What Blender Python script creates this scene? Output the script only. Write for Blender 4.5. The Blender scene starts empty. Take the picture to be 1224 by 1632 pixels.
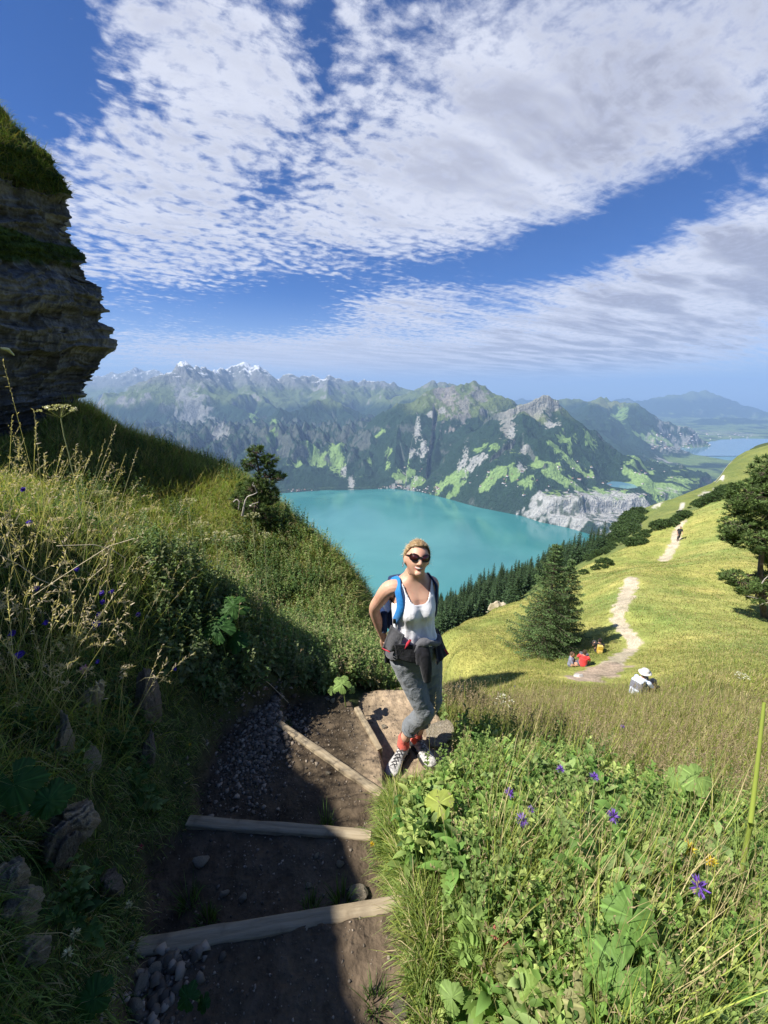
import bpy, bmesh, math, random
import numpy as np
from mathutils import Vector, Matrix

SC = bpy.context.scene
R = math.radians
# ------------------------------------------------------------------ camera
W0, H0, FPX = 1224.0, 1632.0, 625.0
PITCH = 16.83
cam_d = bpy.data.cameras.new("camera")
cam_d.sensor_fit = 'VERTICAL'
cam_d.sensor_height = 36.0
cam_d.lens = 36.0 * FPX / H0
cam_d.clip_start = 0.05
cam_d.clip_end = 200000.0
cam = bpy.data.objects.new("camera", cam_d)
cam.location = (0, 0, 0)
cam.rotation_euler = (R(90 - PITCH), 0, 0)
SC.collection.objects.link(cam)
SC.camera = cam

# ------------------------------------------------------------------ sun, sky
SUN_EL, SUN_AZ = 50.0, -106.0        # azimuth from +Y, positive to the right
sdir = Vector((math.sin(R(SUN_AZ)) * math.cos(R(SUN_EL)), math.cos(R(SUN_AZ)) * math.cos(R(SUN_EL)), math.sin(R(SUN_EL))))
sun_d = bpy.data.lights.new("sun", 'SUN')
sun_d.energy = 5.0
sun_d.angle = R(0.55)
sun_d.color = (1.0, 0.955, 0.88)
sun = bpy.data.objects.new("sun", sun_d)
sun.rotation_euler = sdir.to_track_quat('Z', 'Y').to_euler()
sun.location = (-20, -15, 30)
SC.collection.objects.link(sun)
SC.view_settings.view_transform = 'Standard'
SC.view_settings.look = 'None'
SC.view_settings.exposure = 0.95
SC.view_settings.gamma = 1.0
SC.view_settings.use_curve_mapping = False
SC.cycles.use_denoising = True
SC.cycles.max_bounces = 6
SC.cycles.diffuse_bounces = 3
SC.cycles.glossy_bounces = 2
SC.cycles.transmission_bounces = 3
SC.cycles.transparent_max_bounces = 8
SC.cycles.volume_bounces = 0
SC.cycles.caustics_reflective = False
SC.cycles.caustics_refractive = False


class NT:
    """small helper to write shader node trees"""
    def __init__(self, tree):
        self.t = tree
        tree.nodes.clear()

    def n(self, typ, **kw):
        nd = self.t.nodes.new(typ)
        for k, v in kw.items():
            setattr(nd, k, v)
        return nd

    def put(self, sock, val):
        if isinstance(val, bpy.types.NodeSocket):
            self.t.links.new(val, sock)
        else:
            sock.default_value = val

    def m(self, op, a, b=None, c=None, clamp=False):
        nd = self.n('ShaderNodeMath', operation=op, use_clamp=clamp)
        self.put(nd.inputs[0], a)
        if b is not None:
            self.put(nd.inputs[1], b)
        if c is not None:
            self.put(nd.inputs[2], c)
        return nd.outputs[0]

    def vm(self, op, a, b=None):
        nd = self.n('ShaderNodeVectorMath', operation=op)
        self.put(nd.inputs[0], a)
        if b is not None:
            self.put(nd.inputs[1], b)
        return nd.outputs['Value' if op in ('LENGTH', 'DOT_PRODUCT') else 'Vector']

    def mix(self, f, a, b, blend='MIX'):
        nd = self.n('ShaderNodeMix', data_type='RGBA', blend_type=blend)
        self.put(nd.inputs[0], f)
        self.put(nd.inputs[6], a)
        self.put(nd.inputs[7], b)
        return nd.outputs[2]

    def noise(self, vec, scale, detail=4, rough=0.5, dist=0.0, out='Fac'):
        nd = self.n('ShaderNodeTexNoise')
        if vec is not None:
            self.put(nd.inputs['Vector'], vec)
        nd.inputs['Scale'].default_value = scale
        nd.inputs['Detail'].default_value = detail
        nd.inputs['Roughness'].default_value = rough
        nd.inputs['Distortion'].default_value = dist
        return nd.outputs[out]

    def voro(self, vec, scale, feature='F1', out='Distance', rand=1.0):
        nd = self.n('ShaderNodeTexVoronoi', feature=feature)
        if vec is not None:
            self.put(nd.inputs['Vector'], vec)
        nd.inputs['Scale'].default_value = scale
        nd.inputs['Randomness'].default_value = rand
        return nd.outputs[out]

    def ramp(self, f, stops, interp='LINEAR'):
        nd = self.n('ShaderNodeValToRGB')
        self.put(nd.inputs[0], f)
        cr = nd.color_ramp
        cr.interpolation = interp
        while len(cr.elements) < len(stops):
            cr.elements.new(0.5)
        for e, (p, c) in zip(cr.elements, stops):
            e.position = p
            e.color = c if len(c) == 4 else (*c, 1)
        return nd.outputs[0]

    def sstep(self, v, lo, hi, a=0.0, b=1.0):
        nd = self.n('ShaderNodeMapRange', interpolation_type='SMOOTHSTEP')
        self.put(nd.inputs[0], v)
        for i, x in enumerate((lo, hi, a, b)):
            self.put(nd.inputs[i + 1], x)
        return nd.outputs[0]

    def xyz(self, x, y, z):
        nd = self.n('ShaderNodeCombineXYZ')
        for i, v in enumerate((x, y, z)):
            self.put(nd.inputs[i], v)
        return nd.outputs[0]

    def sep(self, v):
        nd = self.n('ShaderNodeSeparateXYZ')
        self.put(nd.inputs[0], v)
        return nd.outputs


CP, SP = math.cos(R(PITCH)), math.sin(R(PITCH))


def ray(px, py):
    u = (px - W0 / 2) / FPX
    v = (H0 / 2 - py) / FPX
    return np.array([u, CP + v * SP, -SP + v * CP])


def P(px, py, Y):
    """world point at forward distance Y (metres) seen in the photograph at px, py"""
    d = ray(px, py)
    return d * (Y / d[1])


def azel(px, py):
    d = ray(px, py)
    return math.degrees(math.atan2(d[0], d[1])), math.degrees(math.atan2(d[2], math.hypot(d[0], d[1])))


world = bpy.data.worlds.new("World")
SC.world = world
world.use_nodes = True
nt = NT(world.node_tree)
tc = nt.n('ShaderNodeTexCoord').outputs['Generated']
sky = nt.n('ShaderNodeTexSky', sky_type='NISHITA')
sky.sun_disc = False
sky.sun_elevation = R(SUN_EL)
sky.sun_rotation = R(SUN_AZ)
sky.altitude = 1900
sky.air_density = 1.0
sky.dust_density = 0.4
sky.ozone_density = 2.5
dx, dy, dz = nt.sep(tc)
zc = nt.m('MAXIMUM', dz, 0.004)
# azimuth / elevation in degrees
az = nt.m('MULTIPLY', nt.m('ARCTAN2', dx, dy), 57.2958)
el = nt.m('MULTIPLY', nt.m('ARCSINE', dz), 57.2958)
# cloud deck: a plane overhead, so it closes up towards the horizon
zz = nt.m('ADD', zc, 0.06)
cx = nt.m('DIVIDE', dx, zz)
cy = nt.m('DIVIDE', dy, zz)
deck = nt.xyz(cx, cy, 0.0)
rot = nt.n('ShaderNodeVectorRotate', rotation_type='Z_AXIS')
nt.put(rot.inputs['Vector'], deck)
rot.inputs['Angle'].default_value = R(-28)
deckr = rot.outputs[0]
warp = nt.noise(deckr, 1.6, 3, 0.5, out='Color')
dv = nt.vm('ADD', deckr, nt.vm('MULTIPLY', nt.vm('SUBTRACT', warp, (0.5, 0.5, 0.5)), (0.22, 0.22, 0)))
big = nt.noise(nt.vm('MULTIPLY', dv, (0.7, 1.25, 1)), 1.5, 8, 0.6)
puff = nt.noise(nt.vm('MULTIPLY', dv, (1.0, 1.2, 1)), 15.0, 6, 0.66)
cell = nt.voro(nt.vm('MULTIPLY', dv, (1.0, 1.2, 1)), 17.0, 'SMOOTH_F1')
wisp = nt.noise(nt.vm('MULTIPLY', dv, (0.45, 3.2, 1)), 3.0, 6, 0.65)

# where the deck is closed and where it opens (azimuth, elevation, half sizes in degrees, tilt, weight)
COVER = [
    # clouds: px, py, rx px, ry px, tilt deg, weight
    (270, 230, 230, 230, -10, 0.34), (330, 60, 190, 120, 0, 0.22), (180, 330, 130, 120, 0, 0.2),
    (820, 130, 420, 200, 12, 0.42), (1050, 180, 300, 150, 15, 0.3), (650, 330, 200, 90, 8, 0.3),
    (1000, 500, 360, 85, 10, 0.52), (1190, 420, 160, 90, 12, 0.40), (610, 495, 115, 36, 6, 0.46),
    (560, 30, 60, 60, 0, 0.1), (400, 562, 230, 24, 0, 0.42), (215, 491, 80, 9, -4, 0.3), (740, 585, 340, 26, 0, 0.46), (560, 545, 120, 14, 0, .2),
    (920, 555, 260, 40, 4, 0.15), (300, 420, 110, 50, 0, 0.12),
    # openings
    (40, 60, 130, 150, 20, -0.62), (330, 500, 240, 24, 0, -0.24), (430, 300, 60, 34, 30, -0.3),
    (512, 90, 26, 120, 8, -0.26), (1000, 345, 260, 36, 12, -0.27), (700, 430, 160, 28, 5, -0.15),
    (890, 420, 130, 26, 12, -0.16), (450, 470, 120, 40, 0, -0.25), (250, 160, 40, 30, 0, -0.12),
    (1100, 612, 260, 14, 0, -0.12),
]
cov = None
for (px, py, rx, ry, tilt, w) in COVER:
    a0, e0 = azel(px, py)
    a1, e1 = azel(px + rx, py)
    a2, e2 = azel(px - rx, py)
    a3, e3 = azel(px, py - ry)
    a4, e4 = azel(px, py + ry)
    ra, re = abs(a1 - a2) / 2, abs(e3 - e4) / 2
    da = nt.m('SUBTRACT', az, a0)
    de = nt.m('SUBTRACT', el, e0)
    ct, st = math.cos(R(tilt)), math.sin(R(tilt))
    xx = nt.m('ADD', nt.m('MULTIPLY', da, ct / ra), nt.m('MULTIPLY', de, st / ra))
    yy = nt.m('ADD', nt.m('MULTIPLY', da, -st / re), nt.m('MULTIPLY', de, ct / re))
    r2 = nt.m('ADD', nt.m('MULTIPLY', xx, xx), nt.m('MULTIPLY', yy, yy))
    g = nt.m('MULTIPLY', nt.m('EXPONENT', nt.m('MULTIPLY', r2, -0.9)), w)
    cov = g if cov is None else nt.m('ADD', cov, g)
dens = nt.m('ADD', nt.m('MULTIPLY', big, 0.75), cov)
dens = nt.m('ADD', dens, nt.m('MULTIPLY', nt.m('SUBTRACT', puff, 0.5), nt.sstep(az, -8.0, 22.0, 0.95, 0.45)))
dens = nt.m('ADD', dens, nt.m('MULTIPLY', nt.m('SUBTRACT', 0.42, cell), nt.sstep(az, -10.0, 20.0, 0.5, 0.12)))
dens = nt.m('ADD', dens, nt.m('MULTIPLY', nt.m('SUBTRACT', wisp, 0.5), nt.sstep(el, 34.0, 10.0, 0.15, 0.9)))
mask = nt.sstep(dens, 0.40, 0.86)
thick = nt.sstep(dens, 0.62, 1.0)
greyn = nt.noise(nt.vm('MULTIPLY', dv, (0.6, 2.0, 1)), 1.7, 4, 0.5)
# the deck is thicker and greyer to the upper right
ga, ge = azel(1000, 200)
right = nt.sstep(az, -12.0, 30.0)
grey = nt.m('MULTIPLY', nt.m('MULTIPLY', thick, nt.sstep(greyn, 0.38, 0.60)), nt.m('ADD', 0.40, nt.m('MULTIPLY', right, 0.60)))
ccol = nt.mix(nt.m('MULTIPLY', thick, 0.35), (0.72, 0.75, 0.86, 1), (0.60, 0.615, 0.70, 1))
ccol = nt.mix(grey, ccol, (0.37, 0.385, 0.48, 1))
ccol = nt.mix(nt.m('MULTIPLY', nt.sstep(puff, 0.55, 0.36), 0.45), ccol, (0.46, 0.49, 0.64, 1))
skyc = nt.vm('MULTIPLY', sky.outputs[0], (0.27, 0.56, 1.02))
skyc = nt.mix(1.0, skyc, (0.105, 0.105, 0.105, 1), 'MULTIPLY')
# pale band low over the horizon
low = nt.sstep(el, 13.0, 0.0)
skyc = nt.mix(nt.m('MULTIPLY', low, 0.75), skyc, (0.52, 0.66, 0.86, 1))
hz = nt.sstep(el, 0.5, 4.5, 0.3, 1.0)
col = nt.mix(nt.m('MULTIPLY', nt.m('MULTIPLY', mask, hz), 0.97), skyc, ccol)
# below the horizon: pale air
col = nt.mix(nt.sstep(dz, 0.0, -0.03), col, (0.30, 0.42, 0.60, 1))
bg = nt.n('ShaderNodeBackground')
nt.put(bg.inputs[0], col)
bg.inputs[1].default_value = 0.60
out = nt.n('ShaderNodeOutputWorld')
nt.t.links.new(bg.outputs[0], out.inputs[0])
world.cycles.sampling_method = 'MANUAL'
world.cycles.sample_map_resolution = 1024

# ------------------------------------------------------------------ mesh helpers
COL = SC.collection


def hash2(ix, iy, seed):
    h = (ix.astype(np.int64) * 374761393 + iy.astype(np.int64) * 668265263 + seed * 1442695041) & 0xFFFFFFFF
    h = ((h ^ (h >> 13)) * 1274126177) & 0xFFFFFFFF
    h = ((h ^ (h >> 16)) * 2246822519) & 0xFFFFFFFF
    return ((h ^ (h >> 15)) & 0xFFFFFF) / float(0xFFFFFF)


def pn(x, y, seed=0):
    """gradient noise, about -1..1"""
    x = np.asarray(x, float)
    y = np.asarray(y, float)
    xi, yi = np.floor(x), np.floor(y)
    fx, fy = x - xi, y - yi
    u, v = fx * fx * fx * (fx * (fx * 6 - 15) + 10), fy * fy * fy * (fy * (fy * 6 - 15) + 10)
    r = []
    for ox in (0, 1):
        for oy in (0, 1):
            a = hash2(xi + ox, yi + oy, seed) * 2 * math.pi
            r.append(np.cos(a) * (fx - ox) + np.sin(a) * (fy - oy))
    return ((r[0] * (1 - v) + r[1] * v) * (1 - u) + (r[2] * (1 - v) + r[3] * v) * u) * 1.5


def fbm(x, y, octv=5, seed=0, gain=0.5, lac=2.03):
    s, a, t = 0, 1.0, 0
    for i in range(octv):
        s = s + a * pn(x, y, seed + i * 17)
        t += a
        a *= gain
        x, y = x * lac + 13.7, y * lac + 7.1
    return s / t


def ridged(x, y, octv=5, seed=0, gain=0.5, lac=2.03):
    s, a, t, w = 0, 1.0, 0, 1.0
    for i in range(octv):
        n = 1 - np.abs(pn(x, y, seed + i * 17))
        n = n * n * w
        w = np.clip(n * 1.6, 0, 1)
        s = s + a * n
        t += a
        a *= gain
        x, y = x * lac + 3.7, y * lac + 9.1
    return s / t


def tagp(o, label=None, cat=None, group=None, kind=None):
    if label:
        o['label'] = label
    if cat:
        o['category'] = cat
    if group:
        o['group'] = group
    if kind:
        o['kind'] = kind
    return o


def new_obj(name, data, parent=None, loc=None):
    o = bpy.data.objects.new(name, data)
    COL.objects.link(o)
    if loc is not None:
        o.location = loc
    if parent is not None:
        o.parent = parent
    return o


def mesh_np(name, V, F, mat=None, parent=None, smooth=True, col=None, mats=None, midx=None, link=True):
    """V (n,3), F: array (m,3|4) or list of such arrays"""
    if not isinstance(F, (list, tuple)):
        F = [F]
    F = [np.asarray(f, np.int32) for f in F if len(f)]
    V = np.asarray(V, np.float32)
    me = bpy.data.meshes.new(name)
    me.vertices.add(len(V))
    me.vertices.foreach_set('co', V.ravel())
    loops = np.concatenate([f.ravel() for f in F])
    counts = np.concatenate([np.full(len(f), f.shape[1], np.int32) for f in F])
    starts = np.concatenate([[0], np.cumsum(counts)[:-1]]).astype(np.int32)
    me.loops.add(len(loops))
    me.loops.foreach_set('vertex_index', loops.astype(np.int32))
    me.polygons.add(len(counts))
    me.polygons.foreach_set('loop_start', starts)
    me.polygons.foreach_set('loop_total', counts)
    if smooth:
        me.polygons.foreach_set('use_smooth', np.ones(len(counts), bool))
    if midx is not None:
        me.polygons.foreach_set('material_index', np.asarray(midx, np.int32))
    if col is not None:
        ca = me.color_attributes.new('Col', 'FLOAT_COLOR', 'POINT')
        c4 = np.ones((len(V), 4), np.float32)
        c4[:, :3] = col
        ca.data.foreach_set('color', c4.ravel())
    me.update(calc_edges=True)
    for mm in (mats or ([mat] if mat else [])):
        me.materials.append(mm)
    if not link:
        return me
    return new_obj(name, me, parent)


def grid_faces(nu, nv, wrap_u=False):
    """grid index i*nv+j"""
    i = np.arange(nu if wrap_u else nu - 1)
    j = np.arange(nv - 1)
    I, J = np.meshgrid(i, j, indexing='ij')
    I2 = (I + 1) % nu
    a, b, c, d = I * nv + J, I2 * nv + J, I2 * nv + J + 1, I * nv + J + 1
    return np.stack([a, b, c, d], -1).reshape(-1, 4)


def material(name, color=(0.5, 0.5, 0.5), rough=0.7, **kw):
    m = bpy.data.materials.new(name)
    m.use_nodes = True
    t = NT(m.node_tree)
    b = t.n('ShaderNodeBsdfPrincipled')
    o = t.n('ShaderNodeOutputMaterial')
    t.t.links.new(b.outputs[0], o.inputs[0])
    b.inputs['Base Color'].default_value = (*color, 1)
    b.inputs['Roughness'].default_value = rough
    b.inputs['Specular IOR Level'].default_value = kw.get('spec', 0.3)
    m['b'] = 1
    return m, t, b


def bump(t, b, h, strength=0.5, dist=0.01):
    bp = t.n('ShaderNodeBump')
    bp.inputs['Strength'].default_value = strength
    bp.inputs['Distance'].default_value = dist
    t.put(bp.inputs['Height'], h)
    t.put(b.inputs['Normal'], bp.outputs[0])


def noisy_mat(name, c1, c2, scale, rough=0.8, bs=0.3, bd=0.01, detail=5, spec=0.25, bscale=None):
    m, t, b = material(name, c1, rough, spec=spec)
    tcx = t.n('ShaderNodeTexCoord').outputs['Object']
    n = t.noise(tcx, scale, detail, 0.6)
    t.put(b.inputs['Base Color'], t.mix(t.sstep(n, 0.35, 0.65), (*c1, 1), (*c2, 1)))
    bump(t, b, t.noise(tcx, bscale or scale * 2.5, detail, 0.65), bs, bd)
    return m


def foliage_mat(name, trans=0.3, rough=0.55, spec=0.25, vary=0.0):
    m = bpy.data.materials.new(name)
    m.use_nodes = True
    t = NT(m.node_tree)
    b = t.n('ShaderNodeBsdfPrincipled')
    at = t.n('ShaderNodeAttribute', attribute_name='Col').outputs['Color']
    if vary:
        oi = t.n('ShaderNodeObjectInfo').outputs['Random']
        at = t.mix(1.0, at, t.ramp(oi, [(0, (1 - vary, 1 - vary * .8, 1 - vary)), (1, (1 + vary, 1 + vary, 1 + vary * .6))]), 'MULTIPLY')
    t.put(b.inputs['Base Color'], at)
    b.inputs['Roughness'].default_value = rough
    b.inputs['Specular IOR Level'].default_value = spec
    tr = t.n('ShaderNodeBsdfTranslucent')
    t.put(tr.inputs[0], t.mix(1.0, at, (1.15, 1.2, 0.5, 1), 'MULTIPLY'))
    mx = t.n('ShaderNodeMixShader')
    mx.inputs[0].default_value = trans
    t.t.links.new(b.outputs[0], mx.inputs[1])
    t.t.links.new(tr.outputs[0], mx.inputs[2])
    o = t.n('ShaderNodeOutputMaterial')
    t.t.links.new(mx.outputs[0], o.inputs[0])
    return m


rng = np.random.default_rng(7)
# ================================================================== far country: lake, mountains
LAKE_Z = -1466.0


def on_level(px, py, z=LAKE_Z):
    d = ray(px, py)
    return d * (z / d[2])


def poly_sd(poly, X, Y):
    """signed distance to polygon, negative inside"""
    n = len(poly)
    d = np.full(X.shape, 1e12)
    inside = np.zeros(X.shape, bool)
    for i in range(n):
        x0, y0 = poly[i]
        x1, y1 = poly[(i + 1) % n]
        ex, ey = x1 - x0, y1 - y0
        t = np.clip(((X - x0) * ex + (Y - y0) * ey) / (ex * ex + ey * ey + 1e-9), 0, 1)
        d = np.minimum(d, (X - x0 - t * ex) ** 2 + (Y - y0 - t * ey) ** 2)
        c = ((y0 > Y) != (y1 > Y)) & (X < (x1 - x0) * (Y - y0) / (y1 - y0 + 1e-12) + x0)
        inside ^= c
    d = np.sqrt(d)
    return np.where(inside, -d, d)


sh = [(150, 800), (300, 794), (450, 786), (480, 784), (520, 781), (560, 781), (620, 779), (655, 782), (690, 789), (725, 798), (760, 808), (800, 816),
      (830, 822), (860, 832), (890, 838), (920, 845), (940, 852), (985, 856), (1040, 852)]
lake1 = [tuple(on_level(*p)[:2]) for p in sh] + [(4800, 3300), (3600, 1900), (1200, 1150), (-1500, 1150), (-3500, 2600)]
sh2 = [(1052, 716), (1085, 723), (1120, 728), (1160, 735), (1230, 742), (1420, 760), (1420, 708), (1230, 699), (1190, 698), (1150, 700), (1130, 704), (1118, 707), (1132, 711), (1105, 714), (1075, 713)]
lake2 = [tuple(on_level(*p)[:2]) for p in sh2]
LK3Z = -1150.0
sh3 = [(966, 771), (975, 776), (1000, 779), (1017, 777), (1010, 772), (990, 768), (975, 767)]
lake3 = [tuple(on_level(p[0], p[1], LK3Z)[:2]) for p in sh3]

# crest lines: (px, py, km); k = mean slope, rib = rib strength, lam = rib spacing in metres
RID = [
    # far left range with glaciers
    dict(p=[(60, 612, 20), (110, 606, 20), (140, 603, 20), (150, 599, 20), (165, 601, 20.2), (180, 596, 20), (192, 597, 20), (205, 592, 20), (215, 589, 20), (222, 592, 20.3), (232, 588, 20), (243, 590, 20), (252, 593, 20), (268, 600, 20), (285, 606, 20)], k=.55, rib=.35, lam=900),
    # main peaks
    dict(p=[(262, 612, 12.6), (272, 597, 12.5), (280, 587, 12.5), (289, 580, 12.5), (296, 584, 12.6), (303, 587, 12.8), (312, 586, 13), (318, 590, 13.1), (330, 592, 13.6), (345, 592, 14.5), (360, 591, 15), (372, 588, 15.5), (382, 585, 15.5), (388, 581, 15.5), (394, 584, 15.5), (400, 590, 15.5), (407, 588, 15.4), (412, 585, 15.3), (418, 589, 15.3), (428, 597, 15.5), (445, 600, 15.6), (458, 600, 15.6), (465, 595, 15.6), (472, 600, 15.6), (488, 602, 15.8), (500, 603, 16), (515, 600, 16), (524, 597, 16), (535, 600, 16), (546, 602, 16), (556, 609, 16.2), (570, 614, 16.5), (577, 613, 16.5), (580, 608, 16.5), (585, 610, 16.5), (593, 613, 16.5), (603, 611, 16.4), (617, 612, 16.4), (628, 615, 16.4), (640, 620, 16.4), (655, 624, 16.4)], k=.66, rib=.5, lam=700),
    dict(p=[(648, 626, 13), (664, 621, 13), (676, 614, 13), (684, 611, 13), (690, 608, 13), (698, 611, 13), (706, 610, 13), (714, 613, 13), (740, 625, 13)], k=.6, rib=.4, lam=600),
    # spur from the left summit down to the shore
    dict(p=[(289, 582, 12.4), (300, 600, 12), (335, 622, 11.4), (365, 640, 10.9), (400, 660, 10.3), (420, 690, 9.6), (430, 730, 8.6)], k=.8, rib=.55, lam=420),
    dict(p=[(285, 590, 12.2), (262, 640, 11), (240, 700, 9.6), (230, 740, 8.6)], k=.85, rib=.5, lam=420),
    # middle ridges
    dict(p=[(388, 590, 15), (400, 625, 13.4), (430, 645, 12), (455, 660, 11), (470, 690, 10), (480, 730, 8.8)], k=.75, rib=.5, lam=450),
    dict(p=[(524, 602, 15.6), (520, 628, 13.6), (522, 640, 12.2), (518, 660, 11), (505, 690, 9.8), (492, 730, 8.4)], k=.75, rib=.5, lam=450),
    dict(p=[(440, 656, 10), (470, 655, 10.3), (495, 645, 10.7), (518, 638, 11.2), (540, 643, 11.2), (560, 660, 10.6), (578, 680, 9.8)], k=.72, rib=.45, lam=380),
    dict(p=[(617, 615, 16), (610, 632, 14), (622, 645, 12.6), (612, 668, 11.2), (600, 690, 10)], k=.7, rib=.5, lam=450),
    dict(p=[(655, 626, 16), (640, 640, 14), (632, 660, 12)], k=.7, rib=.5, lam=450),
    dict(p=[(505, 745, 6.9), (520, 722, 7.4), (535, 706, 7.8), (555, 694, 8.2), (575, 688, 8.6), (592, 694, 8.8), (602, 706, 8.8)], k=.72, rib=.35, lam=330),
    # the double topped mountain in the middle
    dict(p=[(604, 730, 7.0), (612, 700, 7.4), (625, 680, 7.7), (640, 662, 7.9), (655, 645, 8.1), (668, 630, 8.3), (680, 623, 8.4), (695, 618, 8.5), (708, 615, 8.5), (722, 612, 8.5), (730, 616, 8.5), (738, 619, 8.6), (745, 615, 8.6), (757, 612, 8.6), (766, 616, 8.6), (780, 624, 8.6), (797, 632, 8.6), (813, 638, 8.6), (828, 643, 8.7)], k=.66, rib=.4, lam=420, bench=1),
    dict(p=[(722, 613, 8.5), (716, 640, 8.1), (706, 662, 7.8), (700, 690, 7.2), (690, 730, 6.5)], k=.85, rib=.5, lam=300),
    dict(p=[(766, 616, 8.6), (775, 642, 8.1), (785, 668, 7.6), (772, 700, 7.0), (752, 740, 6.2)], k=.85, rib=.5, lam=300),
    # the rocky peak right of it
    dict(p=[(775, 676, 6.7), (790, 664, 6.7), (805, 655, 6.6), (815, 648, 6.5), (828, 641, 6.5), (838, 637, 6.5), (846, 634, 6.5), (852, 633, 6.5), (862, 630, 6.5), (872, 626.5, 6.5), (880, 628, 6.5), (888, 632, 6.5), (893, 642, 6.5), (898, 652, 6.45), (908, 664, 6.4), (920, 678, 6.3), (932, 690, 6.2)], k=.9, rib=.4, lam=300, cliff=1),
    dict(p=[(890, 640, 6.5), (897, 662, 6.2), (905, 690, 5.9), (925, 715, 5.6), (945, 740, 5.3), (952, 760, 5.0)], k=.75, rib=.3, lam=260),
    dict(p=[(835, 650, 6.4), (832, 680, 6.0), (825, 710, 5.6), (800, 742, 5.35), (780, 765, 5.2)], k=.62, rib=.4, lam=260),
    # range beyond, towards the second lake
    dict(p=[(890, 642, 14), (905, 634, 14), (925, 632, 14), (940, 635, 14), (955, 634, 13.5), (965, 637, 13), (980, 643, 12.6), (1000, 646, 12.3), (1012, 647, 12.2), (1028, 652, 12), (1040, 658, 11.9), (1052, 666, 11.8), (1062, 676, 11.7), (1072, 687, 11.6), (1080, 693, 11.5)], k=.55, rib=.4, lam=600),
    dict(p=[(960, 636, 13.2), (940, 650, 11.5), (930, 668, 10.2), (965, 690, 9.4), (990, 712, 8.6)], k=.5, rib=.4, lam=500),
    dict(p=[(1005, 648, 12.2), (1000, 665, 11), (1010, 690, 10)], k=.6, rib=.4, lam=500),
    # far massif
    dict(p=[(930, 642, 32), (965, 640, 32), (985, 637, 31), (998, 635, 30), (1010, 639, 30), (1030, 638, 29), (1050, 633, 28.5), (1065, 632, 28), (1075, 627, 28), (1084, 629, 28), (1098, 625, 28), (1110, 625, 28), (1122, 623, 28), (1133, 624, 28), (1140, 630, 28), (1148, 629, 28), (1156, 637, 28), (1170, 638, 28), (1185, 641, 29), (1224, 643, 30), (1330, 646, 32)], k=.5, rib=.4, lam=1200),
    dict(p=[(1090, 676, 20), (1120, 668, 20), (1160, 664, 20), (1200, 668, 20), (1260, 672, 20), (1350, 676, 20)], k=.3, rib=.3, lam=900),
    dict(p=[(820, 637, 34), (850, 634, 34), (900, 640, 34)], k=.3, rib=.3, lam=1500),
    # wooded low hill before the second lake
    dict(p=[(950, 744, 8.2), (990, 731, 8.7), (1040, 727, 9.1), (1090, 730, 9.0), (1150, 742, 8.4), (1250, 760, 7.6)], k=.17, rib=.25, lam=300),
    dict(p=[(330, 668, 9.6), (345, 700, 8.6), (372, 745, 7.4)], k=.7, rib=.6, lam=300),
    dict(p=[(438, 664, 9.4), (447, 692, 8.5), (458, 730, 7.4), (468, 765, 6.5)], k=.75, rib=.6, lam=280),
    dict(p=[(240, 680, 9.2), (262, 720, 8.0), (300, 760, 6.9)], k=.7, rib=.6, lam=300),
    dict(p=[(180, 640, 12), (190, 680, 10), (160, 730, 8)], k=.7, rib=.5, lam=400),
    dict(p=[(640, 668, 7.8), (632, 700, 7.2), (628, 740, 6.6)], k=.9, rib=.5, lam=240),
    dict(p=[(740, 680, 7.0), (745, 712, 6.5), (730, 745, 6.0)], k=.7, rib=.5, lam=260),
    dict(p=[(575, 690, 8.6), (580, 730, 7.3), (586, 760, 6.6)], k=.8, rib=.5, lam=240),
]


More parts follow.
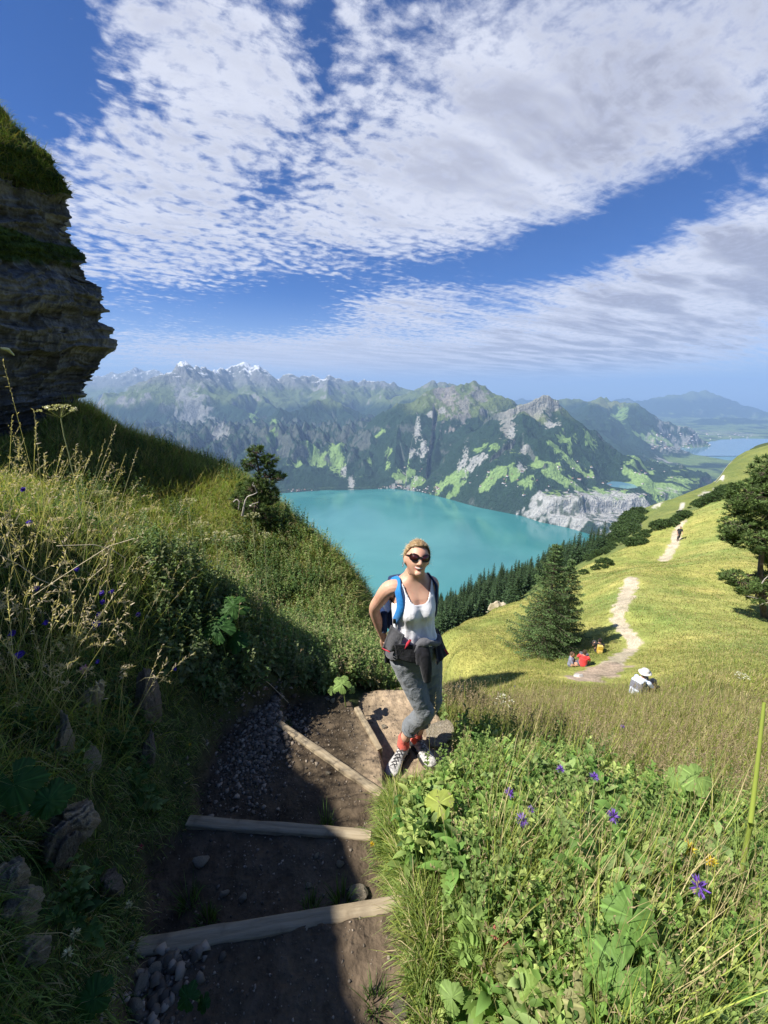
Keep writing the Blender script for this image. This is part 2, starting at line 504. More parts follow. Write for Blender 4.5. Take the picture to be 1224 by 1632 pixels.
def far_height(X, Y):
    H = np.full(X.shape, -1440.0)
    wx = fbm(X / 2600, Y / 2600, 3, 5) * 260
    wy = fbm(X / 2600, Y / 2600, 3, 9) * 260
    Xw, Yw = X + wx * 0.5, Y + wy * 0.5
    rough = ridged(X / 1500, Y / 1500, 6, 31, 0.55)
    fine = ridged(X / 420, Y / 420, 5, 77, 0.55)
    for ri, rd in enumerate(RID):
        pts = np.array([P(a, b, c * 1000) for a, b, c in rd['p']])
        s0 = 0.0
        hx = pts[:, 2].max() + 1470
        reach = hx / rd['k'] * 1.5
        msk = (X > pts[:, 0].min() - reach) & (X < pts[:, 0].max() + reach) & (Y > pts[:, 1].min() - reach) & (Y < pts[:, 1].max() + reach)
        xs, ys = X[msk], Y[msk]
        wxs = wx[msk]
        bd = np.full(xs.shape, 1e12)
        bs, bh = np.zeros(xs.shape), np.zeros(xs.shape)
        for i in range(len(pts) - 1):
            x0, y0, h0 = pts[i]
            x1, y1, h1 = pts[i + 1]
            ex, ey = x1 - x0, y1 - y0
            L = math.hypot(ex, ey) + 1e-6
            tcl = np.clip(((xs - x0) * ex + (ys - y0) * ey) / (L * L), 0, 1)
            d = np.hypot(xs - x0 - tcl * ex, ys - y0 - tcl * ey)
            # score: prefer the segment that gives the higher ground
            sc = d * rd['k'] - (h0 + (h1 - h0) * tcl)
            up_ = sc < bd
            bd[up_] = sc[up_]
            bs[up_] = (s0 + tcl * L)[up_]
            bh[up_] = (h0 + (h1 - h0) * tcl)[up_]
            s0 += L
        d = (bd + bh) / rd['k']
        ramp = np.clip(d / (rd['lam'] * 1.3), 0, 1)
        rn = pn(bs / rd['lam'] + d / 3000.0 + wxs / 900, d / 2600.0 + ri * 3.3, ri)
        rn2 = pn(bs / (rd['lam'] * .37) + wxs / 500, d / 900.0, ri + 50)
        drop = rd['k'] * d * (1 + ramp * rd['rib'] * (np.abs(rn) * 1.5 - .45 + .3 * rn2))
        drop = np.where(drop > 900, 900 + (drop - 900) * 0.8, drop)
        if rd.get('bench'):
            drop = np.interp(drop, [0, 150, 330, 430, 620, 700, 1500], [0, 190, 330, 370, 560, 720, 1540])
        if rd.get('cliff'):
            drop = np.interp(drop, [0, 25, 60, 120, 300, 700, 1500], [0, 15, 190, 250, 400, 760, 1480])
        best = np.full(X.shape, -1e9)
        best[msk] = bh - drop
        H = np.maximum(H, best)
    up = np.clip((H + 1440) / 700.0, 0, 1)
    dist = np.hypot(X, Y)
    # rock relief
    crest_keep = 1.0
    amp = np.clip((H + 1440) / 500.0, 0, 1) * 210
    H = H + (rough - 0.42) * amp + (fine - .45) * amp * 0.38
    H = H + (ridged(X / 750, Y / 750, 5, 321) - .42) * 190 * np.clip((H + 250) / 500, 0, 1) * (dist > 10500)
    # the terrace above the near cliffs (meadows, little lake)
    ter = [tuple(P(*q)[:2]) for q in [(700, 770, 5700), (780, 735, 6100), (850, 715, 6000), (950, 728, 6300), (1010, 745, 6900), (1120, 770, 5900), (1100, 800, 4800), (1050, 790, 4750), (1000, 788, 4500), (900, 786, 4450), (850, 790, 4550), (800, 790, 4900), (760, 787, 5300)]]
    sd = poly_sd(ter, X, Y)
    lev = -1166 + np.clip((6900 - 1.0 * X * 0 - Y) * -0.02 + 40, -30, 60) + fbm(X / 500, Y / 500, 4, 3) * 70 + np.clip((2200 - X) / 1500, 0, 1) * 60 + np.clip((Y - 5200) / 1000, 0, 1) * 40
    w = np.clip(-sd / 260, 0, 1)
    floor = lev - 40 * (1 - w)
    H = np.where(sd < 0, np.maximum(H, floor), H)
    # cliff skirt down to the water
    H = np.where((sd >= 0) & (sd < 900), np.maximum(H, lev - 40 - sd * 1.35 + (fine - .5) * 160 + (rough - .5) * 120), H)
    # the feet of the mountains rise straight out of the water
    s1 = poly_sd(lake1, X, Y)
    foot = LAKE_Z + np.minimum(s1, 1500) * 0.46 * (0.75 + .9 * (ridged(X / 900, Y / 900, 5, 63) - .3) + .3 * (fine - .5)) - 10
    H = np.where((s1 > 0) & (Y > 4000) & (X < 1500), np.maximum(H, foot - np.clip((X - 300) / 1200, 0, 1) * 500), H)
    # lakes
    s1 = poly_sd(lake1, X, Y) + fbm(X / 300, Y / 300, 4, 41) * 26
    s2 = poly_sd(lake2, X, Y) + fbm(X / 400, Y / 400, 4, 43) * 60
    for sl in (s1, s2):
        shore = LAKE_Z + 3 + sl * 1.55
        H = np.where(sl < 0, np.minimum(H, LAKE_Z - 4 + sl * 0.3), np.minimum(H, np.maximum(shore, -5000)))
    H = np.where((s1 > 0) & (s2 > 0), np.maximum(H, LAKE_Z + 3 + np.minimum(np.minimum(s1, s2), 400) * 0.05), H)
    s3 = poly_sd(lake3, X, Y)
    w3 = np.clip((s3 - 10) / 240, 0, 1)
    H = np.where(s3 < 260, (LK3Z + 3) * (1 - w3) + H * w3, H)
    H = np.where(s3 < 0, LK3Z - 6, H)
    # flat plain beside the little lake
    return H


NA, NR = 1000, 800
aa = np.radians(np.linspace(-56, 56, NA))
rr = np.exp(np.linspace(math.log(1500), math.log(41000), NR) ** 1.0)
lr0, lr1 = math.log(1500), math.log(41000)
# denser between 4 and 17 km
tt = np.linspace(0, 1, NR)
q = np.interp(tt, [0, .05, .62, .9, 1], [lr0, math.log(3600), math.log(11000), math.log(24000), lr1])
rr = np.exp(q)
AA, RR = np.meshgrid(aa, rr, indexing='ij')
FX, FY = RR * np.sin(AA), RR * np.cos(AA)
FH = far_height(FX, FY)
FH = np.where(RR > 36000, FH * 0 - 1440, FH)


def far_sample(x, y, G=None):
    G = FH if G is None else G
    a = (np.arctan2(x, y) - aa[0]) / (aa[1] - aa[0])
    r = np.interp(np.log(np.hypot(x, y)), q, np.arange(NR))
    a = np.clip(a, 0, NA - 2)
    r = np.clip(r, 0, NR - 2)
    i, j = np.floor(a).astype(int), np.floor(r).astype(int)
    fa, fr = a - i, r - j
    return (G[i, j] * (1 - fr) + G[i, j + 1] * fr) * (1 - fa) + (G[i + 1, j] * (1 - fr) + G[i + 1, j + 1] * fr) * fa


def far_hit(px, py):
    d = ray(px, py)
    hd = math.hypot(d[0], d[1])
    r = np.exp(np.linspace(math.log(2600), math.log(60000), 4000))
    x, y, z = d[0] / hd * r, d[1] / hd * r, d[2] / hd * r
    below = z < np.maximum(far_sample(x, y), LAKE_Z)
    if not below.any():
        return None
    i = int(np.argmax(below))
    return np.array([x[i], y[i], z[i]])


# colour of the ground from its height, steepness and the mapped pastures
gx = np.gradient(FH, axis=0) / (np.hypot(np.gradient(FX, axis=0), np.gradient(FY, axis=0)))
gr = np.gradient(FH, axis=1) / (np.gradient(RR, axis=1))
slope = np.sqrt(gx ** 2 + gr ** 2)
n1 = fbm(FX / 700, FY / 700, 5, 91)
n2 = fbm(FX / 160, FY / 160, 4, 95)
n3 = fbm(FX / 2200, FY / 2200, 3, 99)


def ss(v, a, b):
    t = np.clip((v - a) / (b - a), 0, 1)
    return t * t * (3 - 2 * t)


def lerp(a, b, w):
    return a * (1 - w[..., None]) + np.asarray(b) * w[..., None]


C = np.zeros(FX.shape + (3,))
C[:] = (0.021, 0.046, 0.023)                       # forest
C *= (1 + 0.25 * n2)[..., None]
alp = ss(FH + n1 * 260 + n3 * 200, -420, -180)      # above the trees
C = lerp(C, (0.115, 0.15, 0.055), alp)
rocky = ss(slope + n2 * .25 + n1 * .2 + alp * 0.55, 1.75, 2.2)
C = lerp(C, (0.27, 0.265, 0.25), rocky * (0.35 + 0.65 * alp))
high = ss(FH + n1 * 160, 60, 420)
C = lerp(C, (0.21, 0.21, 0.21), high * .8)
snow = ss(FH + n1 * 340 - slope * 520 + n2 * 220, 300, 370) * (RR > 11000) * (1 - .85 * ss(RR, 17500, 18500) * (n2 < .25))
C = lerp(C, (0.85, 0.87, 0.9), snow)
# scattered pastures on the gentler lower slopes
past = ss(n1 + n2 * .35 - slope * 0.75, 0.12, 0.18) * (1 - alp) * ss(FH, -1455, -1400) * (1 - ss(FH, -900, -500))
fld = hash2(np.floor(FX / 130 + n2), np.floor(FY / 170 + n1), 5)
meadc = np.stack([0.15 + 0.06 * fld, 0.235 + 0.05 * fld, 0.065 + 0.02 * fld], -1)
C = C * (1 - past[..., None]) + meadc * past[..., None]
plain = ss(-FH, 1380, 1430) * (RR > 8500)
C = C * (1 - (plain * ss(n1, -.2, .05))[..., None]) + (meadc * 0.9) * (plain * ss(n1, -.2, .05))[..., None]


def paint(px, py, rx, ry, color, seed, edge=0.35, strength=1.0, tilt=0.0):
    """a pasture, scree or cliff patch at the place where it lies on the mountain"""
    global C
    h = far_hit(px, py)
    if h is None:
        return
    dist = math.hypot(h[0], h[1])
    # width across the view and depth up the slope in metres
    hu = far_hit(px, py - ry)
    hdn = far_hit(px, py + ry)
    ra = rx / FPX * dist
    rb = 120.0
    if hu is not None and hdn is not None:
        rb = max(60.0, min(900.0, 0.5 * abs(math.hypot(hu[0], hu[1]) - math.hypot(hdn[0], hdn[1]))))
    ux, uy = h[0] / dist, h[1] / dist
    ext = 2.2 * (ra + rb)
    m = (np.abs(FX - h[0]) < ext) & (np.abs(FY - h[1]) < ext)
    X_, Y_ = FX[m], FY[m]
    dxx, dyy = X_ - h[0], Y_ - h[1]
    a = (dxx * uy - dyy * ux) / ra
    b = (dxx * ux + dyy * uy) / rb
    ct, st = math.cos(R(tilt)), math.sin(R(tilt))
    a, b = a * ct + b * st, -a * st + b * ct
    dd = np.sqrt(a * a + b * b) + pn(X_ / (ra * .7), Y_ / (ra * .7), seed) * edge * 1.4 + pn(X_ / (ra * .25), Y_ / (ra * .25), seed + 1) * edge * .9
    w = (1 - ss(dd, 0.8, 1.0)) * strength
    C[m] = lerp(C[m], color, w)


MG, MG2 = (0.23, 0.34, 0.11), (0.19, 0.29, 0.09)
RK = (0.42, 0.41, 0.38)
for i, a in enumerate([
    (540, 708, 9, 10, MG), (530, 712, 6, 7, MG), (505, 734, 14, 5, MG), (512, 742, 8, 4, MG), (480, 738, 12, 3, MG), (497, 718, 9, 3, MG2), (605, 690, 11, 4, MG), (590, 735, 4, 6, MG2), (620, 723, 5, 5, MG), (618, 744, 4, 6, MG),
    (432, 692, 8, 9, MG2), (438, 668, 6, 5, MG2), (405, 662, 7, 4, MG2),
    (640, 762, 14, 9, MG), (665, 768, 16, 7, MG), (655, 755, 10, 6, MG2), (700, 777, 10, 6, MG), (715, 765, 18, 7, MG), (735, 758, 14, 7, MG), (728, 780, 14, 6, MG2),
    (785, 760, 16, 8, MG), (800, 750, 14, 6, MG), (820, 755, 14, 6, MG2), (775, 772, 12, 6, MG), (840, 768, 10, 5, MG),
    (875, 738, 26, 7, MG), (905, 728, 10, 6, MG), (915, 742, 12, 6, MG), (895, 765, 38, 8, MG), (935, 757, 12, 6, MG), (900, 700, 14, 9, MG2), (888, 715, 12, 5, MG2),
    (960, 788, 20, 9, MG), (985, 790, 14, 9, MG), (1025, 794, 7, 5, MG), (1040, 772, 34, 8, MG), (1070, 776, 20, 7, MG), (1085, 768, 14, 5, MG), (1020, 735, 22, 4, MG), (1010, 741, 12, 3, MG),
    (765, 716, 11, 4, MG2), (787, 714, 9, 3, MG2), (1000, 640, 22, 6, (0.15, 0.17, .07)), (965, 645, 20, 6, (0.15, 0.17, .07)), (985, 668, 10, 6, MG2), (700, 660, 30, 6, (0.13, 0.17, .06)), (760, 660, 26, 6, (0.13, 0.17, .06)), (735, 650, 30, 8, (0.14, 0.17, .07)),
    (860, 668, 30, 7, (0.13, 0.16, .06)), (1030, 700, 14, 5, MG2), (1060, 702, 16, 4, MG2), (940, 700, 8, 9, MG2),
]):
    paint(*a, seed=300 + i, edge=.5)
for i, a in enumerate([
    (690, 676, 22, 5, RK), (665, 690, 5, 16, RK), (675, 715, 7, 14, RK), (655, 722, 8, 8, RK), (742, 725, 4, 16, RK), (752, 738, 10, 8, RK), (735, 741, 6, 5, RK), (765, 733, 10, 6, RK),
    (715, 630, 14, 14, (0.27, .24, .22)), (740, 640, 10, 14, (0.25, .23, .21)), (700, 628, 12, 9, (0.22, .2, .19)), (765, 625, 14, 10, (.2, .19, .18)),
    (840, 643, 18, 6, (.30, .29, .25)), (872, 637, 14, 8, (.30, .29, .25)), (810, 655, 9, 5, (.28, .27, .24)), (858, 662, 10, 4, (.26, .26, .2)), (880, 680, 10, 5, RK),
    (310, 660, 20, 30, (.3, .3, .29)), (350, 690, 12, 20, (.3, .3, .29)), (290, 630, 10, 20, (.28, .28, .28)),
    (560, 770, 5, 10, RK), (548, 748, 4, 10, RK), (1060, 735, 10, 2, RK), (830, 745, 6, 4, RK), (815, 690, 5, 10, RK), (835, 720, 5, 3, RK),
]):
    paint(*a, seed=500 + i, edge=.6, strength=.8)
# the pale limestone cliffs rising out of the near shore
for i, a in enumerate([(860, 805, 26, 14), (900, 808, 40, 24), (935, 815, 26, 26), (1015, 800, 16, 14), (880, 825, 34, 12), (960, 812, 22, 22), (1000, 805, 22, 18), (985, 830, 20, 18), (912, 836, 30, 10)]):
    paint(*a, color=(0.42, 0.41, 0.385), seed=600 + i, edge=.8, strength=.85)
# town and villages as pale speckle on the plain
for i, a in enumerate([(1090, 700, 34, 5), (1060, 712, 24, 4), (1140, 690, 40, 4), (640, 778, 26, 3), (1065, 783, 14, 3)]):
    h = far_hit(a[0], a[1])
    if h is not None:
        dist = math.hypot(h[0], h[1])
        rad = a[2] / FPX * dist
        w = (np.hypot(FX - h[0], FY - h[1]) < rad) * (hash2(np.floor(FX / 60), np.floor(FY / 60), 8) > .62) * .6
        C = lerp(C, (0.42, 0.40, 0.37), w)
# wooded ledges and gullies break up the near cliffs
gul = ss(ridged(FX / 210, FY / 210, 4, 881), .62, .74) * (RR < 5200)
C = lerp(C, (.045, .07, .035), gul * .8 * (C[..., 0] > .2) * (C[..., 2] > .2))
# gullies and strata
st = np.sin((FH + n1 * 60) / 16.0) * .5 + .5
C *= (1 - 0.16 * st * np.clip(rocky + high, 0, 1))[..., None]

mt, t, b = material("mountain_ground", rough=0.9, spec=0.1)
at = t.n('ShaderNodeAttribute', attribute_name='Col').outputs['Color']
geo = t.n('ShaderNodeNewGeometry').outputs['Position']
sx = t.vm('MULTIPLY', geo, (1, 1, 0.6))
speck = t.noise(sx, 0.03, 4, 0.7)
trees = t.voro(sx, 0.045)
c1 = t.mix(1.0, at, t.ramp(speck, [(0.28, (0.62, 0.62, 0.62)), (0.72, (1.38, 1.38, 1.35))]), 'MULTIPLY')
t.put(b.inputs['Base Color'], c1)
hsum = t.m('ADD', t.m('MULTIPLY', speck, 40.0), t.m('MULTIPLY', trees, -12.0))
hsum = t.m('ADD', hsum, t.m('MULTIPLY', t.noise(sx, 0.006, 5, 0.6), 90.0))
bump(t, b, hsum, 1.0, 1.0)
o = mesh_np("mountains", np.stack([FX, FY, FH], -1).reshape(-1, 3), grid_faces(NA, NR)[:, ::-1], mt, col=C.reshape(-1, 3))
tagp(o, "forested mountain ranges with rock faces, pastures and snowy tops across the lake", kind='structure')

# water
wm, t, b = material("lake_water", (0.012, 0.30, 0.30), 0.12, spec=0.5)
geo = t.n('ShaderNodeNewGeometry').outputs['Position']
wn = t.noise(geo, 0.0009, 4, 0.55, 0.6)
t.put(b.inputs['Base Color'], t.mix(t.sstep(wn, 0.35, 0.68), (0.022, 0.165, 0.160, 1), (0.060, 0.240, 0.225, 1)))
bump(t, b, t.noise(geo, 0.06, 6, 0.7), 0.30, 2.0)
l1 = np.array([(x, y, LAKE_Z) for x, y in [(-16000, 300), (11000, 300), (11000, 9500), (-16000, 9500)]])
o = mesh_np("lake", l1, np.array([[0, 1, 2, 3]]), wm, smooth=False)
tagp(o, "turquoise mountain lake far below", kind='structure')
wm2, t, b = material("far_lake_water", (0.10, 0.22, 0.30), 0.1, spec=0.5)
l2 = np.array([(x, y, LAKE_Z + 0.5) for x, y in [(4500, 9600), (26000, 9600), (26000, 19000), (4500, 19000)]])
o = mesh_np("far_lake", l2, np.array([[0, 1, 2, 3]]), wm2, smooth=False)
tagp(o, "pale blue second lake in the distance at the right", kind='structure')
l3 = [(x, y, LK3Z) for x, y in lake3]
cxy = np.mean(l3, 0)
l3 = np.array([cxy + (np.array(p) - cxy) * 1.04 for p in l3])
o = mesh_np("small_lake", l3, np.array([list(range(len(l3)))]), wm2, smooth=False)
tagp(o, "small lake on the wooded terrace above the cliffs", kind='structure')
# ================================================================== the mountainside we stand on
CT = []


def cpx(*pts):
    for (px, py, Y) in pts:
        CT.append(tuple(P(px, py, Y)))


def cw(*pts):
    for p in pts:
        CT.append(p)


# path and what is right under the viewer
cw((0, .05, -1.72), (-.4, .5, -1.79), (.05, .6, -1.79), (-.5, 1.1, -1.93), (-.05, 1.1, -1.93), (-.5, 1.6, -2.10), (-.1, 1.5, -2.10), (-.45, 2.15, -2.25), (-.1, 2.1, -2.28), (.2, 2.1, -2.40), (.3, 2.4, -2.44), (-.3, 2.6, -2.32), (0, 2.8, -2.5))
# left bank
cw((-.62, .3, -1.65), (-.9, .4, -1.3), (-1.3, .3, -.9), (-2.2, .2, -.45), (-.88, .85, -1.78), (-1.12, .9, -1.35), (-1.5, .9, -.95), (-2.4, 1.0, -.6), (-1.0, 1.4, -1.92), (-1.28, 1.45, -1.5), (-1.7, 1.5, -1.12), (-2.6, 1.7, -.66), (-.98, 2.0, -2.08), (-1.33, 2.1, -1.50), (-1.65, 2.35, -.98), (-1.95, 2.2, -.74), (-3.2, 2.5, -.42), (-1.35, 2.5, -1.22), (-1.06, 2.55, -1.60),
   (-.85, 2.65, -2.0), (-1.45, 3.15, -1.85), (-2.2, 3.1, -1.30), (-3.4, 3.4, -1.0), (-.55, 2.95, -2.38), (-4.5, 3.4, -.5), (-4.5, 1.5, -.1), (-4, 0, .4))
cw((-2.4, 4.1, -2.5), (-1.4, 4.1, -2.85), (-3.6, 4.6, -2.1), (-5.5, 5.0, -1.1), (-.5, 3.6, -2.65), (0, 3.6, -2.95), (-8, 5.5, -.2))
# the farther slope on the left and its edge
cpx((200, 730, 8.6), (300, 790, 7.6), (400, 865, 6.3), (450, 915, 5.6), (500, 975, 4.8), (540, 1045, 3.9), (110, 690, 8.6), (40, 715, 7.5))
left_crest = [(-60, 705, 8.5), (40, 690, 9), (88, 655, 10.5), (110, 632, 12), (150, 648, 12.3), (180, 668, 12.6), (250, 700, 11.4), (320, 727, 10.4), (390, 755, 9.5), (440, 795, 8.8), (480, 828, 8.3), (530, 872, 7.8), (570, 918, 7.3), (592, 955, 6.8), (605, 1005, 6.0), (618, 1050, 4.7)]
cpx(*left_crest)
for px, py, Y in left_crest:
    for f, dd in ((1.12, 60), (1.4, 230), (3, 420)):
        CT.append(tuple(P(px, py + dd, Y * f)))
# right bank with the herbs
cw((.35, .3, -1.72), (.3, .7, -1.80), (.8, .6, -1.72), (1.5, .5, -1.7), (.25, 1.1, -1.92), (.6, 1.1, -1.88), (1.4, 1.2, -2.0), (2.6, 1.2, -2.2), (.3, 1.55, -2.08), (.8, 1.8, -2.25), (1.8, 2.0, -2.55), (3, 2.2, -2.8), (.62, 2.3, -2.45), (.5, 2.7, -2.62), (1.2, 2.8, -3.0), (2.4, 3.2, -3.35), (4.2, 3.6, -3.7),
   (.45, 3.4, -3.3), (.6, 5, -4.9), (1.8, 5.2, -5.0), (4, 5.4, -5.0), (7, 6.0, -5.6))
cpx((1100, 1075, 8), (1200, 1075, 8), (1020, 1120, 9.5), (1200, 1040, 11), (900, 1110, 9), (800, 1110, 9), (730, 1100, 10),
    (1000, 1065, 13), (950, 1055, 14.5), (870, 1050, 17), (1100, 1010, 16), (1200, 1000, 17.5), (1010, 1030, 17), (780, 1040, 18), (720, 1050, 18),
    (990, 960, 23), (1000, 920, 29), (1100, 930, 27), (1200, 905, 28), (940, 960, 28), (850, 990, 27), (760, 1010, 25), (1020, 905, 34),
    (1040, 902, 38), (1060, 893, 42), (1080, 845, 53), (1150, 850, 44), (1224, 820, 45), (1224, 900, 30), (960, 912, 42), (1300, 800, 45), (1300, 950, 24))
knoll = [(690, 1030, 24), (705, 1010, 27), (740, 988, 31), (790, 967, 38), (830, 957, 42), (880, 928, 45), (930, 902, 48), (960, 887, 50), (1000, 869, 52), (1040, 846, 56), (1060, 834, 58), (1085, 824, 60), (1120, 803, 66), (1150, 784, 72), (1190, 766, 76), (1224, 746, 80), (1320, 700, 90)]
cpx(*knoll)
for px, py, Y in knoll:
    CT.append(tuple(P(px, py + 22, Y * 1.15)))
for p in [(700, 1030, 60), (760, 1010, 70), (830, 985, 80), (900, 940, 80), (960, 915, 80)]:
    CT.append(tuple(P(*p)))
cpx((700, 990, 150), (760, 965, 150), (830, 945, 140), (900, 912, 130), (960, 882, 120), (1000, 870, 120), (1050, 846, 120), (1100, 822, 130), (1150, 800, 150), (1224, 768, 170),
    (1060, 826, 165), (1110, 806, 185), (1160, 786, 205), (1224, 752, 240), (1320, 710, 260))
far_crest = [(660, 985, 330), (700, 960, 330), (760, 935, 320), (820, 917, 300), (880, 896, 265), (930, 876, 245), (965, 858, 235), (990, 838, 232), (1012, 816, 240), (1040, 805, 260), (1075, 792, 285), (1100, 782, 300), (1140, 766, 345), (1148, 756, 380), (1160, 738, 405), (1175, 725, 420), (1190, 717, 430), (1224, 706, 460), (1300, 688, 520), (1400, 670, 560)]
cpx(*far_crest)
for px, py, Y in far_crest:
    CT.append(tuple(P(px, py + 40, Y * 1.12)))
    CT.append(tuple(P(px, py + 170, Y * 1.5)))
# behind and around the viewer
cw((0, -1, -1.5), (0, -3, -1.1), (-1, -1, -1.2), (1.2, -1, -1.75), (3, -3, -2.2), (3.5, 0, -2.4), (-3, -2, .6), (-6, -5, 3), (-8, 0, 2.5), (0, -10, 1), (8, -8, -3), (9, 2, -5), (-10, -12, 8), (-25, 0, 12), (-20, 15, 2), (20, -20, -5), (25, 5, -14), (60, 20, -25), (60, -40, -10), (-60, -40, 40), (0, -60, 30))
for a in range(-180, 180, 15):
    th = R(a)
    for r, rt in ((1500, -.985),):
        CT.append((r * math.sin(th), r * math.cos(th), r * rt))
    if abs(a) > 75:
        CT.append((500 * math.sin(th), 500 * math.cos(th), -60))
CT = np.array(CT)
cu = np.arctan2(CT[:, 0], CT[:, 1])
clr = np.log(np.hypot(CT[:, 0], CT[:, 1]))
ct_ = CT[:, 2] / np.hypot(CT[:, 0], CT[:, 1])
KU, KL = 2.4, 1.25


def feat(u, l):
    # wrap the azimuth smoothly: use a circle so that the back closes up
    return np.stack([np.sin(u) * KU, np.cos(u) * KU, l * KL], -1)


FC = feat(cu, clr)
nC = len(FC)
D = np.sqrt(((FC[:, None] - FC[None]) ** 2).sum(-1) + 1e-4)
A = np.zeros((nC + 4, nC + 4))
A[:nC, :nC] = D - 0.0 + np.eye(nC) * (-0.004)
A[:nC, nC] = A[nC, :nC] = 1
A[:nC, nC + 1:] = FC
A[nC + 1:, :nC] = FC.T
sol = np.linalg.lstsq(A, np.concatenate([ct_, np.zeros(4)]), rcond=None)[0]

TREADS = [  # polygon, z
    ([(-.80, .825), (.09, .945), (.16, .5), (.25, -.6), (-.55, -.6), (-.66, .4)], -1.785),
    ([(-.80, .838), (.07, .96), (.0, 1.275), (-.12, 1.285), (-.90, 1.335), (-.98, 1.15)], -1.945),
    ([(-.90, 1.36), (-.09, 1.31), (-.03, 1.60), (-.68, 2.05), (-.78, 2.35), (-1.02, 2.0), (-1.0, 1.6)], -2.10),
    ([(-.03, 1.62), (-.68, 2.07), (-.72, 2.4), (-.36, 2.56), (-.20, 2.36), (-.03, 2.03), (-.01, 1.80)], -2.262),
    ([(-.20, 2.38), (-.03, 2.03), (.0, 1.80), (.42, 1.88), (.50, 2.3), (.25, 2.75), (-.15, 2.70)], -2.385),
]


def near_base(X, Y):
    shp = X.shape
    X, Y = X.ravel(), Y.ravel()
    out_ = np.empty(X.shape)
    r = np.hypot(X, Y)
    for s in range(0, len(X), 20000):
        e = s + 20000
        f = feat(np.arctan2(X[s:e], Y[s:e]), np.log(r[s:e]))
        d2 = (f ** 2).sum(1)[:, None] + (FC ** 2).sum(1)[None] - 2 * f @ FC.T
        d = np.sqrt(np.maximum(d2, 0) + 1e-4)
        out_[s:e] = (d @ sol[:nC] + sol[nC] + f @ sol[nC + 1:]) * r[s:e]
    return out_.reshape(shp)


def near_detail(X, Y, Z):
    r = np.hypot(X, Y)
    amp = np.clip(r / 10, 0.25, 1)
    Z = Z + fbm(X / 1.3, Y / 1.3, 4, 201) * .10 * amp + fbm(X / 9, Y / 9, 4, 205) * .35 * np.clip((r - 8) / 15, 0, 1) + (ridged(X / 2.6, Y / 2.6, 4, 207) - .5) * .34 * np.clip((r - 3.2) / 2, 0, 1) * np.clip(-X / 1.5, 0, 1) * (r < 60)
    Z = Z + fbm(X / 45, Y / 45, 5, 209) * 3.0 * np.clip((r - 90) / 100, 0, 1)
    Z = Z + (ridged(X / 160, Y / 160, 5, 214) - .4) * 30 * np.clip((r - 480) / 300, 0, 1)
    pm = np.zeros(X.shape)
    for poly, z in TREADS[::-1]:
        sd = poly_sd(poly, X, Y) + pn(X * 9, Y * 9, 3) * .02
        w = 1 - ss(sd, -0.0, 0.04)
        zz_ = z + fbm(X * 5, Y * 5, 4, 33) * .018 + pn(X * 30, Y * 30, 35) * .003
        if z > -1.79:
            zz_ = zz_ + np.clip(.7 - Y, 0, 2) * .07
        Z = Z * (1 - w) + zz_ * w
        pm = np.maximum(pm, w)
    return Z, pm


aN = np.concatenate([np.linspace(-180, -62, 60, endpoint=False), np.linspace(-62, 62, 860), np.linspace(62, 180, 61)[1:]])
aN = np.radians(aN)
lN = np.concatenate([np.linspace(math.log(.12), math.log(.45), 26, endpoint=False), np.linspace(math.log(.45), math.log(4), 250, endpoint=False), np.linspace(math.log(4), math.log(1500), 520)])
NU, NL = len(aN), len(lN)
NAa, NRr = np.meshgrid(aN, np.exp(lN), indexing='ij')
NX, NY = NRr * np.sin(NAa), NRr * np.cos(NAa)
# solve coarsely, refine by interpolation
ai = np.arange(0, NU, 3)
li = np.arange(0, NL, 3)
ai = np.unique(np.append(ai, NU - 1))
li = np.unique(np.append(li, NL - 1))
coarse = near_base(NX[np.ix_(ai, li)], NY[np.ix_(ai, li)]) / NRr[np.ix_(ai, li)]
tmp = np.stack([np.interp(lN, lN[li], row) for row in coarse])
full = np.stack([np.interp(aN, aN[ai], tmp[:, j]) for j in range(NL)], 1)
NZ = full * NRr


def crest_limit(lst, lower, r_lo, r_hi, extra=0.0):
    """keep the ground from bulging above its skyline"""
    global NZ
    pts = np.array([P(a_, b_ + lower, c_) for a_, b_, c_ in lst])
    az_ = np.arctan2(pts[:, 0], pts[:, 1])
    hr = np.hypot(pts[:, 0], pts[:, 1])
    rat = pts[:, 2] / hr
    lim = np.interp(NAa, az_, rat)
    rc = np.interp(NAa, az_, hr)
    ok_ = (NAa > az_[0]) & (NAa < az_[-1]) & (NRr > rc * r_lo) & (NRr < rc * r_hi)
    cap_ = lim * NRr - extra * np.abs(NRr - rc)
    NZ = np.where(ok_, np.minimum(NZ, cap_), NZ)


crest_limit(left_crest, 16, .45, 40, .02)
crest_limit(knoll, 2, .55, 2.2, .01)
crest_limit(far_crest, 2, .5, 6, .01)
NZ, NPM = near_detail(NX, NY, NZ)
NZ[-1] = NZ[0]


def grid_at(x, y, G):
    x, y = np.asarray(x, float), np.asarray(y, float)
    a = np.interp(np.arctan2(x, y), aN, np.arange(NU))
    l = np.interp(np.log(np.hypot(x, y) + 1e-9), lN, np.arange(NL))
    i, j = np.clip(np.floor(a).astype(int), 0, NU - 2), np.clip(np.floor(l).astype(int), 0, NL - 2)
    fa, fl = a - i, l - j
    return (G[i, j] * (1 - fl) + G[i, j + 1] * fl) * (1 - fa) + (G[i + 1, j] * (1 - fl) + G[i + 1, j + 1] * fl) * fa


def gz(x, y):
    return grid_at(x, y, NZ)


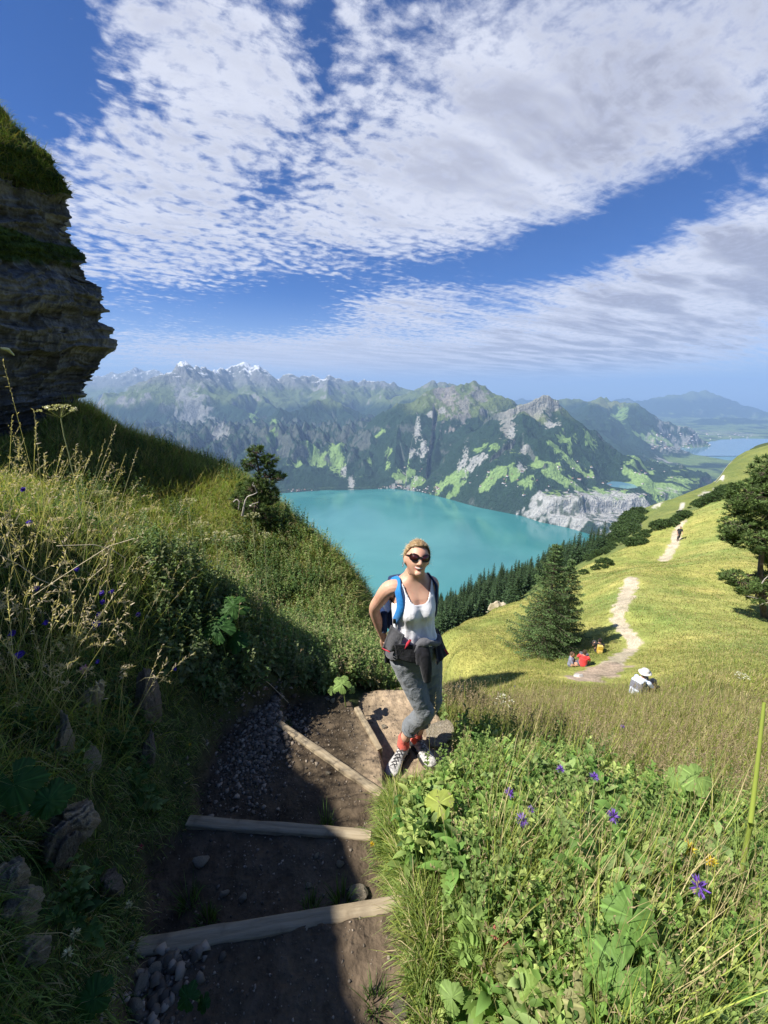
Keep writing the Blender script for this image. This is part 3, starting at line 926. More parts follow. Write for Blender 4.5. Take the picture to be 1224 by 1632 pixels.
def near_hit(px, py, rmin=.3, rmax=1400):
    d = ray(px, py)
    hd = math.hypot(d[0], d[1])
    r = np.exp(np.linspace(math.log(rmin), math.log(rmax), 6000))
    x, y, z = d[0] / hd * r, d[1] / hd * r, d[2] / hd * r
    below = z < gz(x, y)
    if not below.any():
        return None
    i = int(np.argmax(below))
    return np.array([x[i], y[i], gz(x[i], y[i])])


# ground colours
r_ = NRr
m1 = fbm(NX / 3.5, NY / 3.5, 5, 301)
m2 = fbm(NX / 22, NY / 22, 4, 305)
m3 = fbm(NX / .5, NY / .5, 4, 309)
G_ = np.zeros(NX.shape + (3,))
G_[:] = (0.045, 0.042, 0.022)
far_g = ss(r_, 5, 12)
mead = np.stack([0.265 + .17 * m1 + .12 * m2, 0.280 + .09 * m1 + .04 * m2, 0.080 + .04 * m1], -1).clip(.03, .6)
G_ = G_ * (1 - far_g[..., None]) + mead * far_g[..., None]
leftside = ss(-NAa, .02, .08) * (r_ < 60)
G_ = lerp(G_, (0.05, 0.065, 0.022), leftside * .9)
# beyond the near crest: greener alp
alpn = ss(r_, 95, 135)
G_ = np.where(alpn[..., None] > 0, G_ * (1 - alpn[..., None]) + np.stack([0.155 + .07 * m2 + .05 * m1, 0.180 + .05 * m2 + .04 * m1, 0.055 + .015 * m2], -1) * alpn[..., None], G_)
# forest floor on the slope to the lake
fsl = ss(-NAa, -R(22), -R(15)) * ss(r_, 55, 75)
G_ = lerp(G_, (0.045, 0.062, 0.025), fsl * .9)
G_ = lerp(G_, (0.06, 0.08, 0.035), ss(r_, 480, 620))
# soil of the path
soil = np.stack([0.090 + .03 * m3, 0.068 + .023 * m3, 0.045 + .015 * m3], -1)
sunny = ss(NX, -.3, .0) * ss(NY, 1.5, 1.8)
soil = soil * (1 + 2.5 * sunny[..., None]) + 0  # sunlight on the far treads painted into the soil colour
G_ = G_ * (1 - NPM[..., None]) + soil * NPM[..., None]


def near_paint(poly_w, widths, color, seed, soft=.55):
    """band along a polyline of world points"""
    global G_
    pts = np.array(poly_w)
    best = np.full(NX.shape, 1e9)
    for i in range(len(pts) - 1):
        x0, y0 = pts[i][:2]
        x1, y1 = pts[i + 1][:2]
        ex, ey = x1 - x0, y1 - y0
        t_ = np.clip(((NX - x0) * ex + (NY - y0) * ey) / (ex * ex + ey * ey + 1e-9), 0, 1)
        w_ = widths[i] + (widths[i + 1] - widths[i]) * t_
        best = np.minimum(best, np.hypot(NX - x0 - t_ * ex, NY - y0 - t_ * ey) / w_)
    w = 1 - ss(best + pn(NX / .5, NY / .5, seed) * soft, .8, 1.1)
    G_ = lerp(G_, color, w)
    return w


PATHC = (0.44, 0.375, 0.27)
pa = [near_hit(*p) for p in [(968, 1062), (985, 1050), (1003, 1038), (1012, 1026), (1003, 1012), (990, 1000), (984, 985), (990, 965), (998, 948), (1004, 932), (1006, 921)]]
pw1 = near_paint(pa, [.42, .38, .32, .28, .28, .3, .36, .46, .50, .50, .46], PATHC, 71)
pb = [near_hit(*p) for p in [(1058, 893), (1067, 880), (1076, 866), (1078, 850), (1082, 840), (1092, 830)]]
pw2 = near_paint(pb, [.55, .62, .5, .42, .4, .35], PATHC, 72)
pc = [near_hit(*p, 95) for p in [(1082, 818), (1086, 808), (1088, 802)]]
near_paint(pc, [.9, .9, .9], (0.45, 0.42, 0.34), 73)
pd = [near_hit(*p) for p in [(975, 1062), (950, 1072), (930, 1082)]]
near_paint(pd, [.6, .7, .6], (0.33, 0.26, 0.19), 74)


def near_blob(px, py, rx, ryf, color, seed, rmin=.3, strength=1.0):
    global G_
    h = near_hit(px, py, rmin)
    if h is None:
        return
    d = math.hypot(h[0], h[1])
    ra = rx / FPX * d
    a = ((NX - h[0]) * h[1] - (NY - h[1]) * h[0]) / d / ra
    b = ((NX - h[0]) * h[0] + (NY - h[1]) * h[1]) / d / (ra * ryf)
    dd = np.sqrt(a * a + b * b) + pn(NX / (ra * .5), NY / (ra * .5), seed) * .6 + pn(NX / (ra * .16), NY / (ra * .16), seed + 5) * .5
    G_ = lerp(G_, color, (1 - ss(dd, .75, 1.05)) * strength)


for i, (px, py, rx, rf) in enumerate([(1130, 787, 9, 2.5), (1148, 784, 8, 2.5), (1120, 790, 5, 2), (1050, 803, 4, 2), (1045, 807, 5, 2)]):
    near_blob(px, py, rx, rf, (.46, .43, .36), 80 + i, 95, .75)
for i, (px, py, rx, rf) in enumerate([(1152, 752, 6, 3), (1156, 744, 6, 3), (1160, 738, 6, 2), (1150, 762, 4, 3), (1005, 845, 8, 3), (992, 856, 8, 3), (1015, 838, 5, 2), (1000, 838, 6, 2)]):
    near_blob(px, py, rx, rf, (.50, .46, .40), 90 + i, 180)
near_blob(742, 940, 26, 4, (0.16, .20, .055), 99, 120)
near_blob(725, 948, 18, 4, (0.16, .20, .055), 98, 120)

ground_mat, t, b = material("mountainside_ground", rough=0.95, spec=0.08)
at = t.n('ShaderNodeAttribute', attribute_name='Col').outputs['Color']
geo = t.n('ShaderNodeNewGeometry').outputs['Position']
nfine = t.noise(geo, 14.0, 6, 0.7)
nmid = t.noise(geo, 1.3, 6, 0.7)
nfar = t.noise(geo, 0.12, 6, 0.7)
mul = t.mix(1.0, t.ramp(nfine, [(0.3, (.6, .6, .6)), (0.7, (1.4, 1.4, 1.4))]), t.ramp(nmid, [(0.3, (.7, .72, .7)), (0.7, (1.3, 1.28, 1.3))]), 'MULTIPLY')
mul = t.mix(1.0, mul, t.ramp(nfar, [(0.3, (.8, .84, .8)), (0.7, (1.2, 1.16, 1.2))]), 'MULTIPLY')
t.put(b.inputs['Base Color'], t.mix(1.0, at, mul, 'MULTIPLY'))
hh = t.m('ADD', t.m('MULTIPLY', nfine, .02), t.m('ADD', t.m('MULTIPLY', nmid, .12), t.m('MULTIPLY', nfar, .8)))
bump(t, b, hh, .8, 1.0)
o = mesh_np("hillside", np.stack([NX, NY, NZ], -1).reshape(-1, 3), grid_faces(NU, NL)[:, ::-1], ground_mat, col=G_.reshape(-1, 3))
tagp(o, "steep alpine mountainside with meadow, path and drop towards the lake", kind='structure')
# ================================================================== rock: cliff, outcrops, stones; step boards
def above_hit(px, py, h, rmin=.35, rmax=100):
    d = ray(px, py)
    hd = math.hypot(d[0], d[1])
    r = np.exp(np.linspace(math.log(rmin), math.log(rmax), 4000))
    x, y, z = d[0] / hd * r, d[1] / hd * r, d[2] / hd * r
    below = z < gz(x, y) + h
    i = int(np.argmax(below)) if below.any() else -1
    return np.array([x[i], y[i], z[i]])


def rock_mat(name, c1, c2, c3, scale, strata=(0, 0, 1), attr=False):
    m, t, b = material(name, c1, 0.9, spec=0.2)
    co = t.n('ShaderNodeNewGeometry').outputs['Position'] if attr else t.n('ShaderNodeTexCoord').outputs['Object']
    n = t.noise(co, scale, 8, 0.65)
    n2 = t.noise(co, scale * 5, 6, 0.7)
    sv = t.vm('MULTIPLY', co, (1.5, 1.5, 14))
    lay = t.noise(sv, scale * .7, 5, 0.65)
    c = t.mix(t.sstep(n, .35, .65), (*c1, 1), (*c2, 1))
    c = t.mix(t.sstep(lay, .5, .72), c, (*c3, 1))
    if attr:
        at = t.n('ShaderNodeAttribute', attribute_name='Col')
        c = t.mix(1.0, c, at.outputs['Color'], 'MULTIPLY')
    t.put(b.inputs['Base Color'], t.mix(1.0, c, t.ramp(n2, [(.3, (.6, .6, .6)), (.7, (1.3, 1.3, 1.3))]), 'MULTIPLY'))
    bump(t, b, t.m('ADD', t.m('MULTIPLY', lay, .6), t.m('ADD', n, t.m('MULTIPLY', n2, .3))), .9, 0.06)
    return m


cliff_mat = rock_mat("cliff_rock", (0.105, 0.108, 0.112), (0.20, 0.20, 0.205), (0.055, 0.056, 0.06), 1.6, attr=True)
EDGE = [(-420, 108), (-150, 128), (-60, 146), (0, 166), (40, 212), (80, 250), (106, 282), (112, 305), (104, 328), (116, 368), (132, 412), (138, 436), (158, 463), (169, 490), (160, 512), (173, 545), (168, 565), (158, 590), (146, 610), (132, 628), (112, 652), (90, 700), (70, 760)]
EP = np.array([P(a, b_, 10.2) for a, b_ in EDGE])[::-1]
NZR = 430
zr = np.linspace(EP[0, 2], EP[-1, 2], NZR)
ex_ = np.interp(zr, EP[:, 2], EP[:, 0])


def cliff_ring(E, z):
    lean = 0.0
    return [(-26, 18), (-15, 14.0), (E - 5.2, 12.8), (E - 2.4, 11.4), (E, 10.2), (E - .9, 8.3), (E - 1.8, 6.6), (E - 4.2, 4.4), (-19, 3.0), (-27, 6)]


segn = [6, 10, 60, 90, 190, 190, 60, 12, 6, 4]
CV, CS = [], []
for z, E in zip(zr, ex_):
    rg = cliff_ring(E, z)
    row, s_ = [], 0
    for i, nseg in enumerate(segn):
        x0, y0 = rg[i]
        x1, y1 = rg[(i + 1) % len(rg)]
        tq = np.arange(nseg) / nseg
        row.append(np.stack([x0 + (x1 - x0) * tq, y0 + (y1 - y0) * tq, np.full(nseg, z)], -1))
    CV.append(np.concatenate(row))
CV = np.array(CV)                                   # (rows, cols, 3)
nc = CV.shape[1]
SS_ = np.cumsum(np.concatenate([[0], np.hypot(*(np.diff(CV[200, :, :2], axis=0).T))]))
S2, Z2 = np.meshgrid(SS_, zr)
tgt = np.roll(CV, -1, 1) - np.roll(CV, 1, 1)
nrm = np.stack([tgt[..., 1], -tgt[..., 0]], -1)
nrm /= np.linalg.norm(nrm, axis=-1, keepdims=True) + 1e-9
# smooth the normals round corners
for _ in range(14):
    nrm = (nrm + np.roll(nrm, 1, 1) + np.roll(nrm, -1, 1))
    nrm /= np.linalg.norm(nrm, axis=-1, keepdims=True)
zw = Z2 + fbm(S2 / 2.6, Z2 / 2.2, 4, 401) * .62 + S2 * .16
disp = fbm(S2 / 1.1, Z2 / .9, 4, 402) * .28


def strata(th, amp, sd, wl):
    k = np.floor(zw / th)
    f = zw / th - k
    blk = np.floor(S2 / wl + hash2(k, k * 0, sd) * 7)
    h = hash2(k, k * 0 + 3, sd + 1) * .6 + hash2(k, blk, sd + 2) * .6
    edge = np.clip(np.minimum(f, 1 - f) * 5, 0, 1)
    fb = S2 / wl + hash2(k, k * 0, sd) * 7 - blk
    eb = np.clip(np.minimum(fb, 1 - fb) * 9, 0, 1)
    return (h * (.55 + .45 * edge * eb) - .4) * amp


disp = disp + strata(.34, .40, 410, .8) + strata(.13, .22, 420, .33) + strata(.055, .09, 430, .14)
disp = disp + fbm(S2 * 6, Z2 * 16, 3, 440) * .02
grassy = ss(fbm(S2 / 1.0, Z2 / .7, 4, 450) * .5 + ss(Z2, 3.95, 4.45) * 1.4 + np.exp(-((Z2 - 2.8) / .46) ** 2 - ((CV[..., 0] + 8.1) / 1.0) ** 2 * .6) * .95 - .35, .0, .12)
disp = disp * (1 - .6 * grassy)
CV2 = CV.copy()
CV2[..., :2] += nrm * disp[..., None]
cc = np.ones(CV.shape)
cc = lerp(cc, (.25, .42, .12), grassy)
cc *= (0.8 + .45 * hash2(np.floor(zw / .12), np.floor(S2 / .38), 460))[..., None]
Fq = grid_faces(nc, NZR, True)
Vc = np.transpose(CV2, (1, 0, 2)).reshape(-1, 3)
topc = len(Vc)
Vc = np.concatenate([Vc, [[-18, 10, zr[-1]]]])
capf = np.array([[i * NZR + NZR - 1, ((i + 1) % nc) * NZR + NZR - 1, topc] for i in range(nc)])
o = mesh_np("rock_cliff", Vc, [Fq, capf], cliff_mat, smooth=False, col=np.concatenate([np.transpose(cc, (1, 0, 2)).reshape(-1, 3), [[.25, .4, .15]]]))
tagp(o, "dark layered overhanging rock cliff topped with grass at the left edge", "cliff")

stone_mat = rock_mat("pale_limestone", (0.46, 0.38, 0.26), (0.60, 0.53, 0.41), (0.28, 0.22, 0.15), 9.0)
dark_stone_mat = rock_mat("brown_limestone", (0.26, 0.22, 0.17), (0.36, 0.31, 0.25), (0.16, 0.13, 0.10), 9.0)


def ico(sub):
    bm = bmesh.new()
    bmesh.ops.create_icosphere(bm, subdivisions=sub, radius=1)
    V = np.array([v.co[:] for v in bm.verts])
    F = np.array([[v.index for v in f.verts] for f in bm.faces])
    bm.free()
    return V, F


ICO = {k: ico(k) for k in (1, 2, 3, 4, 5)}


def rock_mesh(name, sub, seed, mat, cracks=0.0, angular=.35):
    V, F = ICO[sub]
    rg = np.random.default_rng(seed)
    V = V.copy()
    # cut by random planes for an angular stone
    for _ in range(14):
        n = rg.normal(size=3)
        n /= np.linalg.norm(n)
        dcut = rg.uniform(.55, .85)
        dd = V @ n - dcut
        V = V - np.outer(np.clip(dd, 0, None), n)
    r3 = pn(V[:, 0] * 2 + seed, V[:, 1] * 2 + V[:, 2] * 1.7, seed)
    r4 = pn(V[:, 0] * 6 + seed, V[:, 1] * 6 + V[:, 2] * 5.1, seed + 1)
    V = V * (1 + r3 * .12 + r4 * .05)[:, None]
    if cracks:
        lay = V[:, 0] * 4.2 + pn(V[:, 2] * 1.5, V[:, 1] * 2, seed + 3) * .9
        k = np.floor(lay)
        f = lay - k
        hh_ = hash2(k.astype(int), (k * 0).astype(int), seed)
        V[:, 2] *= 1 + (hh_ - .5) * cracks
        V[:, 1] *= 1 + (hh_ - .5) * cracks * .6
        g = np.clip(np.minimum(f, 1 - f) * 7, 0, 1)
        V[:, 1:] *= (1 - .16 * (1 - g))[:, None]
        V[:, 0] += pn(V[:, 2] * 7 + seed, V[:, 1] * 3, seed + 9) * .07
    return mesh_np(name, V, F, mat, smooth=False, link=False)


def put_rock(name, me, loc, scale, rot, label, cat, group=None):
    o = new_obj(name, me)
    o.location = loc
    o.scale = scale
    o.rotation_euler = rot
    return tagp(o, label, cat, group)


# outcrops in the left bank
GRP_OUT = "limestone outcrops in the shaded left bank"
OUT = [
    # px, py, half width, depth, height, tilt, mat, label
    (138, 1118, .045, .05, .13, .45, 0, "pale fluted limestone slab leaning right, highest in the shaded bank"),
    (98, 1190, .035, .04, .11, .1, 0, "narrow upright white limestone tooth in the shaded left bank"),
    (135, 1205, .04, .04, .06, -.4, 0, "small grey rock just right of the upright white tooth"),
    (228, 1125, .05, .06, .17, .05, 1, "tall brown cracked rock face rising beside the grass at the gravel"),
    (232, 1195, .035, .05, .10, .15, 1, "lower foot of the brown cracked rock above the step boards"),
    (120, 1300, .06, .05, .13, .5, 0, "grey ribbed rock leaning right in the middle of the shaded bank"),
    (85, 1350, .05, .05, .10, .5, 1, "brown ribbed rock below the grey leaning one"),
    (8, 1392, .05, .04, .05, .3, 0, "rounded pale stone cut by the left edge of the picture"),
    (170, 1400, .04, .04, .07, .4, 1, "small brown slab low in the bank left of the lowest tread"),
    (28, 1435, .045, .04, .05, .2, 0, "pale block near the lower left corner of the bank"),
    (12, 1290, .04, .04, .06, .2, 0, "pale rock under the large lobed leaf at the left edge"),
    (50, 1500, .035, .03, .05, .4, 0, "small pale slab lowest in the left bank"),
]
OUTP = []
for i, (px, py, w, dd, h, tl, mi, lab) in enumerate(OUT):
    p = near_hit(px, py)
    OUTP.append((p[0], p[1], max(w, dd) * 1.25 + .01))
    p = p + np.array([.03, -.02, .02])
    w, dd, h = w * 1.3, dd * 1.3, h * 1.35
    me = rock_mesh("rock_outcrop", 5, 40 + i, [stone_mat, dark_stone_mat][mi], cracks=.5)
    put_rock("rock_outcrop", me, p - np.array([.0, .0, .015]), (w, dd, h), (tl * .4, tl, .6 * math.sin(i * 2.1)), lab, "rock", GRP_OUT)

# single stones lying on the path
ST = [
    (321, 1376, .036, "light rounded stone lying alone on the dark middle tread"),
    (430, 1172, .026, "bluish grey stone near the left end of the highest board"),
    (448, 1194, .026, "dark grey angular stone touching the left end of the slanting board"),
    (407, 1215, .018, "small pale stone left of centre on the gravel tread"),
    (427, 1216, .016, "small tan stone on the dark soil below the gravel"),
    (523, 1233, .016, "small tan stone close to the slanting board"),
    (370, 1292, .013, "little white stone just above the middle board"),
    (543, 1378, .018, "grey stone at the right end of the middle tread"),
    (505, 1365, .013, "flat little stone on the right half of the middle tread"),
    (493, 1412, .014, "pale chip stone lying above the lowest board"),
    (358, 1425, .018, "pale flat stone left on the lowest shaded tread"),
    (388, 1432, .020, "pair sized pale stone beside the grass at the lowest board"),
    (572, 1430, .045, "tan boulder at the right end of the lowest board beside the grass"),
    (530, 1118, .026, "sunlit tan stone on the upper tread by the bushes"),
    (612, 1160, .024, "sunlit round stone behind the far board near the shoes"),
    (405, 1135, .028, "broad grey stone at the top of the gravel patch"),
    (380, 1150, .022, "pale stone in the upper gravel under the bush"),
    (250, 1545, .022, "white stone in the gravel at the lower left"),
    (225, 1570, .026, "larger white stone in the gravel at the lower left"),
    (218, 1605, .026, "white angular stone close to the bottom edge at the left"),
    (280, 1530, .018, "white stone right under the lowest board"),
    (640, 1610, .03, "half buried dark stone at the bottom right of the path"),
]
for i, (px, py, s, lab) in enumerate(ST):
    p = near_hit(px, py)
    me = rock_mesh("stone", 3, 140 + i, dark_stone_mat if i in (1, 2, 21) else stone_mat)
    put_rock("stone", me, p + np.array([0, 0, s * .22]), (s * 1.15, s * .85, s * .62), (.1 * math.sin(i), .12 * math.cos(i), i * 1.3), lab, "stone", "loose stones on the path")


def scatter_mesh(name, tmplV, tmplF, loc, scale, rotz, tilt, mat, col=None):
    """many copies of a small shape as one mesh"""
    n, k = len(loc), len(tmplV)
    c, s = np.cos(rotz), np.sin(rotz)
    Vt = np.repeat(tmplV[None], n, 0) * scale[:, None, :]
    ct, st = np.cos(tilt)[:, None], np.sin(tilt)[:, None]
    y = Vt[..., 1] * ct - Vt[..., 2] * st
    z = Vt[..., 1] * st + Vt[..., 2] * ct
    x = Vt[..., 0]
    X = x * c[:, None] - y * s[:, None]
    Y = x * s[:, None] + y * c[:, None]
    V = np.stack([X, Y, z], -1) + loc[:, None]
    F = (tmplF[None] + (np.arange(n) * k)[:, None, None]).reshape(-1, tmplF.shape[1])
    return mesh_np(name, V.reshape(-1, 3), F, mat, smooth=False, col=None if col is None else np.repeat(col, k, 0))


def gravel(n, cx, cy, sx, sy, smin, smax, seed, falloff=1.0):
    g = np.random.default_rng(seed)
    x = g.normal(cx, sx, n)
    y = g.normal(cy, sy, n)
    sd = np.full(n, 1e9)
    for poly, z in TREADS:
        sd = np.minimum(sd, poly_sd(poly, x, y))
    keep = sd < .06
    x, y = x[keep], y[keep]
    s = smin + (smax - smin) * g.random(len(x)) ** 3
    return x, y, s


gx_, gy_, gs_ = [], [], []
for a in [(2600, -.80, 1.95, .13, .22, .002, .013, 1), (900, -.72, 2.15, .10, .14, .004, .02, 2), (260, -.70, .74, .05, .09, .005, .02, 3), (900, -.5, 1.7, .3, .4, .0015, .006, 4), (900, -.5, 1.15, .3, .3, .0015, .006, 5), (500, -.3, .7, .3, .15, .0015, .005, 6), (600, -.2, 2.2, .2, .25, .0015, .007, 7)]:
    a, b_, c_ = gravel(*a)
    gx_.append(a)
    gy_.append(b_)
    gs_.append(c_)
gx_, gy_, gs_ = map(np.concatenate, (gx_, gy_, gs_))
gr_ = np.random.default_rng(5)
nG = len(gx_)
tv, tf = ICO[1]
tv = tv * (1 + .25 * np.random.default_rng(2).normal(size=(len(tv), 1)))
gm, t, b = material("gravel_stone", rough=.9)
t.put(b.inputs['Base Color'], t.n('ShaderNodeAttribute', attribute_name='Col').outputs['Color'])
gcol = (0.07 + .22 * gr_.random((nG, 1)) ** 2) * np.array([[1.22, 1.0, .76]])
o = scatter_mesh("gravel", tv, tf, np.stack([gx_, gy_, gz(gx_, gy_) + gs_ * .25], -1), gs_[:, None] * (0.6 + .8 * gr_.random((nG, 3))) * [1, 1, .7], gr_.random(nG) * 6.3, gr_.random(nG) * .8, gm, gcol)
tagp(o, "fine grey gravel strewn over the path treads", kind='stuff')

# wooden boards that hold the treads
wood, t, b = material("weathered_wood", rough=.85, spec=.15)
tc_ = t.n('ShaderNodeTexCoord').outputs['Object']
gv = t.vm('MULTIPLY', tc_, (2.0, 30, 30))
gn = t.noise(gv, 2.2, 6, .65)
gl = t.noise(tc_, 6, 4, .6)
c = t.ramp(gn, [(.25, (.19, .145, .09)), (.5, (.31, .25, .165)), (.78, (.42, .35, .24))])
c = t.mix(t.sstep(gl, .5, .75), c, (.15, .115, .075, 1))
t.put(b.inputs['Base Color'], c)
bump(t, b, t.m('ADD', gn, t.m('MULTIPLY', gl, .4)), .5, .01)


def board(a, b_, w, h, seed, label, ext=.03):
    a, b_ = np.array(a, float), np.array(b_, float)
    L = np.linalg.norm((b_ - a)[:2]) + 2 * ext
    nx = 60
    prof = [(-w / 2, -h), (-w / 2, -.003), (-w / 2 + .003, 0), (-w / 6, .0), (w / 6, .0), (w / 2 - .003, 0), (w / 2, -.003), (w / 2, -h)]
    xs = np.linspace(-L / 2, L / 2, nx)
    V = []
    for (yy, zz_) in prof:
        row = np.stack([xs, np.full(nx, yy) + pn(xs * 7, xs * 0 + yy * 30, seed) * .0025 + pn(xs * 1.6, xs * 0, seed + 1) * .006, np.full(nx, zz_) + pn(xs * 2, xs * 0 + 1, seed + 2) * .005 + (pn(xs * 16, xs * 0 + yy * 50, seed + 3) * .0018)], -1)
        V.append(row)
    V = np.array(V).reshape(-1, 3)
    F = grid_faces(len(prof), nx, True)
    n = len(prof)
    caps = [np.array([[i * nx for i in range(n)]]), np.array([[i * nx + nx - 1 for i in range(n)][::-1]])]
    o = mesh_np("step_board", V, [F] + caps, wood, smooth=False)
    mid = (a + b_) / 2
    d = b_ - a
    o.location = mid
    o.rotation_euler = (0, -math.atan2(d[2], math.hypot(d[0], d[1])), math.atan2(d[1], d[0]))
    return tagp(o, label, "board", "wooden boards edging the path steps")


bA0, bA1 = np.array([-.80, .842, -1.775]), np.array([.075, .962, -1.79])
board(bA0, bA1, .054, .15, 1, "nearest and longest weathered board, rising to the right across the shaded path")
board((-.895, 1.35, -1.925), (-.09, 1.295, -1.935), .048, .14, 2, "middle weathered board lying nearly level across the dark tread")
board((-.676, 2.06, -2.075), (-.04, 1.62, -2.085), .046, .14, 3, "slanting weathered board running down to the right under the gravel")
board((-.20, 2.37, -2.24), (-.03, 2.04, -2.25), .04, .12, 4, "short sunlit board beside the hiker's shoes", .01)
# flat stone tread behind the hiker's feet
me = rock_mesh("stone_slab", 3, 977, stone_mat)
put_rock("stone_slab", me, (.40, 2.28, -2.37), (.15, .13, .035), (.05, .04, .5), "flat sunlit stone slab just right of the hiker's shoes", "stone")

# the out-of-picture crag added on the left, which shades the path
sh_mat = cliff_mat
# ================================================================== grass, herbs and flowers
def unit(v):
    return v / (np.linalg.norm(v, axis=-1, keepdims=True) + 1e-12)


class Ribs:
    """collects leaf and blade ribbons into one mesh"""
    def __init__(self):
        self.V, self.Q, self.T, self.C, self.n = [], [], [], [], 0

    def add(self, root, d, L, W, col, prof=(1, .8, .5, 0), droop=.3, side=None, fold=0.0, bend=None, cvar=None):
        n = len(root)
        if n == 0:
            return
        L = np.broadcast_to(L, n)[:, None]
        W = np.broadcast_to(W, n)[:, None]
        droop = np.broadcast_to(droop, n)[:, None]
        col = np.broadcast_to(col, (n, 3))
        if side is None:
            side = np.cross(d, unit(rng.normal(size=(n, 3))))
        side = unit(side)
        up = unit(np.cross(side, d))
        up = np.where(up[:, 2:3] < 0, -up, up)
        K = len(prof)
        rows, cols = [], []
        bend = np.array([0, 0, -1.0]) if bend is None else bend
        for k, p in enumerate(prof):
            tt = k / (K - 1)
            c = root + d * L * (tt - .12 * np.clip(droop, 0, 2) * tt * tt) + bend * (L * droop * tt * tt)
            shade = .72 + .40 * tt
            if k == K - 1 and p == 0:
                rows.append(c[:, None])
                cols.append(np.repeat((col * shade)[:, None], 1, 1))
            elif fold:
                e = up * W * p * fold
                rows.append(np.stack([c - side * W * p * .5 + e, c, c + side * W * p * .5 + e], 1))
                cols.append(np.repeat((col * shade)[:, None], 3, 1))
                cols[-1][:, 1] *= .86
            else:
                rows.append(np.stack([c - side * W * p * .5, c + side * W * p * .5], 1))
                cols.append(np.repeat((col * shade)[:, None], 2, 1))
        V = np.concatenate(rows, 1)
        Cc = np.concatenate(cols, 1)
        m = V.shape[1]
        w = 3 if fold else 2
        base = (np.arange(n) * m)[:, None] + self.n
        tip = prof[-1] == 0
        for k in range(K - 1 - (1 if tip else 0)):
            for j in range(w - 1):
                q_ = np.array([k * w + j, k * w + j + 1, (k + 1) * w + j + 1, (k + 1) * w + j])
                self.Q.append(base + q_)
        if tip:
            k = K - 2
            for j in range(w - 1):
                self.T.append(base + np.array([k * w + j, k * w + j + 1, m - 1]))
        self.V.append(V.reshape(-1, 3))
        self.C.append(Cc.reshape(-1, 3))
        self.n += n * m

    def build(self, name, mat, parent=None, link=True):
        F = []
        if self.Q:
            F.append(np.concatenate(self.Q))
        if self.T:
            F.append(np.concatenate(self.T))
        return mesh_np(name, np.concatenate(self.V), F, mat, parent, smooth=True, col=np.clip(np.concatenate(self.C), 0, 1), link=link)


def path_sd(x, y):
    sd = np.full(np.shape(x), 1e9)
    for poly, z in TREADS:
        sd = np.minimum(sd, poly_sd(poly, x, y))
    return sd


def sample(n, r0, r1, a0, a1, keep=None, pw=1.0):
    u = rng.random(n) ** pw
    r = np.exp(math.log(r0) + u * (math.log(r1) - math.log(r0)))
    a = np.radians(a0 + rng.random(n) * (a1 - a0))
    x, y = r * np.sin(a), r * np.cos(a)
    k = path_sd(x, y) > .015 + .03 * rng.random(n)
    for ox, oy, orr in OUTP:
        k &= np.hypot(x - ox, y - oy) > orr * rng.uniform(.7, 1.1, n)
    if keep is not None:
        k &= keep(x, y, r, np.degrees(a))
    x, y, r = x[k], y[k], r[k]
    return np.stack([x, y, gz(x, y)], -1), r


def pick(n, cols, w):
    i = rng.choice(len(cols), n, p=np.array(w) / sum(w))
    c = np.array(cols)[i]
    return c * (1 + rng.normal(0, .14, (n, 1)))


def tufts(rb, cen, r, nb, L, W, cols, w, lean=.45, droop=(.1, .7), spread=.03, dirbias=None, prof=(1, .85, .5, 0)):
    """each centre grows a tuft of nb blades"""
    n = len(cen)
    root = np.repeat(cen, nb, 0)
    N = len(root)
    ang = rng.random(N) * 2 * math.pi
    s = spread * np.sqrt(rng.random(N)) * np.repeat(np.clip(r, .5, 6) / 2 + .5, nb)
    out_ = np.stack([np.cos(ang), np.sin(ang), np.zeros(N)], -1)
    root = root + out_ * s[:, None]
    root[:, 2] = gz(root[:, 0], root[:, 1]) - .01
    d = unit(out_ * (lean * rng.random(N) ** .8)[:, None] + np.array([0, 0, 1.0]) + rng.normal(0, .08, (N, 3)) + (0 if dirbias is None else dirbias))
    tL = np.repeat(.65 + .7 * rng.random(n), nb)
    Ls = L * tL * (.45 + .75 * rng.random(N))
    sdn = path_sd(root[:, 0], root[:, 1])
    Ls = Ls * np.clip(.35 + sdn * 2.2, .35, 1)
    Ws = np.maximum(W, np.repeat(r, nb) * .0009) * (.7 + .6 * rng.random(N))
    base = pick(n, cols, w)
    col = np.repeat(base, nb, 0) * (1 + rng.normal(0, .16, (N, 1)))
    dry = rng.random(N) < .12
    col[dry] = np.array([.36, .30, .15]) * (1 + rng.normal(0, .15, (dry.sum(), 1)))
    rb.add(root, d, Ls, Ws, np.clip(col, .01, .8), prof, droop[0] + (droop[1] - droop[0]) * rng.random(N))


GRN, YGR, STR, DGR, LGR = (.13, .21, .038), (.34, .39, .085), (.58, .48, .26), (.04, .09, .018), (.27, .36, .10)
grass_mat = foliage_mat("grass_blades", .38, .6, .2)
leaf_mat = foliage_mat("herb_leaves", .34, .6, .2)


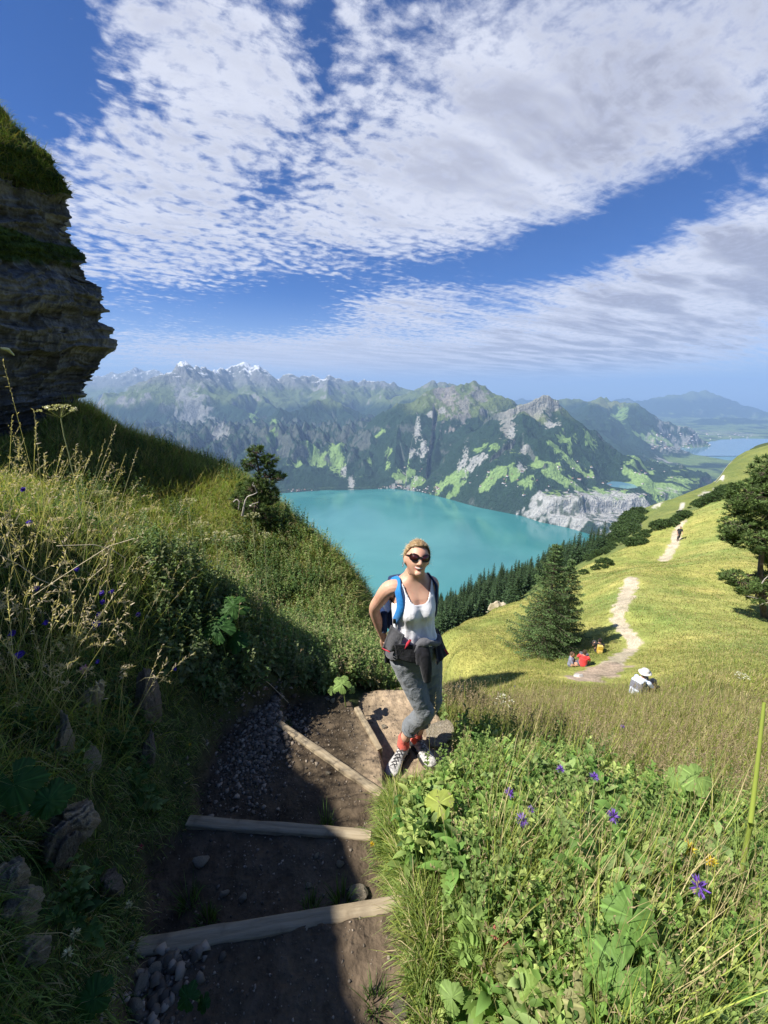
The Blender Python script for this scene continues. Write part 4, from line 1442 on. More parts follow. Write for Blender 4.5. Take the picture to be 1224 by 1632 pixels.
def leafy(rb, cen, r, nl, H, LL, LW, cols, w, up=.5, fold=.22):
    """upright herbs with lance shaped leaves spiralling round a stem"""
    n = len(cen)
    h = H * (.6 + .7 * rng.random(n))
    lean = rng.normal(0, .18, (n, 3))
    lean[:, 2] = 0
    ax = unit(np.array([0, 0, 1.0]) + lean)
    base = pick(n, cols, w)
    rb.add(cen, ax, h, .004 + 0 * h, base * .9, (1, .8, .6), 0.02)
    root = np.repeat(cen, nl, 0)
    k = np.tile(np.arange(nl), n)
    tq = (k + .5) / nl
    root = root + np.repeat(ax, nl, 0) * (np.repeat(h, nl) * (.1 + .9 * tq))[:, None]
    a = k * 2.4 + np.repeat(rng.random(n) * 6.3, nl) + rng.normal(0, .3, n * nl)
    el_ = up + .5 * tq + rng.normal(0, .2, n * nl)
    d = np.stack([np.cos(a) * np.cos(el_), np.sin(a) * np.cos(el_), np.sin(el_)], -1)
    side = np.stack([-np.sin(a), np.cos(a), rng.normal(0, .25, n * nl)], -1)
    Ls = LL * (1.15 - .65 * tq) * (.7 + .6 * rng.random(n * nl))
    col = np.repeat(base, nl, 0) * (1 + rng.normal(0, .15, (n * nl, 1)))
    rb.add(root, d, Ls, Ls * LW, np.clip(col, .01, .8), (.12, .62, 1, .85, .5, 0), .25 + .5 * rng.random(n * nl), side, fold)


def stalks(rb, cen, H, col, headcol, droop=.5, sp=14, lean=.5, dirbias=None, hw=.012, stemw=.0018):
    """flowering grass stalks with a feathery head"""
    n = len(cen)
    a = rng.random(n) * 6.3
    d = unit(np.stack([np.cos(a) * lean * rng.random(n), np.sin(a) * lean * rng.random(n), np.ones(n)], -1) + (0 if dirbias is None else dirbias))
    L = H * (.6 + .6 * rng.random(n))
    dr = droop * rng.random(n)
    colr = np.array(col) * (1 + rng.normal(0, .12, (n, 1)))
    rr_ = np.hypot(cen[:, 0], cen[:, 1])
    rb.add(cen, d, L, np.maximum(stemw, rr_ * .0008), colr, (1, .9, .8, .7, .6, .4), dr)
    tq = np.tile(np.linspace(.72, 1.0, sp), n)
    rt = np.repeat(cen, sp, 0)
    dd, LL, DD = np.repeat(d, sp, 0), np.repeat(L, sp), np.repeat(dr, sp)
    c = rt + dd * (LL * (tq - .12 * DD * tq * tq))[:, None] + np.array([0, 0, -1.0]) * (LL * DD * tq * tq)[:, None]
    d2 = unit(dd + rng.normal(0, .55, (n * sp, 3)) - np.array([0, 0, 1]) * DD[:, None] * .9)
    hc = np.array(headcol) * (1 + rng.normal(0, .15, (n * sp, 1)))
    rb.add(c, d2, hw * (1.3 - tq * .5) * 1.4, hw * .28, hc, (.5, 1, 0), .1)


front = lambda x, y, r, a: (a > 2) | (y < .9) & (x > .12)
# ---- right bank, near
rb = Ribs()
c_, r_s = sample(14500, .42, 2.9, -3, 84, lambda x, y, r, a: (x > .05) & (np.hypot(x - .17, y - 1.98) > .17))
tufts(rb, c_, r_s, 13, .23, .0036, [GRN, YGR, STR, LGR], [4, 4, 1.3, 4], lean=.75, droop=(.1, .9), dirbias=np.array([.15, .1, 0]))
c_, r_s = sample(1700, .55, 3.0, 12, 84, lambda x, y, r, a: (x > .3) & (pn(x * 1.8, y * 1.8, 804) > -.1))
tufts(rb, c_, r_s, 9, .42, .004, [YGR, LGR, STR], [4, 3, 2], lean=.35, droop=(.0, .35), dirbias=np.array([.25, .1, 0]))
c_, r_s = sample(420, .6, 3.2, 6, 58, lambda x, y, r, a: x > .25)
stalks(rb, c_, .55, (.34, .33, .13), (.42, .33, .19), .3, 12, .5)
yy = rng.uniform(.42, 1.62, 520)
xx = np.interp(yy, [.4, .96, 1.3, 1.7, 1.85], [.17, .10, .02, .06, .14]) + rng.uniform(-.02, .07, 520)
c_ = np.stack([xx, yy, gz(xx, yy)], -1)
for nb_ in (0,):
    N_ = 520 * 16
    aa_ = rng.random(N_) * 6.28
    d_ = unit(np.stack([np.cos(aa_) * .6 - .35, np.sin(aa_) * .6, 1 + 0 * aa_], -1) + rng.normal(0, .1, (N_, 3)))
    rb.add(np.repeat(c_, 16, 0) + rng.normal(0, .012, (N_, 3)) * [1, 1, 0], d_, rng.uniform(.09, .24, N_), .0034, pick(N_, [YGR, LGR, STR, GRN], [3, 4, 1, 3]), (1, .85, .5, 0), rng.uniform(.2, 1.1, N_))
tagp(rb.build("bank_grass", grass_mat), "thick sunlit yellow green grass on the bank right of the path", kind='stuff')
# ---- right bank herbs
rb = Ribs()
clump = lambda x, y, r, a: (pn(x * 2.2, y * 2.2, 801) > -.30) & (x > .10) & (np.hypot(x - .17, y - 1.9) > .32) & (path_sd(x, y) > .06)
c_, r_s = sample(6000, .46, 2.4, 2, 84, clump)
leafy(rb, c_, r_s, 12, .21, .095, .29, [(.17, .29, .06), (.27, .38, .10), (.38, .46, .14), (.08, .16, .035)], [4, 4, 4, 2])
c_, r_s = sample(2100, .9, 3.2, -6, 84, lambda x, y, r, a: (x > .2) & (pn(x * 2, y * 2, 802) > .0))
leafy(rb, c_, r_s, 16, .26, .045, .45, [(.14, .23, .06), (.22, .31, .09)], [1, 1])
c_, r_s = sample(280, .6, 2.2, 8, 84, lambda x, y, r, a: (x > .22) & (pn(x * 3, y * 3, 805) > -.1) & (np.hypot(x - .17, y - 1.9) > .45))
leafy(rb, c_, r_s, 11, .27, .17, .27, [(.15, .27, .06), (.26, .36, .12)], [1, 1])
# feathery leaves
c_, r_s = sample(640, .55, 2.2, 14, 84, lambda x, y, r, a: pn(x * 3, y * 3, 803) > .05)
n_ = len(c_)
a = rng.random(n_) * 6.3
d_ = unit(np.stack([np.cos(a) * .7, np.sin(a) * .7, .6 + .5 * rng.random(n_)], -1))
Lf = .16 + .1 * rng.random(n_)
rb.add(c_, d_, Lf, .003, (.15, .22, .06), (1, .8, .5), .3)
for k in range(9):
    tq = .25 + .75 * k / 9
    ctr = c_ + d_ * (Lf * (tq - .036 * tq * tq))[:, None] - np.array([0, 0, 1]) * (Lf * .3 * tq * tq)[:, None]
    sd_ = unit(np.cross(d_, [0, 0, 1.0]))
    for sg in (-1, 1):
        rb.add(ctr, unit(sd_ * sg + d_ * .5), Lf * .30 * (1.1 - tq * .75), Lf * .075, (.24, .36, .09), (.3, 1, .8, 0), .15)
tagp(rb.build("herb_cover", leaf_mat), "dense leafy herbs covering the bank right of the path", kind='stuff')
# ---- right slope below, up to the resting hikers: fine brown and golden grass
rb = Ribs()
c_, r_s = sample(24000, 2.7, 13, -2, 84, lambda x, y, r, a: ~((a < 3) & (r < 3.2)))
tufts(rb, c_, r_s, 9, .20, .004, [GRN, YGR, STR, (.26, .24, .08)], [2, 4, 3, 4], lean=.6, droop=(.0, .7), dirbias=np.array([.2, .1, 0]))
c_, r_s = sample(7600, 2.3, 11, 4, 84)
stalks(rb, c_, .42, (.34, .31, .13), (.36, .27, .18), .25, 9, .4, hw=.016, stemw=.0022)
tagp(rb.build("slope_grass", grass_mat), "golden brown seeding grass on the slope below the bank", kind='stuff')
# ---- meadow by the far path
rb = Ribs()


def off_path(x, y, r, a):
    d = np.full(x.shape, 1e9)
    for pts, w in ((pa, .62), (pb, .9), (pd, 1.2)):
        for i in range(len(pts) - 1):
            x0, y0 = pts[i][:2]
            x1, y1 = pts[i + 1][:2]
            ex, ey = x1 - x0, y1 - y0
            t_ = np.clip(((x - x0) * ex + (y - y0) * ey) / (ex * ex + ey * ey), 0, 1)
            d = np.minimum(d, np.hypot(x - x0 - t_ * ex, y - y0 - t_ * ey) / w)
    return d > 1.0


c_, r_s = sample(52000, 11, 92, -1, 68, off_path)
mm = fbm(c_[:, 0] / 5, c_[:, 1] / 5, 3, 77)
tufts(rb, c_, r_s, 6, .16, .006, [(.27, .30, .075), (.34, .34, .10), (.46, .38, .18), (.14, .21, .05)], [4, 4, 3, 3], lean=.8, droop=(.1, .8), spread=.10)
tagp(rb.build("meadow_grass", grass_mat), "yellow green meadow grass around the far path", kind='stuff')
# ---- left bank, near
rb = Ribs()
lft = lambda x, y, r, a: (x < -.35)
c_, r_s = sample(13500, .42, 4.3, -84, -8, lambda x, y, r, a: (x < -.3) & ~((r < 2.6) & (a > -24)))
tufts(rb, c_, r_s, 14, .20, .0030, [GRN, DGR, LGR, STR], [5, 3, 4, .7], lean=.9, droop=(.3, 1.3), dirbias=np.array([.35, -.1, 0]))
c_, r_s = sample(3300, 1.2, 4.2, -84, -20, lambda x, y, r, a: (x < -1.2))
tufts(rb, c_, r_s, 9, .34, .0030, [LGR, YGR, STR], [5, 4, 1.5], lean=.7, droop=(.1, 1.0), dirbias=np.array([.2, -.1, 0]))
c_, r_s = sample(520, 1.5, 4.2, -52, -22, lambda x, y, r, a: x < -1.4)
stalks(rb, c_, .62, (.50, .46, .25), (.60, .50, .33), .65, 16, .7, dirbias=np.array([.25, 0, 0]), hw=.014)
c_, r_s = sample(200, 1.8, 3.0, -56, -40)
stalks(rb, c_, .85, (.50, .46, .25), (.62, .52, .36), .55, 18, .5, dirbias=np.array([.25, 0, 0]), hw=.016, stemw=.0024)
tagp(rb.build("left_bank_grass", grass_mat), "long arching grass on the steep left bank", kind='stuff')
rb = Ribs()
c_, r_s = sample(2700, .45, 3.6, -84, -12, lambda x, y, r, a: (x < -.45) & (pn(x * 2.1, y * 2.1, 811) > -.05) & (path_sd(x, y) > .1))
leafy(rb, c_, r_s, 12, .15, .055, .45, [(.05, .12, .03), (.08, .16, .04), (.16, .24, .08)], [4, 3, 2])
c_, r_s = sample(1500, 2.3, 4.6, -34, -7, lambda x, y, r, a: (x < -.3))
leafy(rb, c_, r_s, 16, .26, .06, .45, [(.14, .22, .07), (.20, .27, .10), (.28, .32, .15)], [3, 3, 2])
tagp(rb.build("left_bank_herbs", leaf_mat), "small leafy herbs between the grass of the left bank", kind='stuff')
# ---- bushes at the turn of the path and under the far slope
rb = Ribs()
c_, r_s = sample(3600, 2.75, 6.5, -24, 4, lambda x, y, r, a: (path_sd(x, y) > .1))
leafy(rb, c_, r_s, 14, .30, .055, .5, [(.15, .24, .065), (.24, .32, .10), (.36, .36, .16)], [3, 3, 2])
c_, r_s = sample(3000, 4.2, 11, -40, -5, lambda x, y, r, a: pn(x * .9, y * .9, 821) > .05)
leafy(rb, c_, r_s, 14, .36, .075, .55, [(.07, .13, .035), (.10, .16, .05), (.16, .19, .08)], [3, 3, 1])
c_, r_s = sample(1500, 2.6, 8, -25, 3, lambda x, y, r, a: path_sd(x, y) > .1)
stalks(rb, c_, .38, (.45, .38, .22), (.5, .38, .25), .6, 8, .6, hw=.016)
tagp(rb.build("undergrowth", leaf_mat), "low leafy undergrowth at the bend of the path", kind='stuff')
# ---- far left slope, long hanging grass
rb = Ribs()
c_, r_s = sample(34000, 4.4, 15.5, -64, -2)
sunl = ss(np.degrees(np.arctan2(c_[:, 0], c_[:, 1])), -60, -5)
tufts(rb, c_, r_s, 10, .36, .006, [GRN, LGR, (.24, .27, .06), (.42, .35, .15)], [3, 5, 5, 2], lean=.8, droop=(.2, 1.2), dirbias=np.array([.45, -.35, 0]), spread=.07)
c_, r_s = sample(5200, 8.5, 14.5, -40, -2)
tufts(rb, c_, r_s, 9, .46, .007, [(.24, .27, .06), (.42, .35, .15), LGR], [4, 3, 3], lean=.6, droop=(.1, .8), dirbias=np.array([.25, -.1, 0]))
tagp(rb.build("far_slope_grass", grass_mat), "long hanging grass on the farther left slope", kind='stuff')
# ---- grass on the cliff
rb = Ribs()
gm_ = grassy > .6
ii, jj = np.nonzero(gm_)
ok = CV2[ii, jj, 1] > 3
ii, jj = ii[ok], jj[ok]
sel = rng.choice(len(ii), min(5200, len(ii)), replace=False)
root = CV2[ii[sel], jj[sel]]
nn_ = np.concatenate([nrm[ii[sel], jj[sel]], np.zeros((len(sel), 1))], -1)
nb = 9
N = len(root) * nb
d_ = unit(np.repeat(nn_, nb, 0) * .8 + np.array([0, 0, .55]) + rng.normal(0, .35, (N, 3)))
rb.add(np.repeat(root, nb, 0) - np.repeat(nn_, nb, 0) * .03, d_, .16 + .2 * rng.random(N), .007, pick(N, [DGR, GRN, (.14, .15, .05)], [4, 4, 1]), (1, .8, .5, 0), .5 + .6 * rng.random(N))
# rim
n_ = 2600
ri = rng.integers(NZR - 120, NZR - 1, n_)
ci = rng.integers(60, nc - 60, n_)
root = CV2[ri, ci]
N = n_ * 7
d_ = unit(np.array([.25, -.1, .9]) + rng.normal(0, .4, (N, 3)))
rb.add(np.repeat(root, 7, 0), d_, .14 + .28 * rng.random(N), .006, pick(N, [GRN, (.2, .2, .06), (.3, .25, .1)], [4, 3, 1]), (1, .8, .5, 0), .4)
tagp(rb.build("cliff_grass", grass_mat), "grass tufts hanging on the ledges and rim of the cliff", kind='stuff')
# ================================================================== trees
bark, t, b = material("bark", rough=.95, spec=.1)
co = t.n('ShaderNodeTexCoord').outputs['Object']
bn = t.noise(t.vm('MULTIPLY', co, (9, 9, 2.5)), 2.0, 6, .7)
t.put(b.inputs['Base Color'], t.ramp(bn, [(.3, (.06, .045, .035)), (.7, (.19, .15, .12))]))
bump(t, b, bn, .8, .03)
deadwood, t, b = material("bleached_wood", rough=.85, spec=.1)
co = t.n('ShaderNodeTexCoord').outputs['Object']
t.put(b.inputs['Base Color'], t.ramp(t.noise(co, 14, 5, .6), [(.3, (.26, .23, .2)), (.7, (.52, .48, .43))]))
needle_mat = foliage_mat("conifer_needles", .12, .6, .2)


class Tubes:
    def __init__(self):
        self.V, self.F, self.n = [], [], 0

    def add(self, pts, rad, seg=7):
        pts = np.array(pts, float)
        rad = np.broadcast_to(rad, len(pts))
        tg = np.gradient(pts, axis=0)
        tg = unit(tg)
        ref = np.array([0.31, 0.2, 0.93]) if abs(tg[0][2]) < .9 else np.array([1.0, 0.1, 0])
        s = unit(np.cross(tg, ref))
        u = np.cross(s, tg)
        a = np.arange(seg) / seg * 2 * math.pi
        V = pts[:, None] + rad[:, None, None] * (np.cos(a)[None, :, None] * s[:, None] + np.sin(a)[None, :, None] * u[:, None])
        V = np.transpose(V, (1, 0, 2)).reshape(-1, 3)
        F = grid_faces(seg, len(pts), True) + self.n
        self.V.append(V)
        self.F.append(F)
        self.n += len(V)

    def build(self, name, mat, parent=None, link=True):
        return mesh_np(name, np.concatenate(self.V), np.concatenate(self.F), mat, parent, link=link)


def curve(a, b_, sag=0.0, n=7, wob=0.0, seed=0):
    a, b_ = np.array(a, float), np.array(b_, float)
    t_ = np.linspace(0, 1, n)[:, None]
    p = a * (1 - t_) + b_ * t_
    p[:, 2] += sag * np.sin(t_[:, 0] * math.pi)
    if wob:
        g = np.random.default_rng(seed)
        p += np.cumsum(g.normal(0, wob, p.shape), 0) * np.sin(t_ * math.pi)
    return p


def spruce(H, Rb, levels, per, twigs, seed, fine=True):
    """trunk and crown meshes of a spruce standing at the origin"""
    g = np.random.default_rng(seed)
    tb = Tubes()
    tb.add([(0, 0, -.3), (0, 0, H * .3), (.02 * H * .3, 0, H * .65), (0, 0, H)], [H * .020, H * .015, H * .008, .006], 8)
    rb = Ribs()
    for k in range(levels):
        f = (k + .5) / levels
        z = H * (.04 + .94 * f)
        R_ = Rb * (1 - f) ** .85 * (1.0 + .10 * math.sin(k * 2.1)) + .06
        m = max(4, int(per * (1 - f * .5)))
        for j in range(m):
            a = j / m * 6.283 + k * 1.3 + g.normal(0, .18)
            L = R_ * g.uniform(.60, 1.18)
            if g.random() < .07:
                L *= .5
            dz = L * (.35 * f - .30 * (1 - f)) + g.normal(0, .03) * L
            st = np.array([0, 0, z])
            en = np.array([math.cos(a) * L, math.sin(a) * L, z + dz])
            p = curve(st, en, -.06 * L, 6)
            p[-1, 2] += .06 * L
            if fine:
                tb.add(p, np.linspace(.012 + .006 * L, .003, 6), 4)
            nt_ = max(4, int(twigs * L / Rb) + 3)
            tq = np.linspace(.15, 1, nt_)
            c = np.stack([np.interp(tq, np.linspace(0, 1, 6), p[:, i]) for i in range(3)], -1)
            ax = unit(en - st)
            sd = unit(np.cross(ax, [0, 0, 1.0]))
            colr = np.array([.075, .12, .042]) * g.uniform(.65, 1.35) if fine else np.array([.045, .082, .032]) * g.uniform(.7, 1.3)
            for sg in (-1, 1):
                d = unit(sd * sg * (.9) + ax * .75 + np.array([0, 0, -.22]) + g.normal(0, .16, (nt_, 3)))
                Lt = (L * .34 * (1.08 - tq) + .10) * g.uniform(.7, 1.2, nt_)
                if fine:
                    # needles along the twig
                    nn = 9
                    tt_ = np.tile(np.linspace(.08, 1, nn), nt_)
                    cc_ = np.repeat(c, nn, 0) + np.repeat(d, nn, 0) * (tt_ * np.repeat(Lt, nn))[:, None]
                    nd = unit(np.repeat(d, nn, 0) * .7 + g.normal(0, .75, (nn * nt_, 3)))
                    tipc = (.5 + .9 * np.repeat(tq, nn) * tt_)[:, None]
                    rb.add(cc_, nd, .085, .030, colr * (.8 + .5 * tipc) * g.uniform(.8, 1.25, (nn * nt_, 1)), (.5, 1, 0), .05)
                else:
                    rb.add(c, d, Lt * 1.3, Lt * .55 + .1, colr * g.uniform(.7, 1.3, (nt_, 1)), (.6, 1, 0), .15)
            rb.add(c[-2:], unit(ax + g.normal(0, .1, (2, 3))), .12 if fine else L * .3, .05 if fine else L * .2, colr * 1.3, (.6, 1, 0), 0)
    return tb, rb


def tree_thing(name, loc, rotz, label, cat, group=None, sc=1.0):
    o = new_obj(name, None)
    o.location = loc
    o.rotation_euler = (0, 0, rotz)
    o.scale = (sc, sc, sc)
    return tagp(o, label, cat, group)


base = near_hit(864, 1044, 9)
dep = base[1]
topz = P(885, 862, dep + .2)[2]
Hs = topz - base[2]
tb, rb = spruce(Hs, 2.0, 30, 10, 12, 11)
T = tree_thing("spruce_tree", base, .6, "tall dark spruce in the meadow left of the resting hikers", "tree", "near spruces in the meadow")
tb.build("trunk", bark, T)
rb.build("crown", needle_mat, T)
b2 = near_hit(892, 1026, 9)
tz = P(906, 890, b2[1])[2]
tb, rb = spruce(tz - b2[2], 1.35, 26, 9, 9, 12)
T = tree_thing("spruce_tree", b2, 2.1, "shorter spruce growing tight against the right side of the tall one", "tree", "near spruces in the meadow")
tb.build("trunk", bark, T)
rb.build("crown", needle_mat, T)


def needle_clusters(rb, cen, n_each, L, W, g, upb=.55, col=(.10, .155, .045)):
    n = len(cen)
    N = n * n_each
    d = unit(g.normal(0, 1, (N, 3)) + np.array([0, 0, upb]))
    d[:, 2] = np.where(d[:, 2] < -.35, -d[:, 2], d[:, 2])
    cb = np.repeat(np.array(col) * g.uniform(.6, 1.35, (n, 1)), n_each, 0) * g.uniform(.8, 1.2, (N, 1))
    rb.add(np.repeat(cen, n_each, 0) + d * L * .1, d, L * g.uniform(.7, 1.2, N), W, cb, (.6, 1, 0), .05)


def pine(base, lobes, Y, trunk_px, seed, lab, cat, nclu, L, W, name="mountain_pine", group=None, n_each=20, dead=None, rad=.12):
    """lobes: (px, py, half width px, half height px, depth offset m)"""
    g = np.random.default_rng(seed)
    T = tree_thing(name, base, 0, lab, cat, group)
    tb = Tubes()
    tp = [np.zeros(3)] + [P(a, b_, Y + c) - base for a, b_, c in trunk_px]
    tp[0][2] -= .3
    tp = np.array(tp)
    u_ = np.linspace(0, 1, len(tp))
    uu = np.linspace(0, 1, 24)
    tp2 = np.stack([np.interp(uu, u_, tp[:, i]) for i in range(3)], -1)
    for _ in range(2):
        tp2[1:-1] = (tp2[:-2] + tp2[1:-1] * 2 + tp2[2:]) / 4
    tb.add(tp2, rad * (1 - uu * .75), 9)
    rb = Ribs()
    area = sum(a[2] * a[3] for a in lobes)
    for li_, (px, py, rx, ry, off) in enumerate(lobes):
        c = P(px, py, Y + off) - base
        sx = rx / FPX * (Y + off) / ray(px, py)[1] * 1.0
        sz = ry / FPX * (Y + off) / ray(px, py)[1]
        n = int(nclu * rx * ry / area)
        d = unit(g.normal(size=(n, 3)))
        rr2 = g.random(n) ** .33
        rr2 = .45 + .55 * rr2
        pos = c + d * rr2[:, None] * np.array([sx, sx, sz])
        lump = pn(pos[:, 0] / (sx * .45) + seed, pos[:, 2] / (sx * .45) + pos[:, 1] / (sx * .6), seed + li_)
        pos = pos[lump > -.25]
        needle_clusters(rb, pos, n_each, L, W, g)
        # a limb from the trunk into the lobe, with twigs
        i0 = np.argmin(np.linalg.norm(tp2 - (c - [0, 0, sz * .8]), axis=1))
        tb.add(curve(tp2[i0], c, -.1 * sx, 8, .03, seed + li_), np.linspace(rad * .42, rad * .14, 8), 6)
        for q in pos[::max(1, len(pos) // 26)]:
            tb.add(curve(c + (q - c) * .1, q, -.03, 5, .02, li_), np.linspace(rad * .13, .006, 5), 4)
    if dead:
        for (x0, y0, x1, y1, r0) in dead:
            dt = Tubes()
            dt.add(curve(P(x0, y0, Y - .8) - base, P(x1, y1, Y - .9) - base, .04, 8, .02, int(x0)), np.linspace(r0, r0 * .3, 8), 5)
            dt.build("dead_branch", deadwood, T)
    tb.build("trunk", bark, T)
    rb.build("crown", needle_mat, T)
    return T


Yp = near_hit(1222, 985)[1]
pine(near_hit(1222, 985), [(1222, 752, 26, 26, 0), (1200, 790, 34, 30, -.2), (1175, 800, 18, 22, .2), (1224, 815, 44, 34, 0), (1172, 838, 26, 20, 0), (1200, 855, 36, 26, -.3), (1232, 870, 30, 30, .4), (1270, 790, 60, 60, .3), (1165, 858, 16, 10, .2),
                            (1180, 925, 28, 14, 0), (1205, 945, 30, 16, -.3), (1232, 930, 26, 24, .2), (1162, 918, 12, 10, 0), (1265, 890, 40, 40, .5)],
     Yp, [(1214, 950, 0), (1211, 905, 0), (1218, 860, 0), (1226, 800, 0), (1228, 755, 0)], 21, "large dark mountain pine cut off by the right edge of the picture", "tree", 3600, .19, .030, rad=.17,
     dead=[(1212, 955, 1190, 950, .03), (1214, 930, 1236, 905, .03), (1210, 965, 1232, 958, .035)])
bp_ = near_hit(418, 835, 4)
bp_ = bp_ if bp_ is not None else P(418, 835, 9)
Yq = bp_[1]
pine(bp_, [(408, 722, 13, 12, 0), (428, 736, 15, 12, 0), (398, 742, 12, 11, 0), (443, 758, 11, 7, 0), (424, 762, 20, 14, 0), (402, 778, 22, 16, -.1), (430, 790, 16, 16, 0), (408, 806, 26, 16, -.2), (385, 800, 16, 16, 0), (425, 822, 20, 12, -.2)],
     Yq, [(412, 805, 0), (420, 780, 0), (412, 750, 0), (408, 722, 0)], 22, "small mountain pine standing out on the ridge of the left slope", "tree", 620, .072, .010, rad=.04, n_each=18,
     dead=[(386, 822, 410, 785, .018), (398, 806, 412, 800, .012), (410, 785, 404, 768, .010), (372, 800, 380, 812, .010)])

# low pine shrubs along the shoulder of the hill
def shrub_mesh(seed):
    g = np.random.default_rng(seed)
    rb = Ribs()
    d = unit(g.normal(size=(150, 3)))
    d[:, 2] = np.abs(d[:, 2])
    pos = d * (.5 + .5 * g.random((150, 1)) ** .4) * np.array([1.15, 1.0, .95])
    pos = pos[pn(pos[:, 0] * 2.2, pos[:, 2] * 2.2 + pos[:, 1], seed) > -.3]
    needle_clusters(rb, pos, 16, .24, .05, g, .8, (.055, .095, .028))
    tb = Tubes()
    for q in pos[::8]:
        tb.add(curve((0, 0, -.3), q, -.05, 5), np.linspace(.05, .012, 5), 4)
    nv = rb.n
    V = np.concatenate(rb.V + tb.V)
    C_ = np.concatenate(rb.C + [np.tile([.07, .055, .04], (tb.n, 1))])
    F = [np.concatenate(rb.Q) if rb.Q else np.zeros((0, 4), int), np.concatenate(rb.T), np.concatenate(tb.F) + nv]
    return mesh_np("mountain_pine_shrub", V, [f for f in F if len(f)], needle_mat, col=C_, link=False)


SHR = [shrub_mesh(s) for s in (31, 32, 33)]
g5 = np.random.default_rng(55)


def in_poly(px, py, poly):
    return bool(poly_sd(poly, np.array([px], float), np.array([py], float))[0] < 0)


SPOL = [([(885, 880), (960, 862), (985, 850), (1000, 862), (985, 880), (930, 895), (890, 905)], 70, 46, 1.5, 60),
        ([(1000, 868), (1060, 832), (1085, 818), (1095, 822), (1060, 842), (1010, 872)], 26, 46, .9, 40),
        ([(980, 842), (1010, 815), (1030, 815), (1012, 850), (985, 862)], 40, 180, 3.0, 150),
        ([(1095, 812), (1140, 785), (1165, 775), (1165, 790), (1120, 808)], 22, 55, 1.0, 40),
        ([(1030, 800), (1050, 795), (1110, 775), (1120, 772), (1060, 800)], 8, 200, 2.2, 150)]
SLAB = ["dark low mountain pine in the belt below the shoulder of the meadow", "small dark pine shrub on the crest beside the far path", "dark shrub on the rocky edge of the farther green ridge", "low pine shrub near the crest under the far ridge", "tiny dark shrub on the skyline of the farther ridge"]
for pi_, (poly, n, rmin, sc, _) in enumerate(SPOL):
    xs_ = [p[0] for p in poly]
    ys_ = [p[1] for p in poly]
    k = 0
    for _ in range(n * 6):
        if k >= n:
            break
        px, py = g5.uniform(min(xs_), max(xs_)), g5.uniform(min(ys_), max(ys_))
        if not in_poly(px, py, poly):
            continue
        h = near_hit(px, py, rmin)
        if h is None:
            continue
        o = new_obj("mountain_pine_shrub", SHR[k % 3])
        o.location = h
        s = sc * g5.uniform(.6, 1.35)
        o.scale = (s * 1.2, s * 1.2, s)
        o.rotation_euler = (0, 0, g5.uniform(0, 6.3))
        tagp(o, SLAB[pi_], "shrub", SLAB[pi_].replace("dark ", "").replace("small ", "").replace("tiny ", "") + " group")
        k += 1
for (px, py, s, lab) in [(963, 903, 1.0, "lone dark pine shrub in the open meadow below the shoulder"), (948, 908, .5, "very small pine shrub just left of the lone one in the meadow"), (930, 915, .55, "small dark shrub between the spruce and the lone pine shrub")]:
    o = new_obj("mountain_pine_shrub", SHR[1])
    o.location = near_hit(px, py)
    o.scale = (s, s, s * 1.1)
    tagp(o, lab, "shrub")

# spruces of the forest on the slope to the lake
FT = []
for sd_ in (61, 62, 63):
    tb, rb = spruce(12, 2.6, 20, 8, 4, sd_, False)
    nv = rb.n
    V = np.concatenate(rb.V + tb.V)
    C_ = np.concatenate(rb.C + [np.tile([.06, .05, .04], (tb.n, 1))])
    F = [np.concatenate(rb.Q), np.concatenate(rb.T), np.concatenate(tb.F) + nv]
    FT.append(mesh_np("forest_spruce", V, F, needle_mat, col=C_, link=False))
fpoly = [(690, 985), (692, 955), (760, 928), (820, 908), (880, 888), (930, 870), (968, 856), (960, 880), (900, 910), (850, 935), (820, 965), (760, 985), (700, 1020)]
mpoly = [(706, 962), (722, 948), (752, 932), (775, 926), (768, 940), (735, 958), (712, 968)]
k = 0
for _ in range(4000):
    if k >= 285:
        break
    px, py = g5.uniform(685, 970), g5.uniform(855, 1020)
    if not in_poly(px, py, fpoly):
        continue
    inm = in_poly(px, py, mpoly)
    if inm and g5.random() > .06:
        continue
    h = near_hit(px, py, 78)
    if h is None or math.hypot(h[0], h[1]) > 420:
        continue
    o = new_obj("forest_spruce", FT[k % 3])
    o.location = h - np.array([0, 0, .3])
    s = g5.uniform(.55, 1.1)
    o.scale = (s, s, s * g5.uniform(.9, 1.15))
    o.rotation_euler = (0, 0, g5.uniform(0, 6.3))
    tagp(o, "dark spruce in the forest on the steep slope between meadow and lake", "tree", "forest spruces above the lake")
    k += 1
print("forest trees", k)
# pale rocks on the brow of the knoll
for i, (px, py, w, h_, lab) in enumerate([(792, 968, 1.1, .9, "left pale rock on the brow behind the hiker, before the forest"), (815, 960, 1.4, 1.2, "largest pale rock on the brow left of the tall spruce"), (830, 950, .8, .9, "small pale rock right of the largest one on the brow"), (776, 976, .7, .5, "lowest pale rock on the brow above the forest")]):
    p = near_hit(px, py)
    me = rock_mesh("brow_rock", 4, 240 + i, stone_mat, cracks=.5)
    put_rock("brow_rock", me, p, (w, w * .7, h_), (.1, .2, i), lab, "rock", "pale rocks on the brow of the knoll")
# ================================================================== people
def sphere_vf(nu=20, nv=12):
    th = np.arange(nu) / nu * 2 * math.pi
    ph = np.linspace(0, math.pi, nv)
    V = np.stack([np.outer(np.cos(th), np.sin(ph)), np.outer(np.sin(th), np.sin(ph)), np.outer(np.ones(nu), np.cos(ph))], -1)
    return V.reshape(-1, 3), grid_faces(nu, nv, True)


